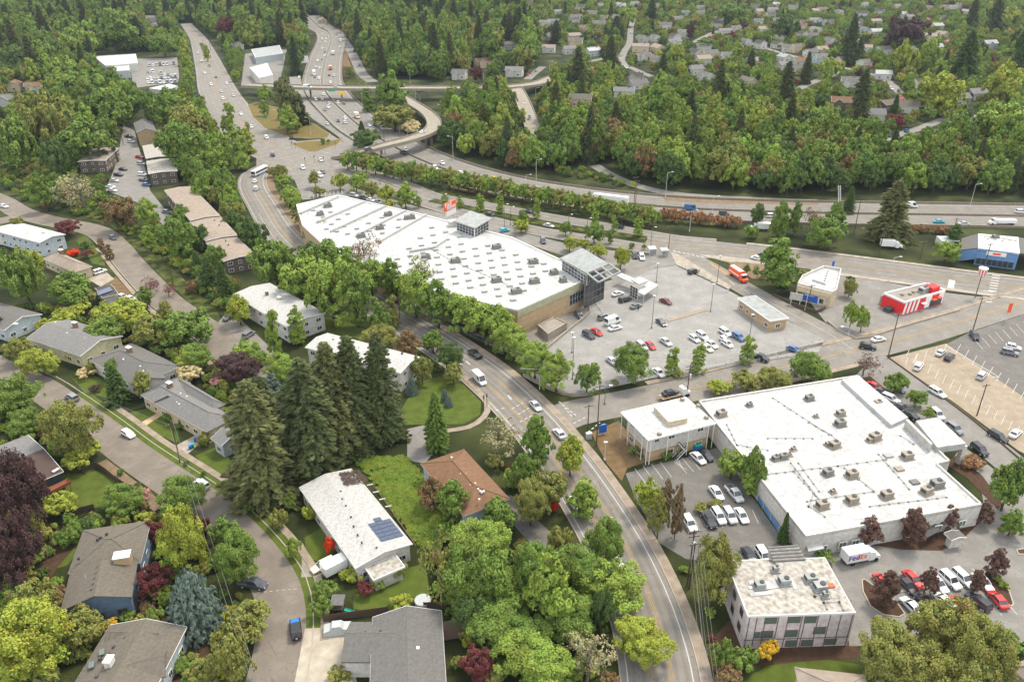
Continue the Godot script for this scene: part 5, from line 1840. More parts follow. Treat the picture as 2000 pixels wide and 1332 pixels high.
	for e in [[0.70, 1.4, 0.1], [0.80, 1.5, 0.1], [0.9, 1.5, 0.08]]:
		var p: Vector3 = A + u * LL * e[0] + v * 0.13
		window(t, Transform3D(bs, Vector3(p.x, e[1], p.z)), LL * e[2], 2.0, "trim_dark")
	roof_unit(t, 1804, 570, 4.35, 3.0, 1.4, 2.0, "roof_metal", 0.5)
	for e in [[1763, 577], [1778, 576], [1785, 572]]: hatch(t, "roof_vent", e[0], e[1], 4.3, 0.8, 0.7, 0.8, "unit_tan", 0.4)
	slab(t, "roof_box", [1810, 556, 6.2, 1823, 552, 6.2, 1838, 559, 6.2, 1824, 564, 6.2], 1.8, "red_paint")
	hatch(t, "cold_store", 1729, 593, 0, 2.8, 2.8, 2.2, "roof_metal", 0.5)
	hatch(t, "bin_store", 1740, 607, 0, 4.4, 1.5, 2.2, "unit_dark", 0.5)
	# cream building with a blue mural
	t = flat_building("corner_shop", "cream angled shop with white roof and a blue painted mural", [1558, 556, 1567, 540, 1610, 521, 1644, 527, 1635, 568, 1625, 573], 5.2, "wall_cream", "roof_membrane", 0.9, "building", "wall_white")
	slab(t, "cream_band", [1558, 556.5, 5.9, 1625, 573.5, 5.9, 1625, 574.2, 5.9, 1558, 557.2, 5.9], 1.6, "wall_cream")
	inv = t.transform.affine_inverse()
	A = inv * g(1558, 556, 5.2)
	B = inv * g(1625, 573, 5.2)
	u = (B - A).normalized()
	v = u.cross(Vector3.UP)
	if (inv * Vector3(0, CH, 0) - A).dot(v) < 0: v = -v
	bs = Basis(u, Vector3.UP, u.cross(Vector3.UP))
	LL = A.distance_to(B)
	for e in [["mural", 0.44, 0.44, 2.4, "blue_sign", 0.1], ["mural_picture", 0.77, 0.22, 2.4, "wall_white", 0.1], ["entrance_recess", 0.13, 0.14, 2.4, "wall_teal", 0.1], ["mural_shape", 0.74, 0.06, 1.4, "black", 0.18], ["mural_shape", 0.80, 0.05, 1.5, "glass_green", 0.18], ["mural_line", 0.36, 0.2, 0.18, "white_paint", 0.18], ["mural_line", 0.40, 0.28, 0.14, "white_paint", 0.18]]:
		var b := MB.new()
		var p: Vector3 = A + u * LL * e[1] + v * e[5]
		var yy: float = {"mural_line": 2.3 + e[2]}.get(e[0], 1.7)
		b.box(Vector3(p.x, yy, p.z), Vector3(LL * e[2], e[3], 0.1), bs)
		part(e[0], b, mats[e[4]], t)
	pipe_run(t, [1618, 530, 1611, 549], 4.95)
	slab(t, "roof_divider", [1588, 544, 5.6, 1614, 552, 5.6, 1614, 553, 5.6, 1588, 545, 5.6], 0.7, "wall_white")
	fence("retaining_wall", "low wood retaining wall below the cream shop", [1510, 578, 1560, 600, 1596, 611, 1612, 603], 1.0, "wood_fence")
	sign_board("menu_board", "pale screen panels beside the cream shop", 1553, 597, 573, 4.0, 2.4, -0.5, "wall_grey", 2)
	# blue shop
	t = flat_building("blue_shop", "blue shop with white roof top, grey side slope and a banner", [1912, 484, 1993, 494, 1990, 463, 1912, 456], 6.5, "wall_bright_blue", "roof_membrane", 0.3, "building", "white_paint")
	slab(t, "side_slope", [1876, 488, 4.4, 1912, 484, 6.4, 1912, 456, 6.4, 1880, 465, 4.4], 0.3, "roof_grey")
	slab(t, "side_slope", [1993, 494, 6.4, 2040, 500, 4.4, 2036, 472, 4.4, 1990, 463, 6.4], 0.3, "roof_grey")
	slab(t, "side_wall", [1877, 490, 4.1, 1912, 486, 6.0, 1912, 458, 6.0, 1881, 467, 4.1], 4.0, "wall_bright_blue")
	curtain(t, 1914, 484.3, 1988, 493.4, 2.8, 0.4, 7, 1, "wall_bright_blue", "glass", -0.06, 6.5)
	inv = t.transform.affine_inverse()
	A = inv * g(1930, 486.2, 6.5)
	B = inv * g(1969, 491.0, 6.5)
	bs = Basis((B - A).normalized(), Vector3.UP, (B - A).normalized().cross(Vector3.UP))
	var bn := MB.new()
	bn.box((A + B) / 2 + Vector3(0, -1.5, 0.12), Vector3(A.distance_to(B), 1.5, 0.1), bs)
	var bo = part("banner", bn, mats["white_paint"], t)
	bn = MB.new()
	bn.box((A + B) / 2 + Vector3(0.1, -1.5, 0.2), Vector3(2.6, 0.8, 0.06), bs)
	part("banner_print", bn, mats["red_orange"], bo)
	roof_unit(t, 1945, 464, 6.3, 2.2, 0.8, 1.4, "unit_grey", 0.2)
	for e in [[1925, 462, 1985, 470], [1930, 467, 1960, 471]]: pipe_run(t, e, 6.3)
	# big pylon signs
	var sA := g(867, 399, 13.0)
	var sB := g(889, 389, 13.0)
	var base := (sA + sB) / 2
	var wd := sA.distance_to(sB)
	t = thing("store_sign", "tall red and white slanted store sign on white posts", "sign", Vector3(base.x, 0, base.z), atan2(-(sB - sA).z, (sB - sA).x))
	var pb := MB.new()
	pb.box(Vector3(0, 11.4, 0), Vector3(wd, 3.2, 0.6))
	part("red_panel", pb, mats["red_orange"], t)
	pb = MB.new()
	pb.box(Vector3(0.6, 8.6, 0), Vector3(wd - 1.2, 2.2, 0.5))
	part("white_panel", pb, mats["white_paint"], t)
	for xx in [-2.6, 0.4, 3.2]:
		pb = MB.new()
		pb.tube(Vector3(xx, 0, 0), Vector3(xx, 9.5, 0), 0.2, 0.2, 8)
		part("post", pb, mats["white_paint"], t)
	lettering(t, "Fred", 2.2, "white_paint", Transform3D(Basis(), Vector3(-1.6, 12.2, 0.36)))
	lettering(t, "Meyer", 2.2, "white_paint", Transform3D(Basis(), Vector3(0.6, 10.9, 0.36)))
	t = thing("bucket_sign", "red and white striped bucket shaped sign on a pole", "sign", g(1906, 581))
	pb = MB.new()
	pb.tube(Vector3.ZERO, Vector3(0, 8.2, 0), 0.16, 0.14, 8)
	part("pole", pb, mats["trim_dark"], t)
	pb = MB.new()
	pb.tube(Vector3(0, 8.0, 0), Vector3(0, 10.4, 0), 1.05, 1.35, 18)
	pb.tube(Vector3(0, 10.3, 0), Vector3(0, 10.7, 0), 1.45, 1.45, 18)
	var bk = part("bucket", pb, mats["white_paint"], t)
	for i in 9:
		var an := TAU * i / 9
		pb = MB.new()
		var d := Vector3(cos(an), 0, sin(an))
		var s2 := Vector3(-d.z, 0, d.x)
		pb.quad(d * 1.07 + s2 * 0.17 + Vector3(0, 8.05, 0), d * 1.37 + s2 * 0.2 + Vector3(0, 10.25, 0), d * 1.37 - s2 * 0.2 + Vector3(0, 10.25, 0), d * 1.07 - s2 * 0.17 + Vector3(0, 8.05, 0), d)
		part("stripe", pb, mats["red_paint"], bk)
	t = sign_board("pole_sign", "orange red sign board on a pole beside the cross street", 1966, 628, 592, 1.3, 3.2, 0.3, "red_orange", 1)
	t = sign_board("office_sign", "blue square sign in front of the white office", 1177, 849, 830, 2.0, 2.2, 0.35, "blue_sign", 2)
	var fb := MB.new()
	fb.box(Vector3(0, 3.1, 0.14), Vector3(0.9, 0.18, 0.04))
	part("white_line", fb, mats["white_paint"], t)
	sign_board("roof_sign", "slim blue sign pylon behind the cream shop", 1627, 523, 510, 0.8, 2.0, 0.2, "blue_sign", 1)
	# big sunken deck walls and rails
	fence("retaining_wall", "concrete wall along the deck's drive side", [1150, 580, 1152, 612, 1120, 640, 1060, 690], 1.1, "concrete")
	fence("retaining_wall", "concrete wall along the deck's street edge", [1022, 735, 1075, 762, 1120, 775, 1160, 770], 0.9, "concrete")
	fence("metal_railing", "grey metal railing along the boulevard end of the deck", [1270, 528, 1320, 518, 1425, 567, 1400, 571], 1.2, "steel", 3.0, "steel", true)
	fence("metal_railing", "grey metal railing along the street edge of the deck", [1160, 764, 1275, 740, 1400, 720, 1500, 704, 1600, 689], 1.1, "steel", 3.0, "steel", true)
	fence("chain_fence", "grey slatted fence between office lot and shopping block", [1400, 862, 1440, 920, 1478, 975], 1.6, "wall_grey", 2.6, "steel")
	fence("mesh_fence", "blue screened fence below the grey slatted one", [1480, 978, 1505, 1015, 1533, 1058], 1.5, "wall_bright_blue", 2.6, "steel")
	fence("retaining_wall", "low kerb wall around the restaurant drive", [1617, 629, 1672, 663, 1760, 640, 1875, 607], 0.6, "concrete")
	fence("retaining_wall", "timber kerb beside the gravel lot", [1737, 700, 1800, 745, 1900, 820, 1990, 895], 0.35, "wood_fence")
	fence("metal_railing", "metal railing on the ramp wall beside the store", [1150, 578, 1165, 596, 1178, 612], 1.2, "steel", 2.5, "steel", true)

func house_roof_box(t: Node3D, a, h: float, roof, wall) -> void:
	var f = frame_of(a)
	var X: Transform3D = t.transform.affine_inverse() * f[0]
	var b := MB.new()
	b.box(Vector3(0, a[6] + h / 2, 0), Vector3(f[1], h, f[2]))
	inst("roof_box", b.mesh(), mats[wall], t, X)
	b = MB.new()
	b.box(Vector3(0, a[6] + h + 0.05, 0), Vector3(f[1] + 0.2, 0.1, f[2] + 0.2))
	inst("roof_box_lid", b.mesh(), mats[roof], t, X)

func stair(mid: Vector3, foot: Vector3, top: Vector3, t: Node3D) -> void:
	var inv: Transform3D = t.transform.affine_inverse()
	mid.y = 1.8
	foot.y = 0.1
	top.y = 3.5
	for e in [[foot, mid], [mid, top]]:
		var a: Vector3 = inv * e[0]
		var c: Vector3 = inv * e[1]
		var d := (c - a)
		var s := Vector3(d.x, 0, d.z).cross(Vector3.UP).normalized()
		for k in 9:
			var b := MB.new()
			b.box(a.lerp(c, (k + 0.5) / 9), Vector3(0.32, 0.08, 1.3), Basis(s.cross(Vector3.UP), Vector3.UP, s))
			part("stair_tread", b, mats["unit_dark"], t)
		for q in [-0.7, 0.7]:
			var b := MB.new()
			b.bar(a + s * q, c + s * q, 0.08, 0.25)
			b.bar(a + s * q + Vector3(0, 1.0, 0), c + s * q + Vector3(0, 1.0, 0), 0.05, 0.05)
			for k in 5: b.tube(a.lerp(c, k / 4.0) + s * q, a.lerp(c, k / 4.0) + s * q + Vector3(0, 1.0, 0), 0.025, 0.025, 4)
			part("handrail", b, mats["trim"], t)

# ---- houses ----------------------------------------------------------------------------------------
func make_houses() -> void:
	var t
	t = house("house", "blue walled house with weathered grey-brown stepped roof and brick chimney", [[131, 1120, 274, 1098, 288, 1017, 4.8, 1.7, "hip", "roof_warm", "wall_blue", 1], [136, 1122, 117, 1195, 256, 1170, 4.6, 1.9, "gable", "roof_warm", "wall_blue", 1]])
	chimney(t, 239, 1092, 6.0, 2.8, "wall_tan", 1.0)
	vents(t, [189, 1054, 195, 1050, 207, 1043, 152, 1091, 190, 1109, 187, 1121, 184, 1131, 181, 1142, 178, 1153], 6.3)
	hatch(t, "skylight", 172, 1126, 5.6, 1.3, 0.25, 0.9, "glass_green", 0.4)
	t = house("house", "pale blue house with grey-brown roof, white chimney and front gables", [[214, 1222, 128, 1362, 290, 1372, 4.4, 1.7, "gable", "roof_warm", "wall_sky", 1], [222, 1230, 317, 1233, 297, 1264, 4.4, 1.2, "gable", "roof_warm", "wall_sky", 0], [215, 1295, 325, 1268, 284, 1332, 4.4, 1.5, "gable", "roof_warm", "wall_sky", 1]])
	chimney(t, 214, 1298, 5.8, 1.5, "wall_white", 1.2)
	for e in [[198, 1275], [178, 1300]]: hatch(t, "skylight", e[0], e[1], 5.3, 1.3, 0.25, 0.8, "glass_green", 0.4)
	vents(t, [221, 1264, 243, 1247, 211, 1278, 194, 1287, 188, 1322], 5.5)
	t = house("house", "long low house with stained white roof and rooftop solar panels", [[584, 953, 694, 1111, 811, 1070, 4.2, 1.0, "gable", "roof_aged", "wall_white", 1], [712, 1110, 729, 1135, 792, 1109, 3.1, 0.0, "flat", "roof_old", "wall_white", 0]])
	solar(t)
	vents(t, [668, 975, 675, 988, 685, 1010, 690, 1028, 698, 1045, 706, 1060, 735, 1070, 665, 960], 5.3, "unit_dark", 0.3)
	stains(t)
	t = house("house", "grey shingled house with white trim and projecting garage wing", [[862, 1194, 872, 1352, 722, 1352, 4.6, 1.9, "gable", "roof_grey", "wall_white", 1], [805, 1216, 685, 1216, 685, 1294, 4.0, 1.9, "gable", "roof_grey", "wall_white", 0]])
	vents(t, [800, 1207, 820, 1208, 802, 1243, 804, 1284, 797, 1319, 713, 1236, 743, 1233], 5.6)
	hatch(t, "skylight", 816, 1267, 6.0, 0.5, 0.3, 0.5, "trim", 0)
	t = house("house", "brown hip roofed house with pale walls beside the main road", [[906, 877, 996, 974, 906, 1009, 4.8, 2.0, "hip", "roof_brown", "wall_sky", 1]])
	vents(t, [882, 894, 884, 901, 885, 908, 900, 926, 909, 926, 919, 948, 928, 945, 934, 956, 938, 960, 941, 962, 945, 960, 936, 976], 6.4, "trim", 0.35)
	t = house("house", "dark walled house with half brown roof, three skylights and red deck", [[-14, 876, 53, 850, 128, 919, 4.6, 1.0, "gable", "roof_pale", "wall_teal", 1, "roof_choc"]])
	for e in [[53, 879], [78, 897], [108, 919]]: hatch(t, "skylight", e[0], e[1], 5.0, 1.5, 0.22, 0.6, "trim", 0.3)
	var d = thing("wood_balcony", "red stained wooden balcony on posts above the lawn", "balcony", g(118, 958))
	slab(d, "floor", [92, 952, 2.4, 130, 935, 2.4, 136, 941, 2.4, 100, 960, 2.4], 0.2, "wood_red")
	slab(d, "railing", [100, 957, 3.2, 136, 938, 3.2, 136.6, 939, 3.2, 100.6, 958, 3.2], 0.8, "wood_red")
	slab(d, "railing", [129, 932, 3.2, 136, 938, 3.2, 136.6, 938, 3.2, 129.6, 932, 3.2], 0.8, "wood_red")
	for e in [[134, 943], [103, 961]]:
		var p: Vector3 = g(e[0], e[1], 2.3) - d.position
		var b := MB.new()
		b.tube(Vector3(p.x, 0, p.z), Vector3(p.x, 2.3, p.z), 0.08, 0.08)
		part("post", b, mats["wood_red"], d)
	t = house("house", "cream house with layered pale grey roof and brick chimney", [[273, 771, 402, 843, 440, 806, 3.9, 2.0, "hip", "roof_pale", "wall_cream", 2], [316, 752, 300, 786, 350, 800, 4.0, 1.6, "gable", "roof_pale", "wall_cream", 0], [357, 741, 440, 790, 420, 806, 3.9, 1.6, "hip", "roof_pale", "wall_cream", 0]])
	chimney(t, 331, 756, 5.6, 1.4, "brick_wall", 1.3)
	vents(t, [352, 769, 364, 775, 399, 774, 349, 790, 345, 786], 5.0, "trim", 0.35)
	t = house("house", "white house with dark grey hip roof and brick chimney", [[172, 703, 265, 753, 344, 712, 3.9, 2.2, "hip", "roof_grey", "wall_white", 2], [245, 720, 263, 756, 320, 735, 3.8, 1.4, "gable", "roof_grey", "wall_white", 0]])
	chimney(t, 252, 686, 6.0, 1.4, "brick_wall", 1.2)
	vents(t, [242, 686, 240, 702, 273, 716, 279, 725], 5.6, "trim", 0.35)
	t = house("house", "pale yellow house with long light grey gable roof", [[51, 661, 156, 696, 233, 655, 4.0, 1.9, "gable", "roof_pale", "wall_yellow", 1]])
	chimney(t, 146, 637, 5.8, 1.3, "brick_wall", 1.2)
	vents(t, [107, 630, 130, 651, 120, 643, 165, 660], 5.6, "trim", 0.35)
	t = house("house", "grey roofed house with pale blue gable wall behind the clipped hedge", [[-60, 575, 81, 614, 32, 653, 4.0, 1.8, "gable", "roof_grey", "wall_sky", 1]])
	hatch(t, "skylight", 29, 633, 5.2, 1.4, 0.25, 0.7, "trim", 0.4)
	t = house("house", "white flat roofed two storey house with wide balcony windows", [[45, 437, 127, 458, 77, 475, 5.6, 0.9, "gable", "roof_white", "wall_sky", 1], [-20, 452, 40, 462, 70, 446, 5.2, 0.5, "gable", "roof_white", "wall_white", 0]])
	chimney(t, 83, 456, 6.4, 1.0, "concrete", 0.5)
	t = house("house", "tan roofed bungalow with red brick chimney on the hill street", [[118, 494, 179, 520, 141, 531, 3.8, 1.9, "hip", "roof_tan", "wall_cream", 1]])
	chimney(t, 119, 494, 5.4, 1.5, "brick_wall", 1.2)
	t = house("house", "small dark roofed house with one large solar panel", [[184, 563, 215, 556, 227, 575, 3.6, 0.7, "gable", "roof_dark", "wall_grey", 0]])
	slab(t, "solar_panel", [188, 569, 4.5, 213, 560, 4.5, 219, 567, 4.4, 190, 577, 4.4], 0.1, "solar")
	t = house("house", "small grey roofed house half hidden by the big firs", [[411, 857, 432, 872, 480, 850, 3.6, 1.4, "gable", "roof_pale", "wall_sky", 1]])
	t = house("house", "tan roofed house at the foot of the lilac office", [[1553, 1303, 1690, 1318, 1720, 1400, 4.0, 2.0, "hip", "roof_tan", "wall_cream", 0]])
	t = house("house", "brown roofed house below the big olive trees", [[1972, 1300, 2060, 1268, 2090, 1340, 4.0, 2.0, "hip", "roof_tan", "wall_cream", 0]])
	# apartments
	t = house("apartment_building", "long tan roofed apartment block stepping down in three sections", [[320, 372, 371, 431, 428, 420, 6.6, 0.5, "gable", "roof_tan", "wall_brown", 1], [371, 433, 401, 471, 462, 458, 6.0, 0.5, "gable", "roof_tan", "wall_brown", 1], [401, 474, 436, 511, 499, 498, 5.4, 0.5, "gable", "roof_tan", "wall_brown", 1]], "", "apartments")
	vents(t, [368, 372, 372, 384, 377, 393, 384, 400, 392, 408, 418, 430, 427, 440, 431, 432, 445, 478, 440, 470], 6.6)
	t = house("apartment_building", "white roofed apartment block with brick chimneys and pale walls", [[453, 576, 560, 639, 625, 606, 5.6, 0.8, "gable", "roof_aged", "wall_white", 1]], "", "apartments")
	chimney(t, 521, 577, 6.4, 1.0, "brick_wall", 1.5)
	chimney(t, 545, 585, 6.4, 1.1, "wall_cream", 0.8)
	t = house("apartment_building", "white roofed apartment block behind the tall firs and corner lawn", [[640, 651, 822, 698, 787, 731, 6.0, 0.9, "gable", "roof_aged", "wall_white", 1]], "", "apartments")
	vents(t, [650, 664, 690, 668, 785, 690, 700, 680], 6.8)
	t = house("apartment_building", "tan flat roofed apartment block behind slim pointed cypresses", [[180, 291, 150, 316, 188, 329, 6.0, 0.4, "gable", "roof_tan", "wall_brown", 1]], "", "apartments")
	t = house("apartment_building", "white roofed block above the parked cars, upper of two", [[277, 285, 284, 310, 328, 306, 6.0, 0.4, "gable", "roof_old", "wall_brown", 1]], "", "apartments")
	t = house("apartment_building", "white roofed block above the parked cars, lower of two", [[285, 315, 289, 340, 346, 335, 6.0, 0.4, "gable", "roof_old", "wall_brown", 1]], "", "apartments")
	t = house("apartment_building", "tall beige block with grey gable roof at the lot's end", [[260, 241, 266, 259, 302, 251, 8.0, 2.0, "gable", "roof_grey", "wall_tan", 0]], "", "apartments")
	t = flat_building("warehouse", "white warehouse with pale blue trim beside the far boulevard", [182, 110, 264, 105, 268, 123, 205, 128], 7.0, "wall_white", "roof_white", 0.4)
	t = flat_building("warehouse", "lower white warehouse wing in front of the blue trimmed one", [208, 122, 249, 119, 252, 137, 222, 139], 6.0, "wall_sky", "roof_white", 0.4)
	t = flat_building("warehouse", "white roofed row of sheds beside the far car yard", [290, 172, 330, 163, 346, 168, 320, 176], 4.0, "wall_white", "roof_white", 0.3)
	t = flat_building("warehouse", "bright white flat roofed shop right of the far boulevard", [487, 132, 521, 123, 532, 146, 505, 152], 7.0, "wall_white", "roof_white", 0.4)
	t = flat_building("warehouse", "pale blue shop roof beside the freeway trees", [490, 96, 545, 88, 552, 104, 498, 112], 6.0, "wall_sky", "roof_metal", 0.3)

func solar(t: Node3D) -> void:      # three columns of panels lying on the right slope
	var inv: Transform3D = t.transform.affine_inverse()
	var fr = frame_of([584, 953, 694, 1111, 811, 1070, 4.2])
	var o: Vector3 = inv * g(721, 1027, 4.75)
	var a: Vector3 = inv * g(745, 1063, 4.7)
	var c: Vector3 = inv * g(792, 1051, 4.45)
	var dx := (a.x - o.x) / 5.0
	var dz := (c.z - a.z) / 3.0
	var s := signf(c.z)
	var n := Vector3(0, fr[2] / 2, s * 1.0).normalized()
	for i in 3:
		for j in range([0, -1, 0][i], 5):
			var z := a.z + dz * (i + 0.5)
			var y: float = 4.2 + 1.0 * (1.0 - absf(z) / (fr[2] / 2))
			var b := MB.new()
			b.box(Vector3(o.x + dx * (j + 0.5), y + 0.28, z), Vector3(absf(dx) * 0.9, 0.06, absf(dz) * 0.95), Basis(Vector3.RIGHT, n, Vector3.RIGHT.cross(n)))
			part("solar_panel", b, mats["solar"], t)

func stains(t: Node3D) -> void:      # dark moss in a patch by the ridge, as flat scabs on the roof
	rng.seed = 77
	var inv: Transform3D = t.transform.affine_inverse()
	var b := MB.new()
	for i in 260:
		var u := rng.randf()
		var v := rng.randf()
		var q := Vector2(662, 924).lerp(Vector2(700, 918), u).lerp(Vector2(672, 948).lerp(Vector2(718, 940), u), v)
		var h := 5.17 - absf(u - 0.05) * 0.55
		b.box(inv * g(q.x, q.y, h + 0.03), Vector3(rnd(0.15, 0.6), 0.1, rnd(0.1, 0.35)), Basis(Vector3.UP, rnd(-0.4, 0.4)))
	var o = part("moss", b, mats["roof_choc"], t)
	o.set_meta("kind", "stuff")

func small_house(x, y, L: float, W: float, turn: float, roof, wall, eave := 3.6, rise := 2.3) -> void:
	var c := g(x, y, eave + rise * 0.5)
	c.y = 0
	var words = {"roof_grey": "grey", "roof_dark": "dark grey", "roof_pale": "pale grey", "roof_tan": "tan", "roof_brown": "brown", "roof_metal": "blue-grey", "roof_warm": "taupe", "roof_white": "white"}[roof]
	var wl = {"wall_white": "white", "wall_cream": "cream", "wall_sky": "pale blue", "wall_grey": "grey", "wall_tan": "tan", "wall_brown": "brown", "wall_blue": "blue"}[wall]
	var label = "%s house with %s gable roof among the far garden trees" % [wl, words]
	var t = thing("house", label, "house", c, turn, label)
	var X = t.transform
	house_block([X, L, W], 0.0)
	house_block([X, L, W], eave + rise * 0.5)
	wing(t, [X, L, W], eave, rise, "gable", roof, wall, 0)
	for q in [[0, 0, 0.9], [-0.4, 0, 0.7], [0.4, 0, 0.7], [0, 0.5, 0.55]]: view(X * Vector3(q[0] * L, (eave + rise) * q[2], q[1] * W * signf((X.affine_inverse() * Vector3(0, CH, 0)).z)))
	var cam: Vector3 = X.affine_inverse() * Vector3(0, CH, 0)
	for i in 2: window(t, Transform3D(Basis(), Vector3((i - 0.5) * L * 0.5, 1.9, signf(cam.z) * (W / 2 - 0.42))), 1.8, 1.3)
	window(t, Transform3D(Basis(Vector3.UP, PI / 2), Vector3(signf(cam.x) * (L / 2 - 0.42), 2.1, 0)), 1.8, 1.4)
	if int(x) % 2 == 0:
		var b := MB.new()
		b.box(Vector3(L * 0.2, eave + rise, 0.3), Vector3(0.9, 2.2, 0.7))
		part("chimney", b, mats["brick_wall"], t)
	if int(x) % 3 == 0: wing(t, [X * Transform3D(Basis(Vector3.UP, PI / 2), Vector3(-L * 0.2, 0, signf(cam.z) * W * 0.35)), W * 0.75, L * 0.42], eave, rise * 0.8, "gable", roof, wall, 0)

func make_far_houses() -> void:
	var rows = [[1120, 36, 1, 0], [1140, 51, 4, 2], [1170, 42, 0, 0], [1062, 41, 2, 0], [1205, 30, 0, 0], [1210, 6, 3, 0], [1160, 95, 5, 2], [1125, 76, 6, 1], [1257, 105, 0, 0], [1242, 145, 1, 0], [1246, 158, 0, 0], [1220, 173, 2, 0], [1252, 87, 3, 1], [1317, 78, 2, 0], [1360, 98, 1, 0], [1387, 100, 0, 1], [1420, 103, 0, 0], [1417, 57, 2, 0], [1402, 43, 1, 3], [1457, 77, 0, 0], [1487, 81, 1, 0], [1482, 38, 0, 0], [1367, 22, 0, 3], [1380, 143, 0, 0], [1360, 130, 2, 0], [1462, 153, 6, 1], [1135, 187, 6, 1], [1240, 4, 2, 0], [1175, 9, 2, 0], [1005, 133, 2, 0], [1520, 83, 1, 0], [1541, 89, 0, 0], [1585, 98, 0, 0], [1605, 108, 2, 2], [1567, 62, 1, 0], [1592, 66, 6, 2], [1622, 76, 0, 0], [1620, 39, 1, 3], [1675, 79, 3, 1], [1727, 93, 6, 0], [1712, 58, 5, 2], [1862, 11, 2, 0], [1685, 23, 1, 0], [1690, 118, 6, 0], [1727, 140, 5, 0], [1662, 153, 0, 0], [1797, 156, 1, 0], [1735, 198, 6, 4], [1775, 201, 6, 0], [1647, 193, 4, 4], [1877, 186, 2, 0], [1910, 176, 2, 0], [1832, 47, 5, 0], [1815, 67, 3, 1], [1705, 216, 2, 0], [1935, 81, 5, 2], [1842, 63, 3, 1], [1510, 16, 2, 0], [1550, 11, 0, 0], [1592, 18, 3, 1], [1592, 36, 2, 0], [1505, 26, 1, 0], [1532, 122, 2, 0], [1552, 128, 0, 0], [897, 138, 0, 0], [942, 116, 4, 1], [992, 83, 0, 0], [25, 160, 4, 1], [66, 163, 4, 0], [15, 188, 2, 0], [465, 84, 1, 3], [296, 32, 2, 0], [300, 46, 2, 0], [1090, 20, 2, 0], [1300, 45, 0, 0], [1335, 60, 2, 0], [1660, 60, 1, 0], [1750, 70, 0, 0], [1640, 20, 0, 0], [1775, 30, 2, 0], [1440, 20, 0, 0], [1560, 40, 1, 0], [630, 36, 3, 1]]
	var rf = ["roof_grey", "roof_dark", "roof_pale", "roof_tan", "roof_brown", "roof_metal", "roof_warm"]
	var wl = ["wall_white", "wall_cream", "wall_sky", "wall_grey", "wall_brown"]
	rng.seed = 55
	for e in rows:
		small_house(e[0], e[1], rnd(12, 17), rnd(8, 10.5), [0.35, 0.35 + PI / 2, -0.2, 0.5][rng.randi() % 4], rf[e[2]], wl[e[3]], rnd(4.0, 5.6), rnd(2.2, 3.2))
	# the rows between them
	for y in [8, 20, 34, 50, 68, 88, 110]:
		for k in 21:
			var x: float = 1085.0 + k * 40.0 + rnd(-14, 14)
			var Y: float = y + rnd(-5, 5)
			var skip := rng.randf() < 0.46
			var c := g(x, Y, 4.0)
			if skip or not clear(c.x, c.z, [Vector2(x, Y)], 8.0): continue
			small_house(x, Y, rnd(11, 16), rnd(8, 10), [0.35, 0.35 + PI / 2, -0.2, 0.5][rng.randi() % 4], rf[rng.randi() % 7], wl[[0, 0, 0, 1, 2, 3][rng.randi() % 6]], rnd(4.0, 5.6), rnd(2.2, 3.2))

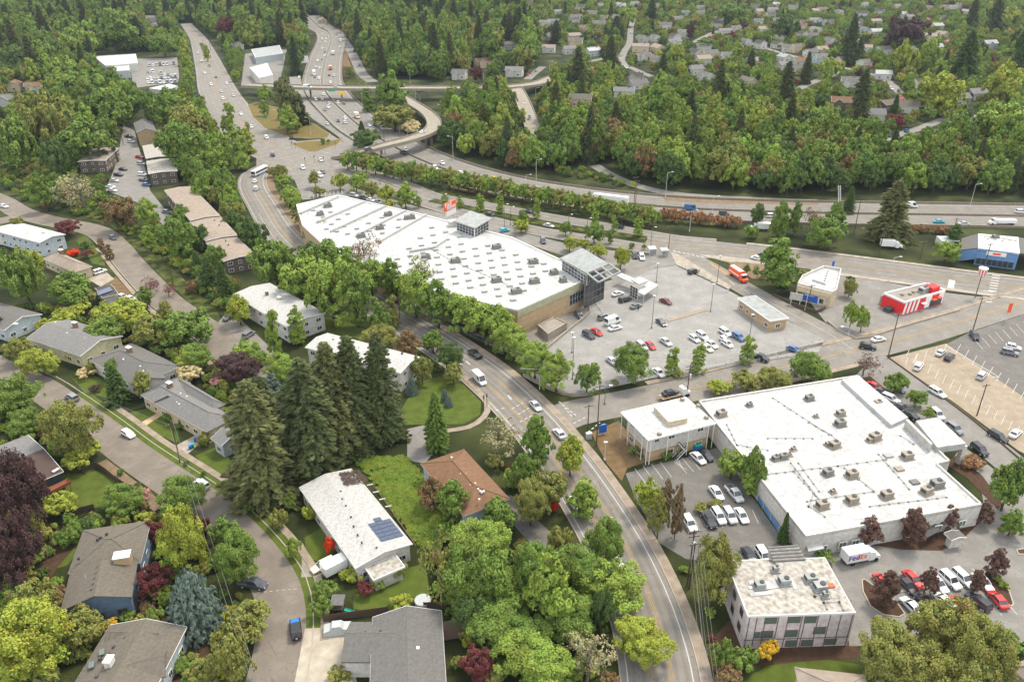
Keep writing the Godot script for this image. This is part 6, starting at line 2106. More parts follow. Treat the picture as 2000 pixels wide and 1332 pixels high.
# ---- traffic ---------------------------------------------------------------------------------------
func make_traffic() -> void:
	var D := "parked on the store's parking deck"
	cars([["sedan", "white", 1207, 573, 20, -6], ["suv", "black", 1221, 585, 20, -5], ["sedan", "grey", 1243, 597, 20, -7], ["sedan", "maroon", 1301, 588, 22, 9], ["sedan", "dark", 1292, 629, 13, 10], ["suv", "grey", 1180, 619, 20, -7], ["van", "white", 1197, 628, 20, -7], ["sedan", "white", 1202, 640, 20, -5], ["sedan", "red", 1165, 648, 16, 8], ["suv", "dark", 1150, 654, 16, 9], ["suv", "white", 1417, 649, 16, 10], ["suv", "white", 1372, 656, 15, 10], ["hatchback", "white", 1357, 661, 15, 10], ["hatchback", "white", 1417, 664, 14, 9], ["suv", "blue", 1443, 658, 15, 9], ["suv", "black", 1355, 530, 20, -6], ["suv", "silver", 1254, 676, 12, 9], ["sedan", "red", 1270, 674, 13, 9], ["sedan", "silver", 1301, 667, 13, 9], ["sedan", "silver", 1196, 705, 12, 10], ["sedan", "white", 1287, 727, 12, 10], ["sedan", "white", 1390, 672, 15, 9], ["sedan", "cream", 1381, 679, 15, 9], ["hatchback", "white", 1421, 671, 15, 9], ["pickup", "black", 1485, 698, 20, 7], ["sedan", "blue", 1552, 682, 18, 8]], 15, 9, D, true, 0.16)
	car("sedan", "dark", 1131, 614, 12, 13, "driving down the store's service drive")
	cars([["suv", "black", 1696, 677, 20, 3, "turning out of the access road"], ["sedan", "white", 1717, 662, 20, -4, "waiting on the cross street"], ["sedan", "red", 1709, 754], ["sedan", "dark", 1725, 766], ["wagon", "white", 1741, 778], ["sedan", "dark", 1762, 795], ["sedan", "black", 1779, 810], ["suv", "grey", 1755, 757, 16, 10], ["suv", "silver", 1832, 809, 14, 12], ["suv", "grey", 1866, 837, 16, 11], ["suv", "black", 1915, 878, 15, 12]], 18, 8, "parked beside the shopping block")
	cars([["wagon", "white", 1832, 766], ["wagon", "black", 1951, 852], ["sedan", "silver", 1092, 846, -16, -18, "driving through the junction"]], 16, 9, "driving along the access road")
	cars([["sedan", "white", 1985, 846, 10, -9], ["suv", "white", 1795, 715, 6, -8], ["sedan", "silver", 1839, 688, 9, -8], ["suv", "black", 1856, 697, 9, -8], ["suv", "silver", 1919, 733, 8, -9]], 8, -9, "parked on the gravel lot")
	cars([["suv", "grey", 1974, 688, 14, 3], ["hatchback", "white", 1981, 677, 14, 3], ["suv", "black", 1905, 656, 9, 12]], 14, 3, "parked on the dark asphalt lot")
	cars([["sedan", "white", 1364, 894, 13, 11], ["sedan", "black", 1380, 888, 12, 11], ["sedan", "white", 1400, 962, 10, 13], ["pickup", "silver", 1435, 964, 12, 14]], 10, 13, "parked beside the white office")
	cars([["suv", "white", 1347, 1022, 8, 13], ["pickup", "black", 1385, 1014, 10, 16], ["suv", "white", 1404, 1008, 8, 12], ["suv", "silver", 1426, 1007, 8, 12], ["sedan", "white", 1449, 1006, 8, 12], ["sedan", "black", 1464, 1084, 8, 12], ["suv", "white", 1492, 1085, 8, 12]], 8, 12, "parked behind the lilac office")
	cars([["sedan", "red", 1727, 1137, 12, 12], ["sedan", "black", 1774, 1143, 12, 12], ["sedan", "red", 1785, 1131, 12, 12], ["sedan", "white", 1833, 1139, 12, 12], ["suv", "white", 1857, 1133, 13, 12], ["wagon", "white", 1883, 1129, 13, 12], ["sedan", "white", 1921, 1136, 12, 12], ["sedan", "white", 1781, 1183, -13, -13], ["sedan", "black", 1806, 1173, -13, -13], ["sedan", "white", 1843, 1171, -14, -12], ["sedan", "red", 1882, 1180, -14, -12], ["suv", "black", 1912, 1175, -14, -11], ["sedan", "red", 1950, 1170, -11, -13]], 12, 12, "parked around the planted island")
	# the main road and streets
	cars([["sedan", "silver", 1046, 792, 14, 15], ["pickup", "black", 927, 691, -14, -10], ["suv", "white", 891, 707, 12, 9], ["hatchback", "blue", 1060, 884, 12, 14], ["suv", "white", 1125, 987, 12, 17], ["sedan", "white", 497, 353, 2, -10], ["suv", "white", 499, 368, 3, -10]], 12, 12, "driving on the main road")
	car("van", "white", 936, 741, 16, 15, "driving on the main road")
	car("van", "white", 1207, 1115, 8, 18, "half hidden by roadside trees")
	cars([["suv", "grey", 139, 776, -17, -10], ["hatchback", "white", 249, 847, 16, 9], ["suv", "silver", 392, 946, -16, -11]], 16, 9, "parked on the lower street")
	var jeep := car("suv", "black", 577, 1228, -2, -20, "with a spare wheel parked on the lower street")
	var sw := MB.new()
	sw.tube(Vector3(-2.36, 1.0, 0), Vector3(-2.62, 1.0, 0), 0.38, 0.38, 12)
	var sp := part("spare_wheel", sw, mats["tyre"], jeep)
	sw = MB.new()
	sw.tube(Vector3(-2.6, 1.0, 0), Vector3(-2.64, 1.0, 0), 0.2, 0.2, 10)
	part("wheel_cover", sw, mats["rim"], sp)
	sw = MB.new()
	sw.quad(Vector3(1.15, 1.1, -0.75), Vector3(1.15, 1.1, 0.75), Vector3(2.1, 0.97, 0.7), Vector3(2.1, 0.97, -0.7), Vector3.UP)
	part("bonnet_decal", sw, mats["plastic_blue"], jeep)
	car("pickup", "dark", 493, 1140, 14, 2, "nosing out from under the trees")
	car("wagon", "cream", 631, 1104, -16, 8, "parked beside the white camper")
	cars([["sedan", "dark", 219, 463, 12, 7, "driving down the hill street"], ["sedan", "white", 6, 402, 14, 3, "parked at the top of the hill street"], ["suv", "white", 194, 530, 12, -4, "parked on a driveway off the hill street"], ["sedan", "white", 238, 579, 12, 3, "parked outside the solar house"], ["sedan", "white", 254, 583, 12, 3, "parked outside the solar house"], ["suv", "dark", 446, 619, -10, 6, "parked under the golden tree"], ["suv", "grey", 485, 653, 10, -7, "parked outside the white roofed apartments"]], 1, 1, "")
	cars([["suv", "white", 277, 340], ["sedan", "dark", 279, 351], ["sedan", "blue", 285, 360], ["suv", "black", 230, 341], ["sedan", "silver", 222, 352], ["sedan", "white", 215, 364], ["pickup", "dark", 251, 266], ["suv", "white", 255, 276], ["sedan", "red", 271, 306], ["suv", "silver", 275, 319], ["sedan", "black", 239, 330], ["sedan", "grey", 325, 413], ["sedan", "white", 218, 371]], 12, 1, "parked in the apartment lot", false)
	# boulevard
	cars([["sedan", "white", 386, 102], ["sedan", "white", 442, 162], ["suv", "white", 435, 192], ["sedan", "silver", 455, 186], ["sedan", "dark", 440, 208], ["sedan", "white", 490, 247], ["suv", "black", 532, 302], ["sedan", "black", 572, 270, 10, 0], ["sedan", "silver", 626, 312], ["suv", "white", 591, 327], ["sedan", "silver", 639, 241], ["sedan", "white", 392, 118], ["suv", "grey", 408, 128], ["sedan", "white", 399, 142], ["sedan", "black", 421, 150], ["suv", "white", 412, 165], ["sedan", "silver", 431, 178], ["sedan", "white", 470, 222], ["suv", "dark", 453, 226], ["sedan", "white", 401, 95], ["suv", "white", 520, 268]], 6, 8, "driving on the far boulevard", false)
	cars([["sedan", "black", 957, 418], ["sedan", "silver", 1072, 440], ["sedan", "black", 1034, 413], ["suv", "black", 1209, 442], ["sedan", "white", 1480, 504], ["sedan", "black", 1494, 498]], 20, 4, "driving on the boulevard")
	cars([["suv", "dark", 1061, 470, 5, 12], ["suv", "black", 1240, 499, 5, 12], ["suv", "white", 1254, 502, 5, 12], ["hatchback", "cyan", 986, 449, 14, -2], ["suv", "white", 625, 342, 8, 6], ["sedan", "dark", 630, 335, 8, 6], ["suv", "silver", 691, 381, 8, 2], ["sedan", "dark", 708, 386, 8, 2], ["sedan", "white", 724, 390, 8, 2], ["sedan", "silver", 738, 394, 8, 2]], 5, 12, "parked in front of the store")
	cars([["sedan", "dark", 566, 168], ["van", "white", 600, 170], ["sedan", "silver", 656, 170]], 20, 0, "crossing the overpass", false, 7.9)
	cars([["sedan", "white", 825, 257, 10, -4], ["suv", "dark", 718, 291, 16, -5]], 16, -5, "on the loop ramp", false, 7.4)
	cars([["sedan", "white", 1024, 204, 3, 9], ["sedan", "dark", 1034, 227, 3, 9]], 3, 9, "on the descending ramp", false, 3.0)
	# freeway
	var z = [335, 600, 480, 475, 470, 520, 495, 530, 455, 600, 490, 610, 515, 460, 535, 430, 535, 405, 540, 385, 515, 375, 540, 325, 545, 300, 515, 305, 540, 275, 515, 265, 520, 215, 570, 290, 625, 265, 650, 365, 570, 585, 605, 590, 580, 640, 525, 735, 515, 770, 465, 775, 570, 805, 640, 800, 685, 805, 565, 835, 535, 855, 695, 920, 640, 940, 695, 955, 885, 975, 1170, 1165, 1455, 1270, 1400, 1310, 500, 330, 755, 392, 805, 505]
	var cols = ["white", "white", "silver", "white", "dark", "white", "grey", "white", "black", "silver", "white", "white"]
	for i in range(0, z.size(), 2):
		var y: float = z[i + 1] / 4.0
		var dx := 1.0 if y > 165 else -0.5
		car(["sedan", "suv", "sedan", "hatchback"][i / 2 % 4], cols[i / 2 % cols.size()], 500 + z[i] / 4.0, y, dx * (6.0 if y > 240 else 3.0), 5.0, "in the freeway traffic", false, 0.05)
	cars([["pickup", "black", 787, 298, 8, 4], ["sedan", "white", 900, 337, 8, 3], ["hatchback", "red", 919, 350, 8, 3], ["sedan", "yellow", 966, 348, 8, 2], ["sedan", "dark", 951, 350, 8, 2], ["suv", "white", 1051, 369, 10, 2], ["van", "white", 1091, 382, 10, 2], ["van", "blue", 1350, 407, 10, 1], ["suv", "dark", 1415, 417, 10, 1], ["sedan", "white", 1225, 413, 10, 1], ["van", "white", 1780, 402, 10, 0], ["sedan", "cyan", 1836, 432, 10, 0], ["sedan", "silver", 1885, 436, 10, 0], ["suv", "white", 1996, 413, 10, 0], ["suv", "white", 1507, 421, 10, 0]], 10, 1, "on the freeway below the wood", false, 0.05)
	truck("semi_truck", "long white semi truck and trailer on the freeway", 1192, 392, -20, -2.4, 16.0, 2.9, "car_white", "car_white", 0.05, true)
	truck("semi_truck", "dark box trailer truck on the freeway beside the loop ramp", 739, 245, 7, 4, 14.0, 2.8, "car_white", "car_dark", 0.05, true)
	truck("box_truck", "white box truck in the far freeway queue", 613, 143, 0.5, 5, 6.0, 2.6, "car_white", "car_white", 0.05)
	truck("box_truck", "white box truck going up the far freeway", 650, 104, 0.5, -5, 6.0, 2.6, "car_white", "car_white", 0.05)
	truck("box_truck", "orange truck going up the far freeway", 645, 133, 0.2, -5, 6.0, 2.4, "car_orange", "car_orange", 0.05)
	truck("box_truck", "tan box truck on the freeway past the overpass", 696, 226, 6, 5, 5.0, 2.4, "car_cream", "car_cream", 0.05)
	truck("box_truck", "white delivery truck near the top of the freeway", 665, 79, -1, 5, 5.0, 2.4, "car_white", "car_white", 0.05)
	truck("tank_truck", "white truck with long low white load on the freeway", 1964, 433, -10, 0, 8.0, 1.3, "car_white", "car_white", 0.05)
	var fx = truck("parcel_van", "white parcel delivery van with purple and orange lettering", 1672, 1087, 20, -4.0, 4.8, 2.2, "car_white", "car_white", 0.05)
	lettering(fx, "Fed", 1.5, "purple_text", Transform3D(Basis(), Vector3(-1.35, 2.15, 1.25)))
	lettering(fx, "Ex", 1.5, "orange_text", Transform3D(Basis(), Vector3(0.75, 2.15, 1.25)))
	# bus, fire engine, recovery truck, campers
	var bus = thing("bus", "white and blue city bus on the bend of the main road", "bus", g(507, 340), heading(507, 340, 9, -4.5))
	var b := MB.new()
	b.box(Vector3(0, 1.75, 0), Vector3(12, 2.7, 2.5))
	part("body", b, mats["car_white"], bus)
	for s in [-1.0, 1.0]:
		b = MB.new()
		b.box(Vector3(0.2, 2.1, s * 1.26), Vector3(11, 0.95, 0.06))
		part("side_window", b, mats["glass"], bus)
		for x in [-3.6, 3.8]:
			b = MB.new()
			b.tube(Vector3(x, 0.5, s * 0.95), Vector3(x, 0.5, s * 1.28), 0.5, 0.5, 12)
			part("wheel", b, mats["tyre"], bus)
	b = MB.new()
	b.box(Vector3(0, 0.75, 0), Vector3(12.06, 0.5, 2.56))
	part("blue_skirt", b, mats["car_blue"], bus)
	b = MB.new()
	b.box(Vector3(-6.02, 2.1, 0), Vector3(0.06, 1.3, 2.2))
	part("windscreen", b, mats["glass"], bus)
	var fe = truck("fire_engine", "red and white fire engine parked on the side street", 1440, 536, 12, 8, 6.4, 2.3, "red_orange", "red_orange", 0.06)
	b = MB.new()
	b.box(Vector3(-0.5, 3.3, 0), Vector3(6.2, 0.25, 1.6))
	part("ladder_rack", b, mats["steel_white"], fe)
	b = MB.new()
	b.box(Vector3(-0.3, 1.9, 0), Vector3(6.45, 0.4, 2.5))
	part("white_band", b, mats["white_paint"], fe)
	b = MB.new()
	b.box(Vector3(4.3, 2.75, 0), Vector3(1.0, 0.25, 1.8))
	part("cab_roof", b, mats["white_paint"], fe)
	var rt = truck("recovery_truck", "white flatbed recovery truck on the cross street", 1330, 766, 20, -5, 0.2, 0.2, "car_white", "steel", 0.06)
	b = MB.new()
	b.box(Vector3(-3.2, 1.05, 0), Vector3(6.2, 0.25, 2.4))
	part("flatbed", b, mats["wall_tan"], rt)
	for s in [-1.0, 1.0]:
		b = MB.new()
		b.tube(Vector3(-4.6, 0.48, s * 0.85), Vector3(-4.6, 0.48, s * 1.15), 0.48, 0.48, 12)
		part("wheel", b, mats["tyre"], rt)
	var cargo := car("sedan", "black", 1309, 764, 20, -5, "carried on the flatbed recovery truck")
	cargo.position = rt.transform * Vector3(-3.3, 1.19, 0)
	truck("camper_van", "white camper parked beside the long white house", 655, 1108, 18, -9, 4.6, 2.0, "car_white", "car_white", 0.06)
	truck("camper_van", "white motorhome parked under the roadside conifer", 1736, 478, 18, 1, 5.2, 2.2, "car_white", "car_white", 0.06)
	truck("camper_van", "white motorhome beside the rusty roadside shrubs", 1491, 444, -18, -1, 5.4, 2.3, "car_white", "car_white", 0.06)
	# covered car
	var cv = thing("covered_car", "car under a pale grey tarpaulin on the driveway", "car", Vector3(g(660, 1234).x, 0.05, g(660, 1234).z), heading(660, 1234, 20, -2))
	var q = car_shape("suv")
	var tb := MB.new()
	var pr := [[-2.5, 0.2, 1.0], [-2.4, 1.0, 1.02], [-1.3, 1.3, 0.95], [-0.9, 1.85, 0.8], [0.6, 1.9, 0.8], [1.1, 1.35, 0.95], [2.3, 1.15, 1.0], [2.5, 0.2, 1.0]]
	for i in pr.size() - 1:
		var a = pr[i]
		var e = pr[i + 1]
		tb.quad(Vector3(a[0], a[1], -a[2]), Vector3(e[0], e[1], -e[2]), Vector3(e[0], e[1], e[2]), Vector3(a[0], a[1], a[2]), Vector3(0, 1, 0) + Vector3(a[0], 0, 0) * 0.2)
		for s in [-1.0, 1.0]: tb.quad(Vector3(a[0], 0.1, s * 1.12), Vector3(a[0], a[1], s * a[2]), Vector3(e[0], e[1], s * e[2]), Vector3(e[0], 0.1, s * 1.12), Vector3(0, 0.2, s))
	part("tarpaulin", tb, mats["tarp"], cv)
	# one shopper
	var pe = thing("person", "person in dark clothes walking beside a grey car on the deck", "person", Vector3(g(1247, 607).x, 0.15, g(1247, 607).z))
	rng.seed = 3
	var body := blobs([[Vector3(-0.12, 0.05, 0.1), Vector3(-0.1, 0.5, 0.02), 0.06, 0.075], [Vector3(-0.1, 0.5, 0.02), Vector3(-0.09, 0.92, 0), 0.075, 0.1], [Vector3(0.12, 0.05, -0.14), Vector3(0.1, 0.5, 0.04), 0.06, 0.075], [Vector3(0.1, 0.5, 0.04), Vector3(0.09, 0.92, 0), 0.075, 0.1], [Vector3(0, 0.9, 0), Vector3(0, 1.4, 0), 0.17, 0.18], [Vector3(-0.2, 1.42, 0), Vector3(-0.26, 1.12, 0.06), 0.065, 0.055], [Vector3(-0.26, 1.12, 0.06), Vector3(-0.24, 0.86, -0.08), 0.05, 0.045], [Vector3(0.2, 1.42, 0), Vector3(0.26, 1.12, -0.04), 0.065, 0.055], [Vector3(0.26, 1.12, -0.04), Vector3(0.25, 0.88, -0.16), 0.05, 0.045], [Vector3(0, 1.45, 0), Vector3(0, 1.55, 0), 0.07, 0.07], [Vector3(0, 1.62, 0), Vector3(0, 1.7, -0.01), 0.1, 0.1]], 0.045)
	part("body", body, mats["wall_teal"], pe)

func blobs(bones, cell: float) -> MB:      # one continuous skin round tapered bones, as surface nets
	var lo := Vector3(9, 9, 9)
	var hi := -lo
	for b in bones:
		for k in 2:
			lo = lo.min(b[k] - Vector3.ONE * (b[2 + k] + cell * 2))
			hi = hi.max(b[k] + Vector3.ONE * (b[2 + k] + cell * 2))
	var n := Vector3i(((hi - lo) / cell).ceil())
	var f := PackedFloat32Array()
	f.resize((n.x + 1) * (n.y + 1) * (n.z + 1))
	var at := func(x, y, z): return x + (n.x + 1) * (y + (n.y + 1) * z)
	for z in n.z + 1:
		for y in n.y + 1:
			for x in n.x + 1:
				var p := lo + Vector3(x, y, z) * cell
				var s := 0.0
				for b in bones:
					var d: Vector3 = b[1] - b[0]
					var t := clampf((p - b[0]).dot(d) / d.length_squared(), 0, 1)
					s += exp(-40.0 * (p.distance_to(b[0] + d * t) - lerpf(b[2], b[3], t)))
				f[at.call(x, y, z)] = -log(maxf(s, 1e-20)) / 40.0
	var vs := {}
	for z in n.z:
		for y in n.y:
			for x in n.x:
				var c := Vector3.ZERO
				var k := 0
				for e in [[0, 0, 0, 1, 0, 0], [0, 0, 0, 0, 1, 0], [0, 0, 0, 0, 0, 1], [1, 0, 0, 1, 1, 0], [1, 0, 0, 1, 0, 1], [0, 1, 0, 1, 1, 0], [0, 1, 0, 0, 1, 1], [0, 0, 1, 1, 0, 1], [0, 0, 1, 0, 1, 1], [1, 1, 0, 1, 1, 1], [1, 0, 1, 1, 1, 1], [0, 1, 1, 1, 1, 1]]:
					var a := f[at.call(x + e[0], y + e[1], z + e[2])]
					var b := f[at.call(x + e[3], y + e[4], z + e[5])]
					if (a < 0) != (b < 0):
						c += Vector3(e[0], e[1], e[2]).lerp(Vector3(e[3], e[4], e[5]), a / (a - b))
						k += 1
				if k > 0: vs[Vector3i(x, y, z)] = lo + (Vector3(x, y, z) + c / k) * cell
	var m := MB.new()
	for z in range(1, n.z):
		for y in range(1, n.y):
			for x in range(1, n.x):
				var a := f[at.call(x, y, z)]
				for ax in 3:
					var d := Vector3i(int(ax == 0), int(ax == 1), int(ax == 2))
					var b := f[at.call(x + d.x, y + d.y, z + d.z)]
					if (a < 0) == (b < 0): continue
					var u := Vector3i(int(ax == 1), int(ax == 2), int(ax == 0))
					var w := Vector3i(int(ax == 2), int(ax == 0), int(ax == 1))
					var o := Vector3i(x, y, z)
					var q := [o, o - u, o - u - w, o - w]
					if vs.has(q[0]) and vs.has(q[1]) and vs.has(q[2]) and vs.has(q[3]): m.quad(vs[q[0]], vs[q[1]], vs[q[2]], vs[q[3]], Vector3(d) * (1.0 if a < 0 else -1.0))
	return m

# ---- poles, wires, signs ---------------------------------------------------------------------------
func make_poles() -> void:
	for e in [[1273, 642, 578], [1388, 610, 555], [1282, 552, 515], [1401, 552, 500], [1463, 668, 615], [1118, 742, 655], [1117, 690, 650]]:
		lamp(e[0], e[1], e[2], 0.0, "tall dark lamp pole standing on the parking deck", "trim_dark")
	for e in [[1737, 549, 503, 1], [1573, 605, 555, -1], [1650, 690, 640, -1]]: lamp(e[0], e[1], e[2], e[3], "grey street lamp beside the restaurant roads")
	for e in [[1027, 372, 342, 1], [1047, 362, 312, 1], [1300, 385, 337, 1], [1391, 415, 384, 1], [1347, 452, 412, 1], [1895, 406, 360, 1], [864, 233, 205, -1], [885, 315, 265, -1], [812, 200, 168, -1], [945, 165, 138, 1], [801, 163, 141, 1], [717, 115, 92, 1], [720, 125, 105, 1], [580, 135, 105, 1], [708, 215, 180, 1], [797, 276, 238, 1], [780, 260, 222, 1], [1046, 204, 172, 1], [1047, 330, 305, 1], [1073, 148, 120, 1], [1122, 300, 282, 1]]:
		lamp(e[0], e[1], e[2], e[3], "tall pale lamp post beside the freeway and its ramps", "steel")
	for e in [[1110, 445, 420], [1147, 450, 430], [985, 445, 400], [997, 440, 405], [866, 405, 380], [864, 365, 350], [742, 360, 345], [1271, 485, 445], [1181, 790, 755]]:
		lamp(e[0], e[1], e[2], 0.6, "slim dark lamp post along the boulevard", "trim_dark")
	lamp(1181, 899, 868, 0.0, "short grey lamp post on the dry grass bank", "steel")
	lamp(544, 242, 215, -1, "lamp post on the junction island", "steel")
	lamp(607, 262, 230, -1, "lamp post on the junction island", "steel")
	# wooden poles with wires
	var a := utility(1165, 871, 741, 0.3, "tall wooden utility pole on the dry bank by the junction", 1)
	utility(1148, 840, 790, 0.3, "short wooden pole beside the junction corner", 1)
	var b := utility(1342, 772, 712, 0.3, "wooden utility pole beside the flat white office", 2)
	var c := utility(1735, 700, 612, 0.3, "wooden utility pole at the access road corner", 1)
	var d := utility(1909, 812, 750, 0.3, "wooden utility pole on the gravel lot edge", 1)
	var e2 := utility(1342, 1146, 1035, 0.2, "leaning wooden utility pole carrying many wires beside the main road", 2)
	utility(1346, 1150, 1060, 0.2, "second wooden utility pole beside the many wired one", 1)
	var f := utility(351, 903, 826, 0.6, "wooden utility pole on the lower street verge", 1)
	var h := utility(1237, 420, 335, 0.2, "wooden utility pole between boulevard and freeway", 1)
	utility(1241, 405, 352, 0.2, "thin wooden pole beside the freeway hedge", 1)
	var i := utility(1305, 498, 440, 0.2, "wooden utility pole on the boulevard pavement corner", 1)
	utility(1668, 460, 392, 0.2, "wooden utility pole right of the rounded green tree", 1)
	utility(1717, 500, 445, 0.2, "wooden utility pole left of the motorhome", 1)
	utility(1798, 505, 475, 0.2, "wooden utility pole beside the dirt yard", 1)
	utility(1862, 458, 428, 0.2, "wooden utility pole left of the blue shop", 1)
	var j := utility(1902, 643, 580, 0.2, "wooden utility pole beside the dark asphalt lot", 1)
	utility(1923, 523, 475, 0.2, "wooden utility pole in front of the blue shop", 1)
	utility(1577, 607, 556, 0.2, "wooden pole in front of the blue mural", 1)
	var k := utility(781, 632, 578, 0.6, "pale wooden utility pole on the main road verge", 1)
	utility(444, 375, 335, 0.3, "wooden utility pole beside the bend of the main road", 1)
	utility(434, 330, 270, 0.3, "tall wooden utility pole in front of the columnar trees", 2)
	utility(411, 100, 42, 0.1, "far wooden utility pole beside the boulevard", 1)
	utility(337, 556, 500, 0.6, "wooden utility pole on the hill street bank", 1)
	utility(229, 448, 420, 0.6, "short pale pole on the hill street bank", 1)
	utility(752, 302, 255, 0.2, "thin pole beside the loop ramp", 1)
	utility(704, 305, 272, 0.2, "thin pole at the foot of the loop ramp", 1)
	utility(240, 283, 248, 0.2, "thin pole beside the apartment lot", 1)
	var offs := [[-1.1, 0.0], [-0.5, 0.0], [0.5, 0.0], [1.1, 0.0]]
	wire(a, b, offs, "overhead wires from the junction pole to the white office pole")
	wire(b, c, offs, "overhead wires along the cross street")
	wire(a, e2, offs, "overhead wires running down beside the main road")
	wire(a, k, offs, "overhead wires above the upper main road")
	wire(c, d, offs, "overhead wires above the access road")
	wire(c, j, offs, "overhead wires towards the dark asphalt lot")
	wire(e2, g(1400, 1420, 11.0), [[-1.1, 0], [-0.5, 0], [0.5, 0], [1.1, 0], [0.2, -1.2], [-0.3, -2.0]], "overhead wires leaving towards the lilac office", 0.02)
	wire(f, g(520, 1400, 9.5), [[-0.5, 0], [0.4, -0.8]], "overhead wires above the lower street", 0.03)
	wire(f, g(20, 690, 9.5), [[-0.5, 0], [0.4, -0.8]], "overhead wires up the lower street", 0.02)
	# traffic signals
	var t = thing("traffic_signal", "grey mast arm with traffic signal beside the junction trees", "traffic signal", g(1054, 761))
	var m := MB.new()
	m.tube(Vector3.ZERO, Vector3(0, 6.4, 0), 0.14, 0.11, 8)
	part("pole", m, mats["steel"], t)
	m = MB.new()
	m.tube(Vector3(0, 6.2, 0), Vector3(-5.2, 6.7, 0.3), 0.1, 0.06, 8)
	part("mast_arm", m, mats["steel"], t)
	m = MB.new()
	m.box(Vector3(-5.2, 6.1, 0.3), Vector3(0.4, 1.1, 0.35))
	part("signal_head", m, mats["trim_dark"], t)
	for p in [[596, 322], [614, 318], [632, 320], [655, 290], [570, 290], [577, 292], [951, 795], [945, 798]]:
		var s = thing("signal_post", "short dark traffic signal post at a junction corner", "traffic signal", g(p[0], p[1]), 0, "signal posts at the junctions")
		m = MB.new()
		m.tube(Vector3.ZERO, Vector3(0, 3.4, 0), 0.08, 0.08)
		part("post", m, mats["trim_dark"], s)
		m = MB.new()
		m.box(Vector3(0, 3.5, 0), Vector3(0.4, 1.0, 0.4))
		part("signal_head", m, mats["trim_dark"], s)
	sign_board("road_sign", "green road sign on the junction island", 563, 254, 245, 3.4, 2.0, 0.1, "green_sign")
	sign_board("road_sign", "green road sign beside the far boulevard", 517, 232, 226, 2.6, 1.4, 0.1, "green_sign")
	sign_board("road_sign", "green road sign near the end of the overpass", 985, 166, 152, 4.5, 2.6, 0.1, "green_sign")
	sign_board("road_sign", "green road sign half hidden in the wood", 1079, 285, 262, 4.0, 3.0, 0.2, "green_sign")
	sign_board("billboard", "white billboard beside the far freeway", 594, 125, 109, 8.0, 6.0, 0.3, "white_paint")
	var y = thing("gantry_sign", "yellow warning sign hung on the overpass side", "sign", Vector3(g(667, 180, 7.4).x, 0, g(667, 180, 7.4).z))
	m = MB.new()
	m.box(Vector3(0, 6.9, 0.6), Vector3(4.6, 2.0, 0.2))
	part("panel", m, mats["yellow_sign"], y)
	m = MB.new()
	for q in [-1.5, 1.5]: m.box(Vector3(q, 7.2, 0.3), Vector3(0.2, 1.4, 0.5))
	part("bracket", m, mats["steel"], y)
	y = thing("gantry_sign", "thin green sign on the overpass parapet", "sign", Vector3(g(648, 176, 8.0).x, 0, g(648, 176, 8.0).z))
	m = MB.new()
	m.box(Vector3(0, 7.8, 0.7), Vector3(5.0, 0.9, 0.2))
	part("panel", m, mats["green_sign"], y)
	m = MB.new()
	m.box(Vector3(0, 7.6, 0.4), Vector3(0.2, 1.0, 0.5))
	part("bracket", m, mats["steel"], y)
	# steel gantry over the freeway edge
	t = thing("sign_gantry", "white lattice gantry arm beside the freeway wood", "gantry", g(1641, 402))
	m = MB.new()
	for q in [-0.5, 0.5]:
		m.bar(Vector3(q, 0, 0), Vector3(q - 1.5, 9.0, -1.0), 0.18, 0.18)
		for s in 8: m.bar(Vector3(q, 0, 0).lerp(Vector3(q - 1.5, 9, -1), s / 8.0), Vector3(-q, 0, 0).lerp(Vector3(-q - 1.5, 9, -1), (s + 1) / 8.0), 0.1, 0.1)
	part("lattice", m, mats["steel_white"], t)

# ---- trees -----------------------------------------------------------------------------------------
const IVY := [688, 896, 790, 893, 850, 960, 880, 1010, 850, 1080, 810, 1060, 770, 1000, 720, 930]

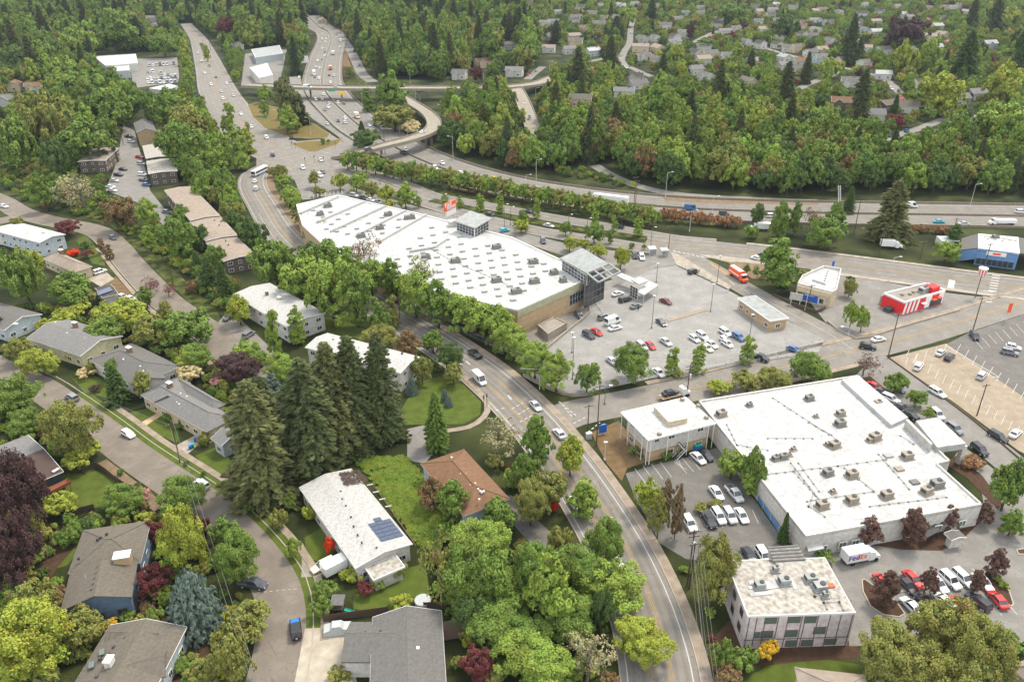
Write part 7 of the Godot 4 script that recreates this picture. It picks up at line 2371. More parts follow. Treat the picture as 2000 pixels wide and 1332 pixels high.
func make_trees() -> void:
	rng.seed = 900
	boxes_of([["f", "firolive", 418, 742, 618, 1022], ["f", "fir", 520, 700, 705, 970], ["f", "fir", 470, 735, 580, 890], ["f", "firolive", 575, 668, 740, 925], ["f", "fir", 625, 655, 770, 905], ["f", "fir", 688, 650, 812, 888], ["f", "dark", 700, 680, 790, 880]], "in the tall cluster beside the long white house")
	boxes_of([["p", "mid", 822, 765, 885, 890], ["s", "blue", 790, 738, 819, 776], ["s", "blue", 859, 760, 878, 788], ["s", "blue", 866, 774, 886, 798], ["b", "olive", 805, 695, 842, 750], ["b", "dark", 838, 668, 905, 730], ["b", "olive", 862, 705, 908, 752], ["t", "bronze", 772, 640, 825, 700], ["b", "mid", 820, 640, 870, 690]], "around the corner lawn")
	boxes_of([["b", "light", 590, 505, 700, 640], ["b", "light", 545, 500, 640, 600], ["t", "mid", 655, 515, 732, 640], ["b", "mid", 490, 465, 580, 560], ["b", "mid", 600, 470, 690, 560], ["b", "dark", 560, 470, 640, 540], ["t", "mid", 720, 590, 765, 660], ["c", "olive", 748, 570, 780, 640], ["b", "olive", 700, 640, 780, 690]], "between the apartments and the main road")
	boxes_of([["k", "bronze", 675, 455, 745, 540], ["b", "light", 690, 505, 760, 590], ["t", "mid", 735, 505, 790, 590], ["k", "olive", 780, 500, 850, 585], ["b", "light", 770, 530, 850, 620], ["t", "mid", 820, 545, 890, 640], ["b", "light", 855, 570, 935, 650], ["b", "light", 905, 590, 985, 665], ["t", "light", 950, 600, 1015, 680], ["b", "light", 965, 630, 1050, 700], ["b", "light", 1005, 665, 1085, 745], ["b", "light", 1050, 690, 1125, 770], ["b", "mid", 1120, 708, 1175, 772]], "in the row between the main road and the store")
	boxes_of([["b", "mid", 1198, 670, 1288, 752], ["c", "light", 1300, 672, 1330, 732], ["c", "light", 1350, 673, 1382, 728], ["c", "light", 1445, 650, 1482, 710], ["h", "olive", 1190, 740, 1210, 758], ["h", "olive", 1310, 722, 1340, 738]], "along the street edge of the deck")
	boxes_of([["b", "lime", 1236, 938, 1290, 1002], ["t", "bronze", 1285, 935, 1318, 1020], ["t", "bronze", 1308, 945, 1340, 1050], ["t", "olive", 1268, 960, 1310, 1050], ["b", "olive", 1350, 1055, 1452, 1190], ["h", "mid", 1225, 868, 1258, 892], ["h", "mid", 1290, 880, 1313, 900], ["h", "light", 1313, 868, 1335, 888], ["h", "light", 1340, 855, 1360, 875], ["h", "olive", 1383, 975, 1410, 995], ["h", "olive", 1355, 985, 1390, 1002]], "around the white office lot")
	boxes_of([["b", "olive", 1668, 1215, 1800, 1345], ["b", "olive", 1775, 1175, 1935, 1320], ["b", "olive", 1860, 1215, 1985, 1370], ["b", "olive", 1725, 1265, 1870, 1400], ["b", "olive", 1840, 1290, 1960, 1420], ["b", "mid", 1935, 890, 2015, 1000], ["t", "mid", 1955, 1000, 2005, 1040], ["h", "mid", 1945, 1238, 2000, 1280], ["h", "gold", 1478, 1250, 1530, 1302], ["h", "mid", 1385, 1245, 1440, 1320], ["h", "mid", 1420, 1262, 1480, 1320], ["h", "bronze", 1390, 1290, 1450, 1345], ["h", "wine", 1380, 1238, 1402, 1255], ["h", "light", 1375, 1190, 1400, 1205], ["h", "mid", 1325, 1105, 1350, 1125]], "around the lilac office and its lawn")
	boxes_of([["t", "copper", 1705, 1112, 1762, 1185], ["t", "copper", 1792, 1105, 1835, 1162], ["t", "copper", 1893, 1110, 1930, 1158], ["t", "copper", 1930, 1070, 1972, 1128], ["t", "copper", 1675, 1005, 1728, 1068], ["t", "copper", 1758, 988, 1815, 1065], ["t", "copper", 1832, 985, 1876, 1037], ["t", "copper", 1900, 975, 1942, 1023], ["h", "light", 1938, 1120, 1960, 1138], ["h", "light", 1950, 1132, 1972, 1152], ["h", "copper", 1925, 1114, 1945, 1128]], "in the planted beds of the parking court")
	boxes_of([["b", "mid", 1725, 725, 1776, 768], ["b", "mid", 1770, 760, 1812, 797], ["t", "light", 1802, 793, 1826, 822], ["b", "mid", 1543, 690, 1636, 747], ["b", "olive", 1430, 722, 1495, 768], ["b", "olive", 1480, 718, 1552, 760], ["b", "lime", 1385, 740, 1430, 770], ["k", "copper", 1665, 690, 1717, 735], ["b", "light", 1404, 880, 1458, 938], ["b", "mid", 1450, 873, 1502, 962], ["t", "light", 1448, 915, 1484, 968], ["p", "dark", 1515, 1000, 1541, 1068], ["p", "dark", 1544, 1040, 1567, 1072], ["h", "mid", 1590, 1075, 1632, 1098], ["h", "rust", 1880, 895, 1920, 915]], "around the shopping block")
	boxes_of([["b", "light", 1650, 585, 1682, 640], ["b", "light", 1668, 598, 1705, 648], ["b", "olive", 1648, 545, 1676, 580], ["h", "dark", 1650, 538, 1672, 555], ["t", "mid", 1482, 462, 1562, 565], ["h", "light", 1515, 540, 1545, 562], ["h", "olive", 1557, 527, 1580, 540], ["h", "mid", 1480, 525, 1500, 545], ["t", "mid", 1453, 515, 1468, 535]], "around the restaurant and the cream shop")
	boxes_of([["f", "firolive", 1678, 352, 1790, 485], ["f", "dark", 1640, 362, 1672, 420], ["b", "mid", 1580, 425, 1650, 485], ["t", "mid", 1508, 390, 1545, 460], ["t", "mid", 1540, 395, 1570, 455], ["k", "bronze", 1565, 405, 1605, 460], ["t", "mid", 1612, 395, 1655, 460], ["b", "mid", 1500, 425, 1540, 465], ["b", "light", 1825, 470, 1878, 512], ["t", "dark", 1850, 440, 1882, 475], ["h", "pink", 1875, 490, 1893, 505], ["h", "mid", 1455, 440, 1485, 470], ["t", "dark", 1462, 400, 1500, 440]], "between the boulevard and the freeway")
	for i in 9: boxed("h", "rust", 1282 + i * 18, 405 + i * 2.2, 1310 + i * 18, 436 + i * 1.4, "in the rusty hedge beside the freeway")
	for i in 5: boxed("h", "rust", 1775 + i * 15, 438 + i, 1795 + i * 15, 455 + i, "in the hedge near the blue shop")
	var y0 := 305.0
	for i in 34: # hedge trees between freeway and boulevard
		var x := 676.0 + i * 18.2
		var y := 306.0 + (x - 676.0) * 0.183
		boxed("b", ["light", "mid", "olive"][i % 3], x - 17 - rnd(0, 4), y - 10 - rnd(0, 6), x + 17 + rnd(0, 4), y + 24, "in the clipped row beside the freeway")
	for e in [[860, 878, 380, 402], [928, 948, 375, 412], [967, 985, 378, 415], [1040, 1058, 383, 425], [1152, 1172, 410, 442], [1193, 1208, 418, 450], [1236, 1258, 422, 460], [890, 905, 381, 405]]: boxed("c", "light", e[0], e[2], e[1], e[3], "on the planted boulevard median")
	boxes_of([["b", "lime", 645, 335, 680, 370], ["b", "light", 675, 340, 715, 375], ["b", "olive", 710, 355, 740, 385], ["b", "lime", 735, 360, 770, 395], ["t", "light", 770, 360, 812, 400], ["b", "light", 690, 335, 720, 360], ["t", "light", 808, 382, 826, 405], ["h", "lime", 745, 392, 778, 405], ["b", "lime", 1002, 428, 1034, 455], ["t", "mid", 1008, 412, 1034, 438], ["b", "mid", 1090, 432, 1120, 460], ["b", "mid", 1143, 437, 1180, 475], ["t", "mid", 1182, 448, 1202, 475], ["b", "lime", 1096, 461, 1130, 492], ["b", "lime", 1125, 465, 1152, 490], ["b", "lime", 1152, 475, 1188, 503], ["b", "lime", 1194, 482, 1233, 525], ["h", "mid", 1228, 474, 1240, 487], ["h", "mid", 1252, 476, 1263, 489]], "in front of the store")
	for e in [["b", 530, 320, 560, 350], ["b", 535, 340, 570, 372], ["b", 545, 362, 590, 400], ["b", 555, 385, 585, 415], ["b", 570, 410, 600, 440], ["k", 575, 415, 612, 458], ["k", 600, 430, 645, 475], ["t", 600, 333, 628, 365], ["b", 610, 362, 635, 384], ["b", 520, 325, 545, 345], ["b", 590, 440, 625, 480]]: boxed(e[0], "light" if e[1] % 2 else "olive", e[1], e[2], e[3], e[4], "along the store's narrow end")
	# columnar row by the boulevard
	for e in [[340, 58, 370, 105], [345, 78, 372, 125], [350, 105, 378, 150], [352, 135, 382, 178], [395, 88, 410, 118], [430, 195, 462, 270], [442, 245, 484, 330], [420, 260, 450, 320], [465, 250, 498, 310], [475, 235, 490, 275]]: boxed("c" if e[0] > 400 else "t", "lime" if e[0] % 2 else "light", e[0], e[1], e[2], e[3], "in the tall row beside the far boulevard")
	for e in [[172, 308, 186, 335], [188, 298, 200, 328], [201, 292, 213, 322], [215, 285, 228, 315]]: boxed("c", "dark", e[0], e[1], e[2], e[3], "of the slim cypress row by the tan apartments")
	# lower middle thicket
	boxes_of([["k", "olive", 815, 1040, 905, 1185], ["t", "mid", 845, 935, 925, 1030], ["b", "mid", 925, 970, 1010, 1050], ["b", "light", 880, 1010, 1000, 1120], ["b", "mid", 870, 1050, 1010, 1200], ["b", "mid", 985, 1060, 1110, 1190], ["t", "light", 1010, 1080, 1120, 1240], ["b", "mid", 1080, 1065, 1190, 1170], ["b", "light", 1105, 1110, 1255, 1200], ["b", "mid", 900, 1150, 1040, 1260], ["b", "mid", 1040, 1150, 1170, 1260], ["b", "light", 970, 1240, 1120, 1345], ["k", "sparse", 1090, 1230, 1210, 1345], ["b", "lime", 1192, 1215, 1318, 1292], ["b", "mid", 1128, 1008, 1222, 1110], ["b", "olive", 995, 935, 1080, 1030], ["b", "lime", 1085, 850, 1145, 930], ["t", "mid", 1018, 812, 1082, 905], ["k", "sparse", 925, 815, 1015, 900], ["b", "mid", 1000, 880, 1060, 960], ["t", "light", 1110, 935, 1175, 1010], ["b", "olive", 1040, 920, 1110, 1000], ["b", "bronze", 810, 930, 870, 1000], ["h", "olive", 945, 885, 985, 925], ["h", "light", 985, 915, 1020, 960], ["h", "flame", 1010, 962, 1030, 990], ["h", "flame", 1068, 975, 1092, 1005], ["b", "wine", 900, 1265, 965, 1332], ["h", "olive", 930, 1290, 990, 1345], ["b", "dark", 1150, 1150, 1200, 1240], ["h", "olive", 1075, 1030, 1120, 1090], ["b", "mid", 940, 1200, 1080, 1290], ["b", "dark", 880, 1160, 960, 1250]], "in the thicket between the houses and the main road")
	# left foreground gardens
	boxes_of([["b", "plum", -30, 880, 95, 1060], ["b", "plum", -20, 1010, 85, 1165], ["b", "lime", -40, 1170, 140, 1345], ["b", "olive", 20, 1130, 110, 1230], ["b", "olive", 112, 1180, 200, 1265], ["b", "lime", 295, 990, 395, 1130], ["b", "wine", 270, 1100, 335, 1168], ["s", "blue", 325, 1118, 452, 1265], ["b", "mid", 410, 1035, 515, 1150], ["b", "mid", 405, 1010, 470, 1075], ["b", "olive", 440, 1170, 535, 1255], ["b", "olive", 410, 1228, 500, 1345], ["b", "olive", 360, 1280, 430, 1345], ["b", "mid", 285, 930, 400, 1010], ["b", "olive", 78, 778, 195, 905], ["b", "mid", 15, 800, 95, 865], ["h", "lime", 120, 865, 210, 922], ["b", "mid", 180, 945, 275, 1012], ["b", "lime", 78, 962, 145, 1012], ["b", "mid", -20, 738, 82, 825], ["p", "dark", 203, 712, 264, 798], ["h", "pink", 258, 955, 292, 985], ["b", "wine", 280, 1010, 320, 1060], ["h", "gold", 193, 1205, 235, 1240], ["h", "mid", 335, 1280, 385, 1320], ["b", "wine", 370, 1000, 410, 1060], ["h", "lime", 260, 1000, 310, 1030], ["h", "mid", 115, 1030, 155, 1070], ["h", "rust", 40, 1160, 75, 1185], ["b", "bronze", 75, 1140, 140, 1200], ["h", "mid", 230, 1190, 262, 1215]], "in the gardens of the lower street")
	boxes_of([["h", "flame", 627, 1048, 655, 1088], ["h", "light", 556, 1048, 592, 1096], ["h", "olive", 525, 995, 560, 1038], ["h", "mid", 610, 1125, 665, 1175], ["h", "mid", 605, 1160, 655, 1212], ["h", "lime", 665, 1105, 710, 1142], ["h", "wine", 695, 1132, 735, 1170], ["h", "lime", 760, 1158, 808, 1195], ["h", "olive", 735, 1100, 790, 1130], ["h", "light", 720, 1130, 750, 1158], ["h", "olive", 630, 1300, 690, 1345], ["h", "lime", 590, 985, 620, 1020]], "around the long white house")
	boxes_of([["h", "olive", 165, 705, 185, 735], ["h", "cream", 145, 715, 185, 742], ["h", "flame", 154, 693, 170, 712], ["h", "gold", 115, 685, 145, 708], ["h", "plum", 170, 750, 198, 768], ["b", "olive", 10, 660, 60, 710], ["b", "lime", 40, 675, 115, 735], ["b", "mid", 340, 675, 420, 720], ["b", "lime", 330, 680, 400, 725], ["b", "plum", 415, 692, 510, 750], ["h", "pink", 405, 732, 445, 762], ["b", "light", 455, 665, 505, 705], ["t", "olive", 255, 735, 300, 765], ["h", "olive", 270, 740, 305, 765], ["b", "cream", 345, 715, 395, 745], ["h", "mid", 313, 806, 335, 828], ["h", "mid", 338, 825, 358, 842], ["h", "olive", 385, 845, 412, 875], ["h", "dark", 357, 900, 368, 912], ["h", "dark", 390, 920, 402, 932], ["h", "mid", 228, 916, 240, 930], ["h", "mid", 262, 940, 275, 955], ["b", "mid", 200, 700, 235, 745], ["b", "plum", -15, 620, 18, 655], ["h", "olive", 420, 740, 450, 775], ["b", "mid", 480, 680, 530, 720], ["t", "blue", 508, 725, 550, 780], ["b", "light", 515, 690, 590, 760]], "in the front gardens of the lower street")
	boxes_of([["b", "mid", 0, 480, 85, 600], ["b", "lime", 20, 485, 80, 560], ["b", "mid", 90, 530, 180, 600], ["b", "olive", 130, 560, 185, 600], ["b", "wine", 108, 430, 153, 462], ["h", "wine", 155, 488, 182, 508], ["h", "dark", 153, 470, 180, 488], ["h", "flame", 130, 488, 155, 500], ["c", "bronze", 188, 465, 204, 495], ["c", "bronze", 200, 475, 219, 505], ["t", "mid", 55, 335, 105, 410], ["k", "sparse", 105, 335, 210, 415], ["b", "mid", 100, 340, 160, 400], ["b", "bronze", 200, 385, 262, 450], ["t", "light", 260, 385, 312, 455], ["t", "light", 272, 440, 305, 490], ["b", "mid", 310, 425, 380, 505], ["b", "mid", 332, 398, 372, 445], ["b", "dark", 362, 440, 408, 492], ["b", "mid", 400, 478, 440, 530], ["p", "dark", 370, 490, 405, 540], ["p", "dark", 385, 500, 440, 580], ["p", "dark", 420, 510, 460, 590], ["k", "wine", 272, 542, 310, 575], ["k", "wine", 312, 555, 342, 580], ["h", "bronze", 360, 548, 388, 575], ["b", "lime", 440, 575, 490, 635], ["b", "olive", 300, 585, 340, 640], ["b", "mid", 310, 605, 410, 680], ["b", "lime", 205, 580, 290, 650], ["b", "olive", 250, 610, 330, 680], ["b", "lime", 180, 590, 250, 640], ["b", "mid", 160, 620, 250, 660], ["c", "light", 515, 595, 548, 690], ["c", "light", 560, 598, 598, 670], ["t", "mid", 265, 560, 300, 600], ["h", "lime", 65, 620, 110, 650], ["h", "lime", 95, 605, 150, 640], ["h", "lime", 130, 590, 185, 622], ["b", "mid", 380, 330, 440, 400], ["b", "mid", 430, 385, 475, 430], ["b", "dark", 465, 420, 525, 490], ["b", "light", 365, 345, 420, 400], ["h", "olive", 20, 425, 45, 445]], "on the hillside by the hill street")
	boxes_of([["t", "firolive", 525, 150, 590, 250], ["p", "fir", 560, 180, 612, 248], ["p", "fir", 545, 170, 585, 235], ["b", "light", 500, 165, 530, 200], ["t", "light", 505, 195, 525, 225], ["t", "light", 535, 215, 580, 248], ["b", "olive", 567, 235, 588, 258], ["p", "dark", 695, 235, 722, 285], ["b", "dark", 685, 255, 745, 288], ["c", "mid", 702, 170, 730, 215], ["t", "mid", 725, 160, 800, 215], ["b", "olive", 730, 210, 810, 250], ["b", "cream", 780, 235, 825, 260], ["b", "mid", 670, 130, 690, 150], ["h", "mid", 625, 270, 635, 284], ["h", "mid", 637, 272, 645, 282]], "inside the freeway junction")
	boxes_of([["b", "mid", -10, 228, 72, 338], ["b", "olive", 40, 178, 130, 300], ["b", "mid", 105, 225, 215, 322], ["b", "mid", 152, 172, 256, 258], ["b", "mid", 112, 138, 206, 205], ["b", "light", 92, 108, 152, 168], ["t", "mid", 205, 130, 242, 185], ["b", "mid", 230, 160, 270, 218], ["f", "fir", 42, 68, 98, 162], ["b", "dark", 78, 270, 132, 345], ["b", "mid", 260, 175, 308, 238], ["b", "mid", 300, 170, 380, 260], ["b", "olive", 330, 200, 420, 300], ["b", "mid", 310, 240, 400, 340], ["b", "light", 120, 50, 188, 118], ["b", "mid", 180, 20, 260, 100], ["f", "fir", 250, 30, 300, 100], ["b", "mid", 290, 60, 345, 110], ["b", "dark", 0, 90, 60, 150]], "on the wooded hillside above the apartments")
	boxes_of([["b", "plum", 1732, 32, 1812, 102], ["b", "lime", 1747, 77, 1797, 150], ["b", "light", 1790, 75, 1848, 148], ["b", "lime", 1800, 142, 1880, 222], ["b", "lime", 1925, 122, 2003, 208], ["f", "fir", 1643, 133, 1704, 252], ["f", "fir", 1628, 25, 1682, 130], ["f", "dark", 1838, 58, 1914, 172], ["f", "fir", 1555, 100, 1590, 166], ["f", "fir", 1498, 118, 1560, 228], ["b", "dark", 1510, 28, 1565, 76], ["f", "dark", 1728, 184, 1758, 242], ["b", "light", 1910, 200, 2012, 292], ["b", "mid", 1832, 218, 1912, 294], ["b", "mid", 1745, 258, 1810, 310], ["t", "dark", 1880, 263, 1927, 317], ["b", "lime", 1600, 112, 1652, 150], ["f", "fir", 1873, -5, 1914, 64], ["f", "fir", 1910, -5, 1964, 72], ["b", "lime", 1948, 12, 1992, 56], ["f", "fir", 1168, 68, 1214, 142], ["f", "fir", 1103, 90, 1154, 176], ["b", "lime", 1307, 87, 1338, 126], ["b", "lime", 1317, 120, 1348, 164], ["f", "fir", 1273, 104, 1312, 172], ["t", "plum", 1337, 42, 1362, 76], ["f", "fir", 1250, -5, 1292, 52], ["f", "fir", 1373, 115, 1422, 252], ["f", "fir", 1445, 95, 1484, 149], ["c", "light", 1427, 85, 1455, 133], ["f", "fir", 1030, 40, 1062, 82], ["f", "fir", 1066, 38, 1106, 86], ["f", "fir", 1180, 30, 1226, 77], ["f", "fir", 1392, 158, 1434, 254], ["b", "wine", 1411, 60, 1440, 88], ["b", "mid", 1365, 75, 1402, 95], ["b", "olive", 1150, 55, 1182, 80], ["b", "mid", 1690, 95, 1730, 120], ["f", "dark", 1960, 40, 2005, 150], ["b", "mid", 1400, 8, 1460, 50], ["b", "light", 1205, 8, 1250, 50], ["f", "fir", 1660, 70, 1690, 125]], "among the far houses")
	# woods on the bank beyond the freeway, biggest ones singly
	var W := [["b", "mid", 4.0], ["b", "dark", 2.0], ["t", "mid", 2.0], ["b", "light", 2.0], ["b", "olive", 1.5], ["f", "fir", 0.5], ["t", "light", 0.8], ["b", "bronze", 0.3]]
	var B := "in the wood on the bank beyond the freeway"
	var H := "on the wooded hillside above the apartments"
	scatter([865, 290, 880, 240, 900, 200, 960, 184, 1003, 184, 1020, 215, 1045, 285, 1100, 300, 1160, 330, 1000, 338, 920, 312], 7.8, W, 4.0, 8.0, 31, B, 395.0)
	scatter([1058, 180, 1062, 240, 1055, 280, 1160, 325, 1250, 362, 1480, 380, 2060, 388, 2060, 322, 1850, 300, 1600, 265, 1400, 235, 1250, 215, 1100, 205], 8.2, W, 4.2, 9.0, 32, B, 378.0)
	scatter([-60, 195, 90, 205, 200, 185, 250, 190, 255, 235, 230, 290, 150, 300, 60, 312, -60, 305], 8.0, W, 4.5, 7.0, 33, H, 420.0)
	scatter([300, 180, 350, 185, 425, 250, 440, 340, 400, 360, 352, 330, 345, 280, 310, 235], 8.0, W, 4.5, 7.0, 34, H, 420.0)
	scatter([-60, 120, 100, 150, 180, 100, 185, 160, 260, 175, 280, 180, 210, 185, 90, 200, -60, 200], 9.0, W, 5.0, 7.5, 44, H, 0.0)
	scatter([330, 350, 480, 360, 520, 480, 440, 500], 8.0, W, 3.5, 5.0, 35, "between the tan apartments and the main road", 999.0)
	# gardens filled in
	block(world_poly(IVY), 0.0, false)
	var GS := [["h", "mid", 3.0], ["h", "olive", 2.0], ["h", "light", 1.5], ["h", "dark", 1.5], ["b", "mid", 1.0], ["h", "bronze", 0.5], ["h", "lime", 0.5]]
	scatter([-40, 600, 200, 600, 330, 640, 480, 700, 540, 780, 460, 860, 300, 780, 120, 720, -40, 690], 3.1, GS, 0.9, 2.2, 36, "low green undergrowth filling the hillside gardens")
	scatter([-40, 800, 80, 830, 200, 920, 300, 1000, 420, 1060, 500, 1160, 490, 1345, -40, 1345], 3.1, GS, 0.9, 2.2, 37, "low green undergrowth filling the lower street gardens")
	scatter([220, 440, 300, 450, 470, 560, 500, 620, 430, 610, 330, 520], 4.5, GS, 1.0, 2.2, 38, "low green undergrowth on the bank below the tan apartments")
	scatter([790, 900, 860, 900, 990, 1030, 1080, 1100, 1200, 1345, 880, 1345, 850, 1100, 800, 1040], 3.2, GS, 1.1, 2.4, 39, "low green undergrowth under the thicket beside the main road")
	scatter([480, 870, 600, 920, 660, 900, 700, 895, 780, 880, 800, 900, 700, 890, 600, 950, 560, 1010, 480, 1000], 4.0, GS, 1.0, 2.0, 40, "low green undergrowth at the foot of the tall firs")
	scatter([1085, 330, 1250, 362, 1290, 372, 1290, 378, 1150, 352, 1085, 345], 4.0, GS, 1.2, 2.2, 43, "low green undergrowth along the edge of the freeway wood")
	scatter([-40, 300, 120, 300, 240, 330, 260, 440, 180, 430, 60, 400, -40, 345], 4.5, GS, 1.2, 2.6, 45, "low green undergrowth on the hillside above the hill street")
	scatter([260, 380, 330, 400, 480, 560, 510, 650, 420, 600, 320, 500], 3.6, GS, 1.0, 2.4, 46, "low green undergrowth on the bank below the tan apartments")
	scatter([690, 480, 760, 535, 900, 612, 1000, 672, 1020, 735, 880, 645, 760, 575, 680, 515], 3.6, GS, 1.0, 2.2, 47, "low green undergrowth under the row beside the store")
	scatter([470, 470, 560, 465, 640, 525, 735, 570, 760, 650, 640, 610, 540, 540], 4.0, GS, 1.2, 2.4, 48, "low green undergrowth behind the chimneyed apartment block")
	scatter([770, 690, 860, 660, 905, 700, 900, 740, 850, 735, 815, 750, 780, 800], 3.2, GS, 0.8, 1.6, 49, "low green undergrowth around the corner lawn")
	# far masses
	var FW := [["b", "mid", 3.0], ["b", "dark", 1.2], ["f", "fir", 0.75], ["t", "mid", 1.5], ["b", "light", 1.2], ["b", "olive", 1.6], ["p", "fir", 0.35], ["b", "wine", 0.12]]
	var N := [["b", "mid", 2.0], ["b", "light", 1.4], ["f", "fir", 0.35], ["b", "olive", 1.4], ["b", "dark", 1.0], ["b", "plum", 0.3], ["t", "light", 0.8], ["h", "mid", 3.0], ["h", "lime", 1.0], ["h", "wine", 0.5], ["h", "pink", 0.25]]
	scatter([1050, 235, 1070, 165, 1130, 120, 1060, 60, 1000, 30, 1100, -8, 2200, -8, 2200, 330, 1850, 300, 1600, 262, 1400, 232, 1250, 212, 1100, 208], 8.0, N, 2.0, 6.0, 51, "green mass of far garden trees between the distant houses")
	scatter([640, 50, 700, 100, 735, 150, 900, 165, 1000, 160, 1060, 130, 1060, 60, 1000, 20, 640, -8, 600, -8, 615, 40], 9.5, FW, 5.0, 11.5, 52, "dark far wood right of the distant freeway")
	scatter([430, 75, 480, 95, 560, 90, 600, 130, 570, 160, 540, 165, 600, 90, 618, 50, 600, -8, -300, -8, -300, 160, 100, 145, 200, 85, 330, 45, 380, 70], 10.0, FW, 5.0, 11.5, 53, "dark far wood around the distant boulevard")
	scatter([-900, -8, 2900, -8, 2300, -70, -300, -70], 13.0, FW, 7.0, 11.0, 54, "hazy wooded ridge along the far skyline", 0.0, false)
	scatter([90, 45, 200, 22, 340, 38, 348, 100, 270, 102, 180, 100, 100, 145], 9.0, FW, 4.5, 7.5, 56, "dark far wood around the distant boulevard")
	scatter([430, 80, 475, 95, 490, 165, 470, 175, 440, 120], 8.0, W, 3.5, 5.5, 57, "dark far wood around the distant boulevard")
	plant_woods()

# ---- small things ----------------------------------------------------------------------------------
func make_details() -> void:
	# painted stalls
	var b := MB.new()
	stalls(b, 1240, 915, 1290, 902, 22, 30, 3)
	stalls(b, 1318, 897, 1345, 890, 24, 28, 2)
	stalls(b, 1355, 1010, 1470, 996, 12, 26, 5)
	stalls(b, 1445, 1080, 1500, 1075, 14, 26, 2)
	for e in [[1318, 903, 1342, 918], [1326, 900, 1332, 912], [1318, 903, 1330, 899]]: line(b, e[0], e[1], e[2], e[3])
	stalls(b, 1775, 697, 1850, 672, -6, 16, 4)
	stalls(b, 1770, 699, 1985, 850, 8, -18, 15)
	stalls(b, 1868, 690, 2010, 790, 10, -18, 9)
	stalls(b, 1905, 664, 2000, 628, 16, 18, 7)
	line(b, 1848, 674, 1952, 736, 0.25)
	line(b, 1952, 736, 1938, 737, 0.25)
	stalls(b, 1700, 1120, 1900, 1110, 20, 22, 7)
	stalls(b, 1765, 1198, 1975, 1185, 14, 16, 7)
	struct("stall_lines", b, mats["paint_white"])
	b = MB.new()
	stalls(b, 1310, 540, 1380, 575, 18, -6, 5, 0.17)
	stalls(b, 1090, 690, 1150, 655, 40, 14, 6, 0.17)
	stalls(b, 1215, 700, 1330, 640, 40, 16, 9, 0.17)
	stalls(b, 1350, 690, 1440, 640, 40, 16, 7, 0.17)
	line(b, 1285, 533, 1315, 549, 0.35, 0.17)
	struct("stall_lines", b, mats["concrete"])
	area("deck_island", [1300, 625, 1382, 602, 1386, 607, 1306, 630], "asphalt_tan", 0.3, false, 0.15)
	# solid-looking clipped hedge by the pale yellow house is a row of shrubs; bins, benches, boxes
	for e in [[371, 877, "plastic_blue", "blue"], [376, 874, "plastic_green", "green"], [381, 862, "plastic_blue", "blue"]]:
		var t = thing("wheelie_bin", "%s wheelie bin standing on a house driveway" % e[3], "bin", g(e[0], e[1]), 0.4, "bins on the driveway")
		var m := MB.new()
		m.box(Vector3(0, 0.5, 0), Vector3(0.6, 1.0, 0.7))
		part("bin_body", m, mats[e[2]], t)
		m = MB.new()
		m.box(Vector3(0, 1.05, 0.02), Vector3(0.66, 0.1, 0.78), Basis(Vector3.RIGHT, 0.08))
		part("lid", m, mats[e[2]], t)
		m = MB.new()
		m.tube(Vector3(-0.25, 0.12, 0.35), Vector3(0.25, 0.12, 0.35), 0.12, 0.12, 8)
		part("wheel", m, mats["tyre"], t)
	var t = thing("dumpster", "blue covered dumpster beside the white office stair", "dumpster", g(1362, 878), 0.4)
	var m := MB.new()
	m.box(Vector3(0, 0.7, 0), Vector3(1.8, 1.3, 1.3))
	part("body", m, mats["plastic_blue"], t)
	m = MB.new()
	m.box(Vector3(0, 1.42, 0), Vector3(1.9, 0.15, 1.4), Basis(Vector3.RIGHT, 0.1))
	part("lid", m, mats["plastic_green"], t)
	t = thing("utility_cabinet", "grey utility cabinet beside the junction sidewalk", "cabinet", g(1150, 857), 0.3)
	m = MB.new()
	m.box(Vector3(0, 0.8, 0), Vector3(1.3, 1.6, 0.8))
	part("cabinet", m, mats["wall_grey"], t)
	m = MB.new()
	m.box(Vector3(0, 1.65, 0), Vector3(1.45, 0.12, 0.95))
	part("lid", m, mats["steel"], t)
	t = thing("play_slide", "green plastic slide beside a small wooden play tower", "slide", g(690, 1195))
	m = MB.new()
	m.bar(g(672, 1190, 1.6) - t.position, g(704, 1200, 0.2) - t.position, 0.6, 0.1)
	part("chute", m, mats["plastic_green"], t)
	for s in [-0.3, 0.3]:
		m = MB.new()
		m.bar(g(672, 1190, 1.75) - t.position + Vector3(0, 0, s), g(704, 1200, 0.35) - t.position + Vector3(0, 0, s), 0.06, 0.2)
		part("side_rail", m, mats["plastic_green"], t)
	t = thing("play_tower", "small wooden play tower with grey roof in the back garden", "play tower", g(662, 1195))
	m = MB.new()
	for x in [-0.9, 0.9]:
		for z in [-0.9, 0.9]: m.box(Vector3(x, 1.4, z), Vector3(0.12, 2.8, 0.12))
	part("post", m, mats["wood_fence"], t)
	m = MB.new()
	m.box(Vector3(0, 1.4, 0), Vector3(2.0, 0.12, 2.0))
	part("platform", m, mats["wood_fence"], t)
	m = MB.new()
	m.box(Vector3(0, 2.9, 0), Vector3(2.4, 0.1, 2.4), Basis(Vector3.RIGHT, 0.1))
	part("roof", m, mats["roof_grey"], t)
	t = thing("hot_tub", "round pale covered tub at the end of the back lawn", "hot tub", g(826, 1180))
	m = MB.new()
	m.tube(Vector3.ZERO, Vector3(0, 1.0, 0), 1.5, 1.5, 20)
	part("tub", m, mats["wall_grey"], t)
	m = MB.new()
	m.tube(Vector3(0, 1.0, 0), Vector3(0, 1.1, 0), 1.55, 1.5, 20)
	part("cover", m, mats["tarp"], t)
	t = thing("wood_terrace", "dark wooden terrace behind the grey shingled house", "terrace", g(890, 1245))
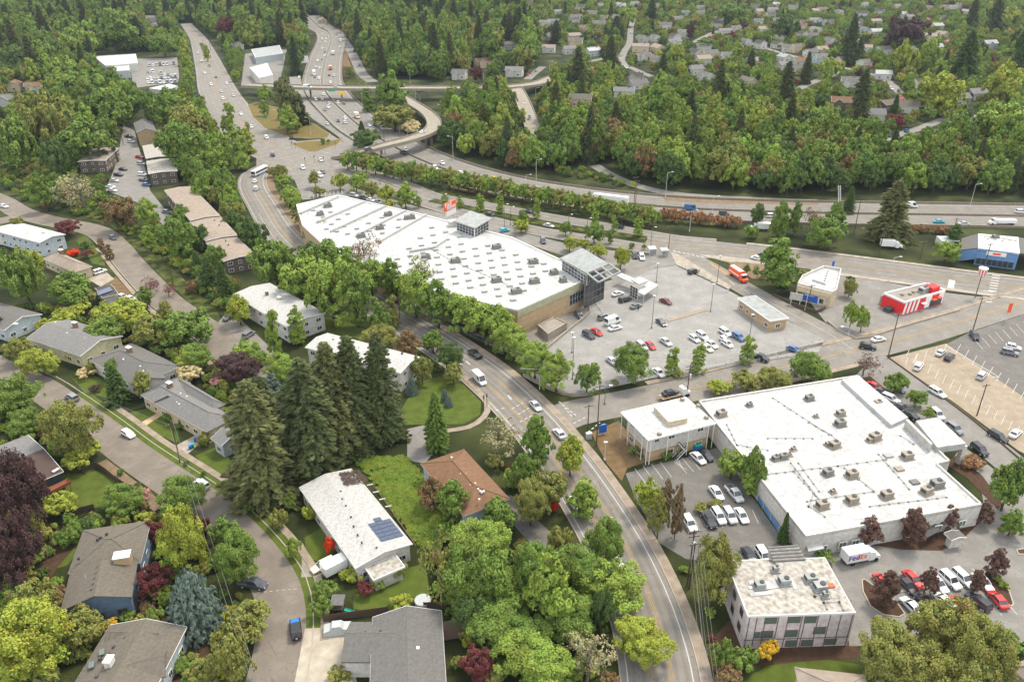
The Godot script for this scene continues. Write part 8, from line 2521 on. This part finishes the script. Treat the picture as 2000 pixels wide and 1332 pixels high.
	slab(t, "floor", [862, 1215, 0.9, 902, 1208, 0.9, 922, 1238, 0.9, 866, 1248, 0.9], 0.25, "wood_deck")
	slab(t, "railing", [866, 1247, 1.7, 922, 1237, 1.7, 922, 1238, 1.7, 866, 1248, 1.7], 0.5, "wood_deck")
	t = thing("wood_pergola", "weathered wooden pergola beside the long white house", "pergola", g(738, 968))
	for i in 4:
		m = MB.new()
		m.bar(g(716 + i * 12, 948 + i * 14, 3.2) - t.position, g(728 + i * 12, 946 + i * 14, 3.0) - t.position, 0.15, 0.2)
		part("rafter", m, mats["trim"], t)
	m = MB.new()
	m.bar(g(728, 946, 3.0) - t.position, g(812, 1066, 3.0) - t.position, 0.15, 0.2)
	part("beam", m, mats["wood_deck"], t)
	fence("wood_fence", "dark wooden garden fence around the green lawn", [118, 925, 160, 922, 188, 913, 225, 940, 268, 968], 1.5, "wood_fence", 2.2)
	fence("wood_fence", "dark wooden garden fence along the lower lawn edge", [135, 1008, 185, 995], 1.5, "wood_fence", 2.2)
	fence("wood_fence", "brown wooden fence behind the covered car", [632, 1216, 700, 1206, 760, 1198], 1.7, "wood_fence", 2.2)
	fence("wood_fence", "tall brown wooden fence behind the garden terrace", [828, 1190, 880, 1190, 905, 1200], 1.7, "wood_fence", 2.2)
	fence("wood_fence", "orange red wooden fence beside the apartment lawn", [618, 634, 632, 628], 1.6, "wood_red", 2.0)
	fence("wood_fence", "orange red wooden fence beside the main road hedge", [978, 912, 992, 922, 1000, 932], 1.6, "wood_red", 2.0)
	for e in [[330, 1278, 0.4], [345, 1293, 0.4], [278, 1165, 1.2]]:
		t = thing("raised_bed", "wooden raised vegetable bed in the side garden", "planter", g(e[0], e[1]), e[2], "raised beds in the side gardens")
		for s in [-1.0, 1.0]:
			m = MB.new()
			m.box(Vector3(0, 0.2, s * 0.7), Vector3(2.6, 0.4, 0.1))
			part("board", m, mats["roof_tan"], t)
			m = MB.new()
			m.box(Vector3(s * 1.3, 0.2, 0), Vector3(0.1, 0.4, 1.3))
			part("board", m, mats["roof_tan"], t)
		m = MB.new()
		m.box(Vector3(0, 0.15, 0), Vector3(2.5, 0.28, 1.28))
		part("soil", m, mats["bark_mulch"], t)
	for e in [[1273, 497], [1297, 500]]:
		t = thing("cart_shelter", "small white roofed shelter at the planted lot corner", "shelter", g(e[0], e[1]), 0.2, "small shelters by the boulevard")
		m = MB.new()
		m.box(Vector3(0, 2.7, 0), Vector3(3.0, 0.2, 2.6), Basis(Vector3.RIGHT, 0.15))
		part("roof", m, mats["roof_white"], t)
		for x in [-1.3, 1.3]:
			for z in [-1.1, 1.1]:
				m = MB.new()
				m.box(Vector3(x, 1.3, z), Vector3(0.1, 2.6, 0.1))
				part("post", m, mats["steel"], t)
		m = MB.new()
		m.box(Vector3(0, 1.3, 1.1), Vector3(2.5, 2.0, 0.06))
		part("panel", m, mats["roof_metal"], t)
	t = thing("white_tent", "small white canopy tent behind the blue shop trees", "tent", g(1850, 478))
	m = MB.new()
	m.box(Vector3(0, 2.4, 0), Vector3(7.0, 0.2, 5.0), Basis(Vector3.RIGHT, 0.1))
	part("canopy", m, mats["roof_white"], t)
	m = MB.new()
	m.box(Vector3(-3.4, 1.2, 0), Vector3(0.1, 2.4, 4.8))
	m.box(Vector3(3.4, 1.2, 0), Vector3(0.1, 2.4, 4.8))
	part("side_panel", m, mats["white_paint"], t)
	# car yard beside the far boulevard
	rng.seed = 88
	for r in [[[288, 128], [342, 124], 8], [[285, 141], [300, 140], 3], [[310, 142], [345, 150], 5], [[283, 153], [345, 150], 9], [[285, 161], [345, 160], 8]]:
		for i in r[2]:
			var f: float = (i + 0.5) / r[2]
			car(["sedan", "suv", "van"][rng.randi() % 3], ["white", "white", "silver", "dark", "grey"][rng.randi() % 5], lerpf(r[0][0], r[1][0], f), lerpf(r[0][1], r[1][1], f), 3, 4, "parked in the far car yard", false)
	for e in [[1047, 138, 6, -5, "silver"], [1031, 145, 4, -6, "red"], [1740, 265, 12, -4, "dark"], [1772, 255, 12, -4, "blue"], [1742, 173, 10, 4, "white"], [1758, 178, 10, 4, "dark"], [1232, 64, 1, -6, "white"], [1248, 77, 1, 6, "white"], [1213, 88, 6, -3, "white"], [1222, 132, 8, 2, "white"]]:
		car("suv", e[4], e[0], e[1], e[2], e[3], "on a far neighbourhood street", false)
	# ivy on the bank between the brown roof and the white house
	rng.seed = 61
	var poly := world_poly(IVY)
	var bx := bounds(poly)
	area("ivy_bank", IVY, "ivy_ground", 0.03, false)
	var mm := MultiMesh.new()
	mm.transform_format = MultiMesh.TRANSFORM_3D
	mm.use_colors = true
	mm.mesh = unit["h0"]
	var xs := []
	for i in 3200:
		var q := Vector2(rnd(bx.position.x, bx.end.x), rnd(bx.position.y, bx.end.y))
		if Geometry2D.is_point_in_polygon(q, poly): xs.append(q)
	mm.instance_count = xs.size()
	for i in xs.size():
		var s := rnd(0.4, 0.85)
		mm.set_instance_transform(i, Transform3D(Basis(Vector3.UP, rnd(0, TAU)) * Basis.from_scale(Vector3(s, s * 0.5, s)), Vector3(xs[i].x, s * 0.3, xs[i].y)))
		var f := rnd(0.8, 1.25)
		mm.set_instance_color(i, Color(f * rnd(0.9, 1.3), f, f))
	var mi := MultiMeshInstance3D.new()
	mi.name = "ivy"
	mi.multimesh = mm
	mi.material_override = mats["leaf_ivy"]
	add_child(mi)
	tag(mi, "green ivy and brambles covering the bank below the tall firs", "ivy")
	mi.set_meta("kind", "stuff")

# ---- labels: things that look alike are told apart by what stands beside them ------------------------
func tell_apart() -> void:
	var marks := []
	for e in [[205, 1080, "blue walled house"], [225, 1290, "pale blue house"], [700, 1010, "long white house"], [790, 1270, "grey shingled house"], [905, 940, "brown roofed house"], [55, 900, "dark walled house"], [350, 795, "cream house"], [255, 715, "white hip roofed house"], [140, 660, "pale yellow house"], [20, 620, "blue gabled house"], [65, 460, "balcony house"], [130, 512, "tan bungalow"], [205, 568, "solar house"], [1300, 825, "white office"], [1550, 1180, "lilac office"], [1640, 890, "shopping block"], [1790, 580, "striped restaurant"], [1600, 555, "cream shop"], [1940, 490, "blue shop"], [1490, 610, "kiosk"], [540, 600, "chimneyed apartment block"], [715, 690, "white apartment block"], [410, 440, "tan apartment block"], [870, 480, "long store"], [1245, 570, "lift shelter"], [875, 420, "store sign"], [190, 310, "cypress apartments"], [310, 310, "white roofed blocks"], [280, 250, "beige gabled block"], [1165, 870, "junction utility pole"], [1342, 1146, "many wired pole"], [860, 790, "corner lawn"], [690, 1195, "green slide"], [890, 1240, "wooden terrace"], [1908, 580, "bucket sign"], [351, 903, "lower street pole"], [1735, 700, "corner utility pole"], [781, 632, "pale utility pole"], [1440, 536, "fire engine"], [230, 120, "far warehouse"], [510, 140, "far white shop"], [640, 172, "overpass"], [840, 245, "loop ramp"]]:
		marks.append([g(e[0], e[1]), e[2]])
	var by := {}
	for e in planted:
		var k = e[0].get_meta("label")
		if not by.has(k): by[k] = []
		by[k].append(e)
	for k in by:
		var list: Array = by[k]
		if list.size() < 2 or list.size() > 40: continue
		list.sort_custom(func(a, b): return a[4] > b[4])
		var used := {}
		for i in list.size():
			var e = list[i]
			var best := 45.0
			var word := ""
			for m in marks:
				var d = e[0].position.distance_to(m[0])
				if d < best:
					best = d
					word = m[1]
			if word == "": continue
			var size = "large " if i == 0 and e[4] > list[1][4] * 1.25 else ("small " if i == list.size() - 1 and e[4] < list[i - 1][4] * 0.8 else "")
			var said = "%s%s %s %s the %s" % [size, e[1], e[2], "beside" if best < 18.0 else "near", word]
			e[0].set_meta("label", said)
			e[0].set_meta("group", said)
	by = {}
	for e in parked:
		var k = e[0].get_meta("label")
		if not by.has(k): by[k] = []
		by[k].append(e)
	for k in by:
		if by[k].size() < 2 or by[k].size() > 12: continue
		for e in by[k]:
			var best := 9.0
			var word := ""
			for o in parked:
				if o[0] == e[0] or (o[1] == e[1] and o[2] == e[2]): continue
				var d = e[0].position.distance_to(o[0].position)
				if d < best:
					best = d
					word = "%s %s" % [o[1], o[2]]
			if word == "": continue
			var said = "%s %s beside a %s %s" % [e[1], e[2], word, e[3]]
			e[0].set_meta("label", said)
			e[0].set_meta("group", said)
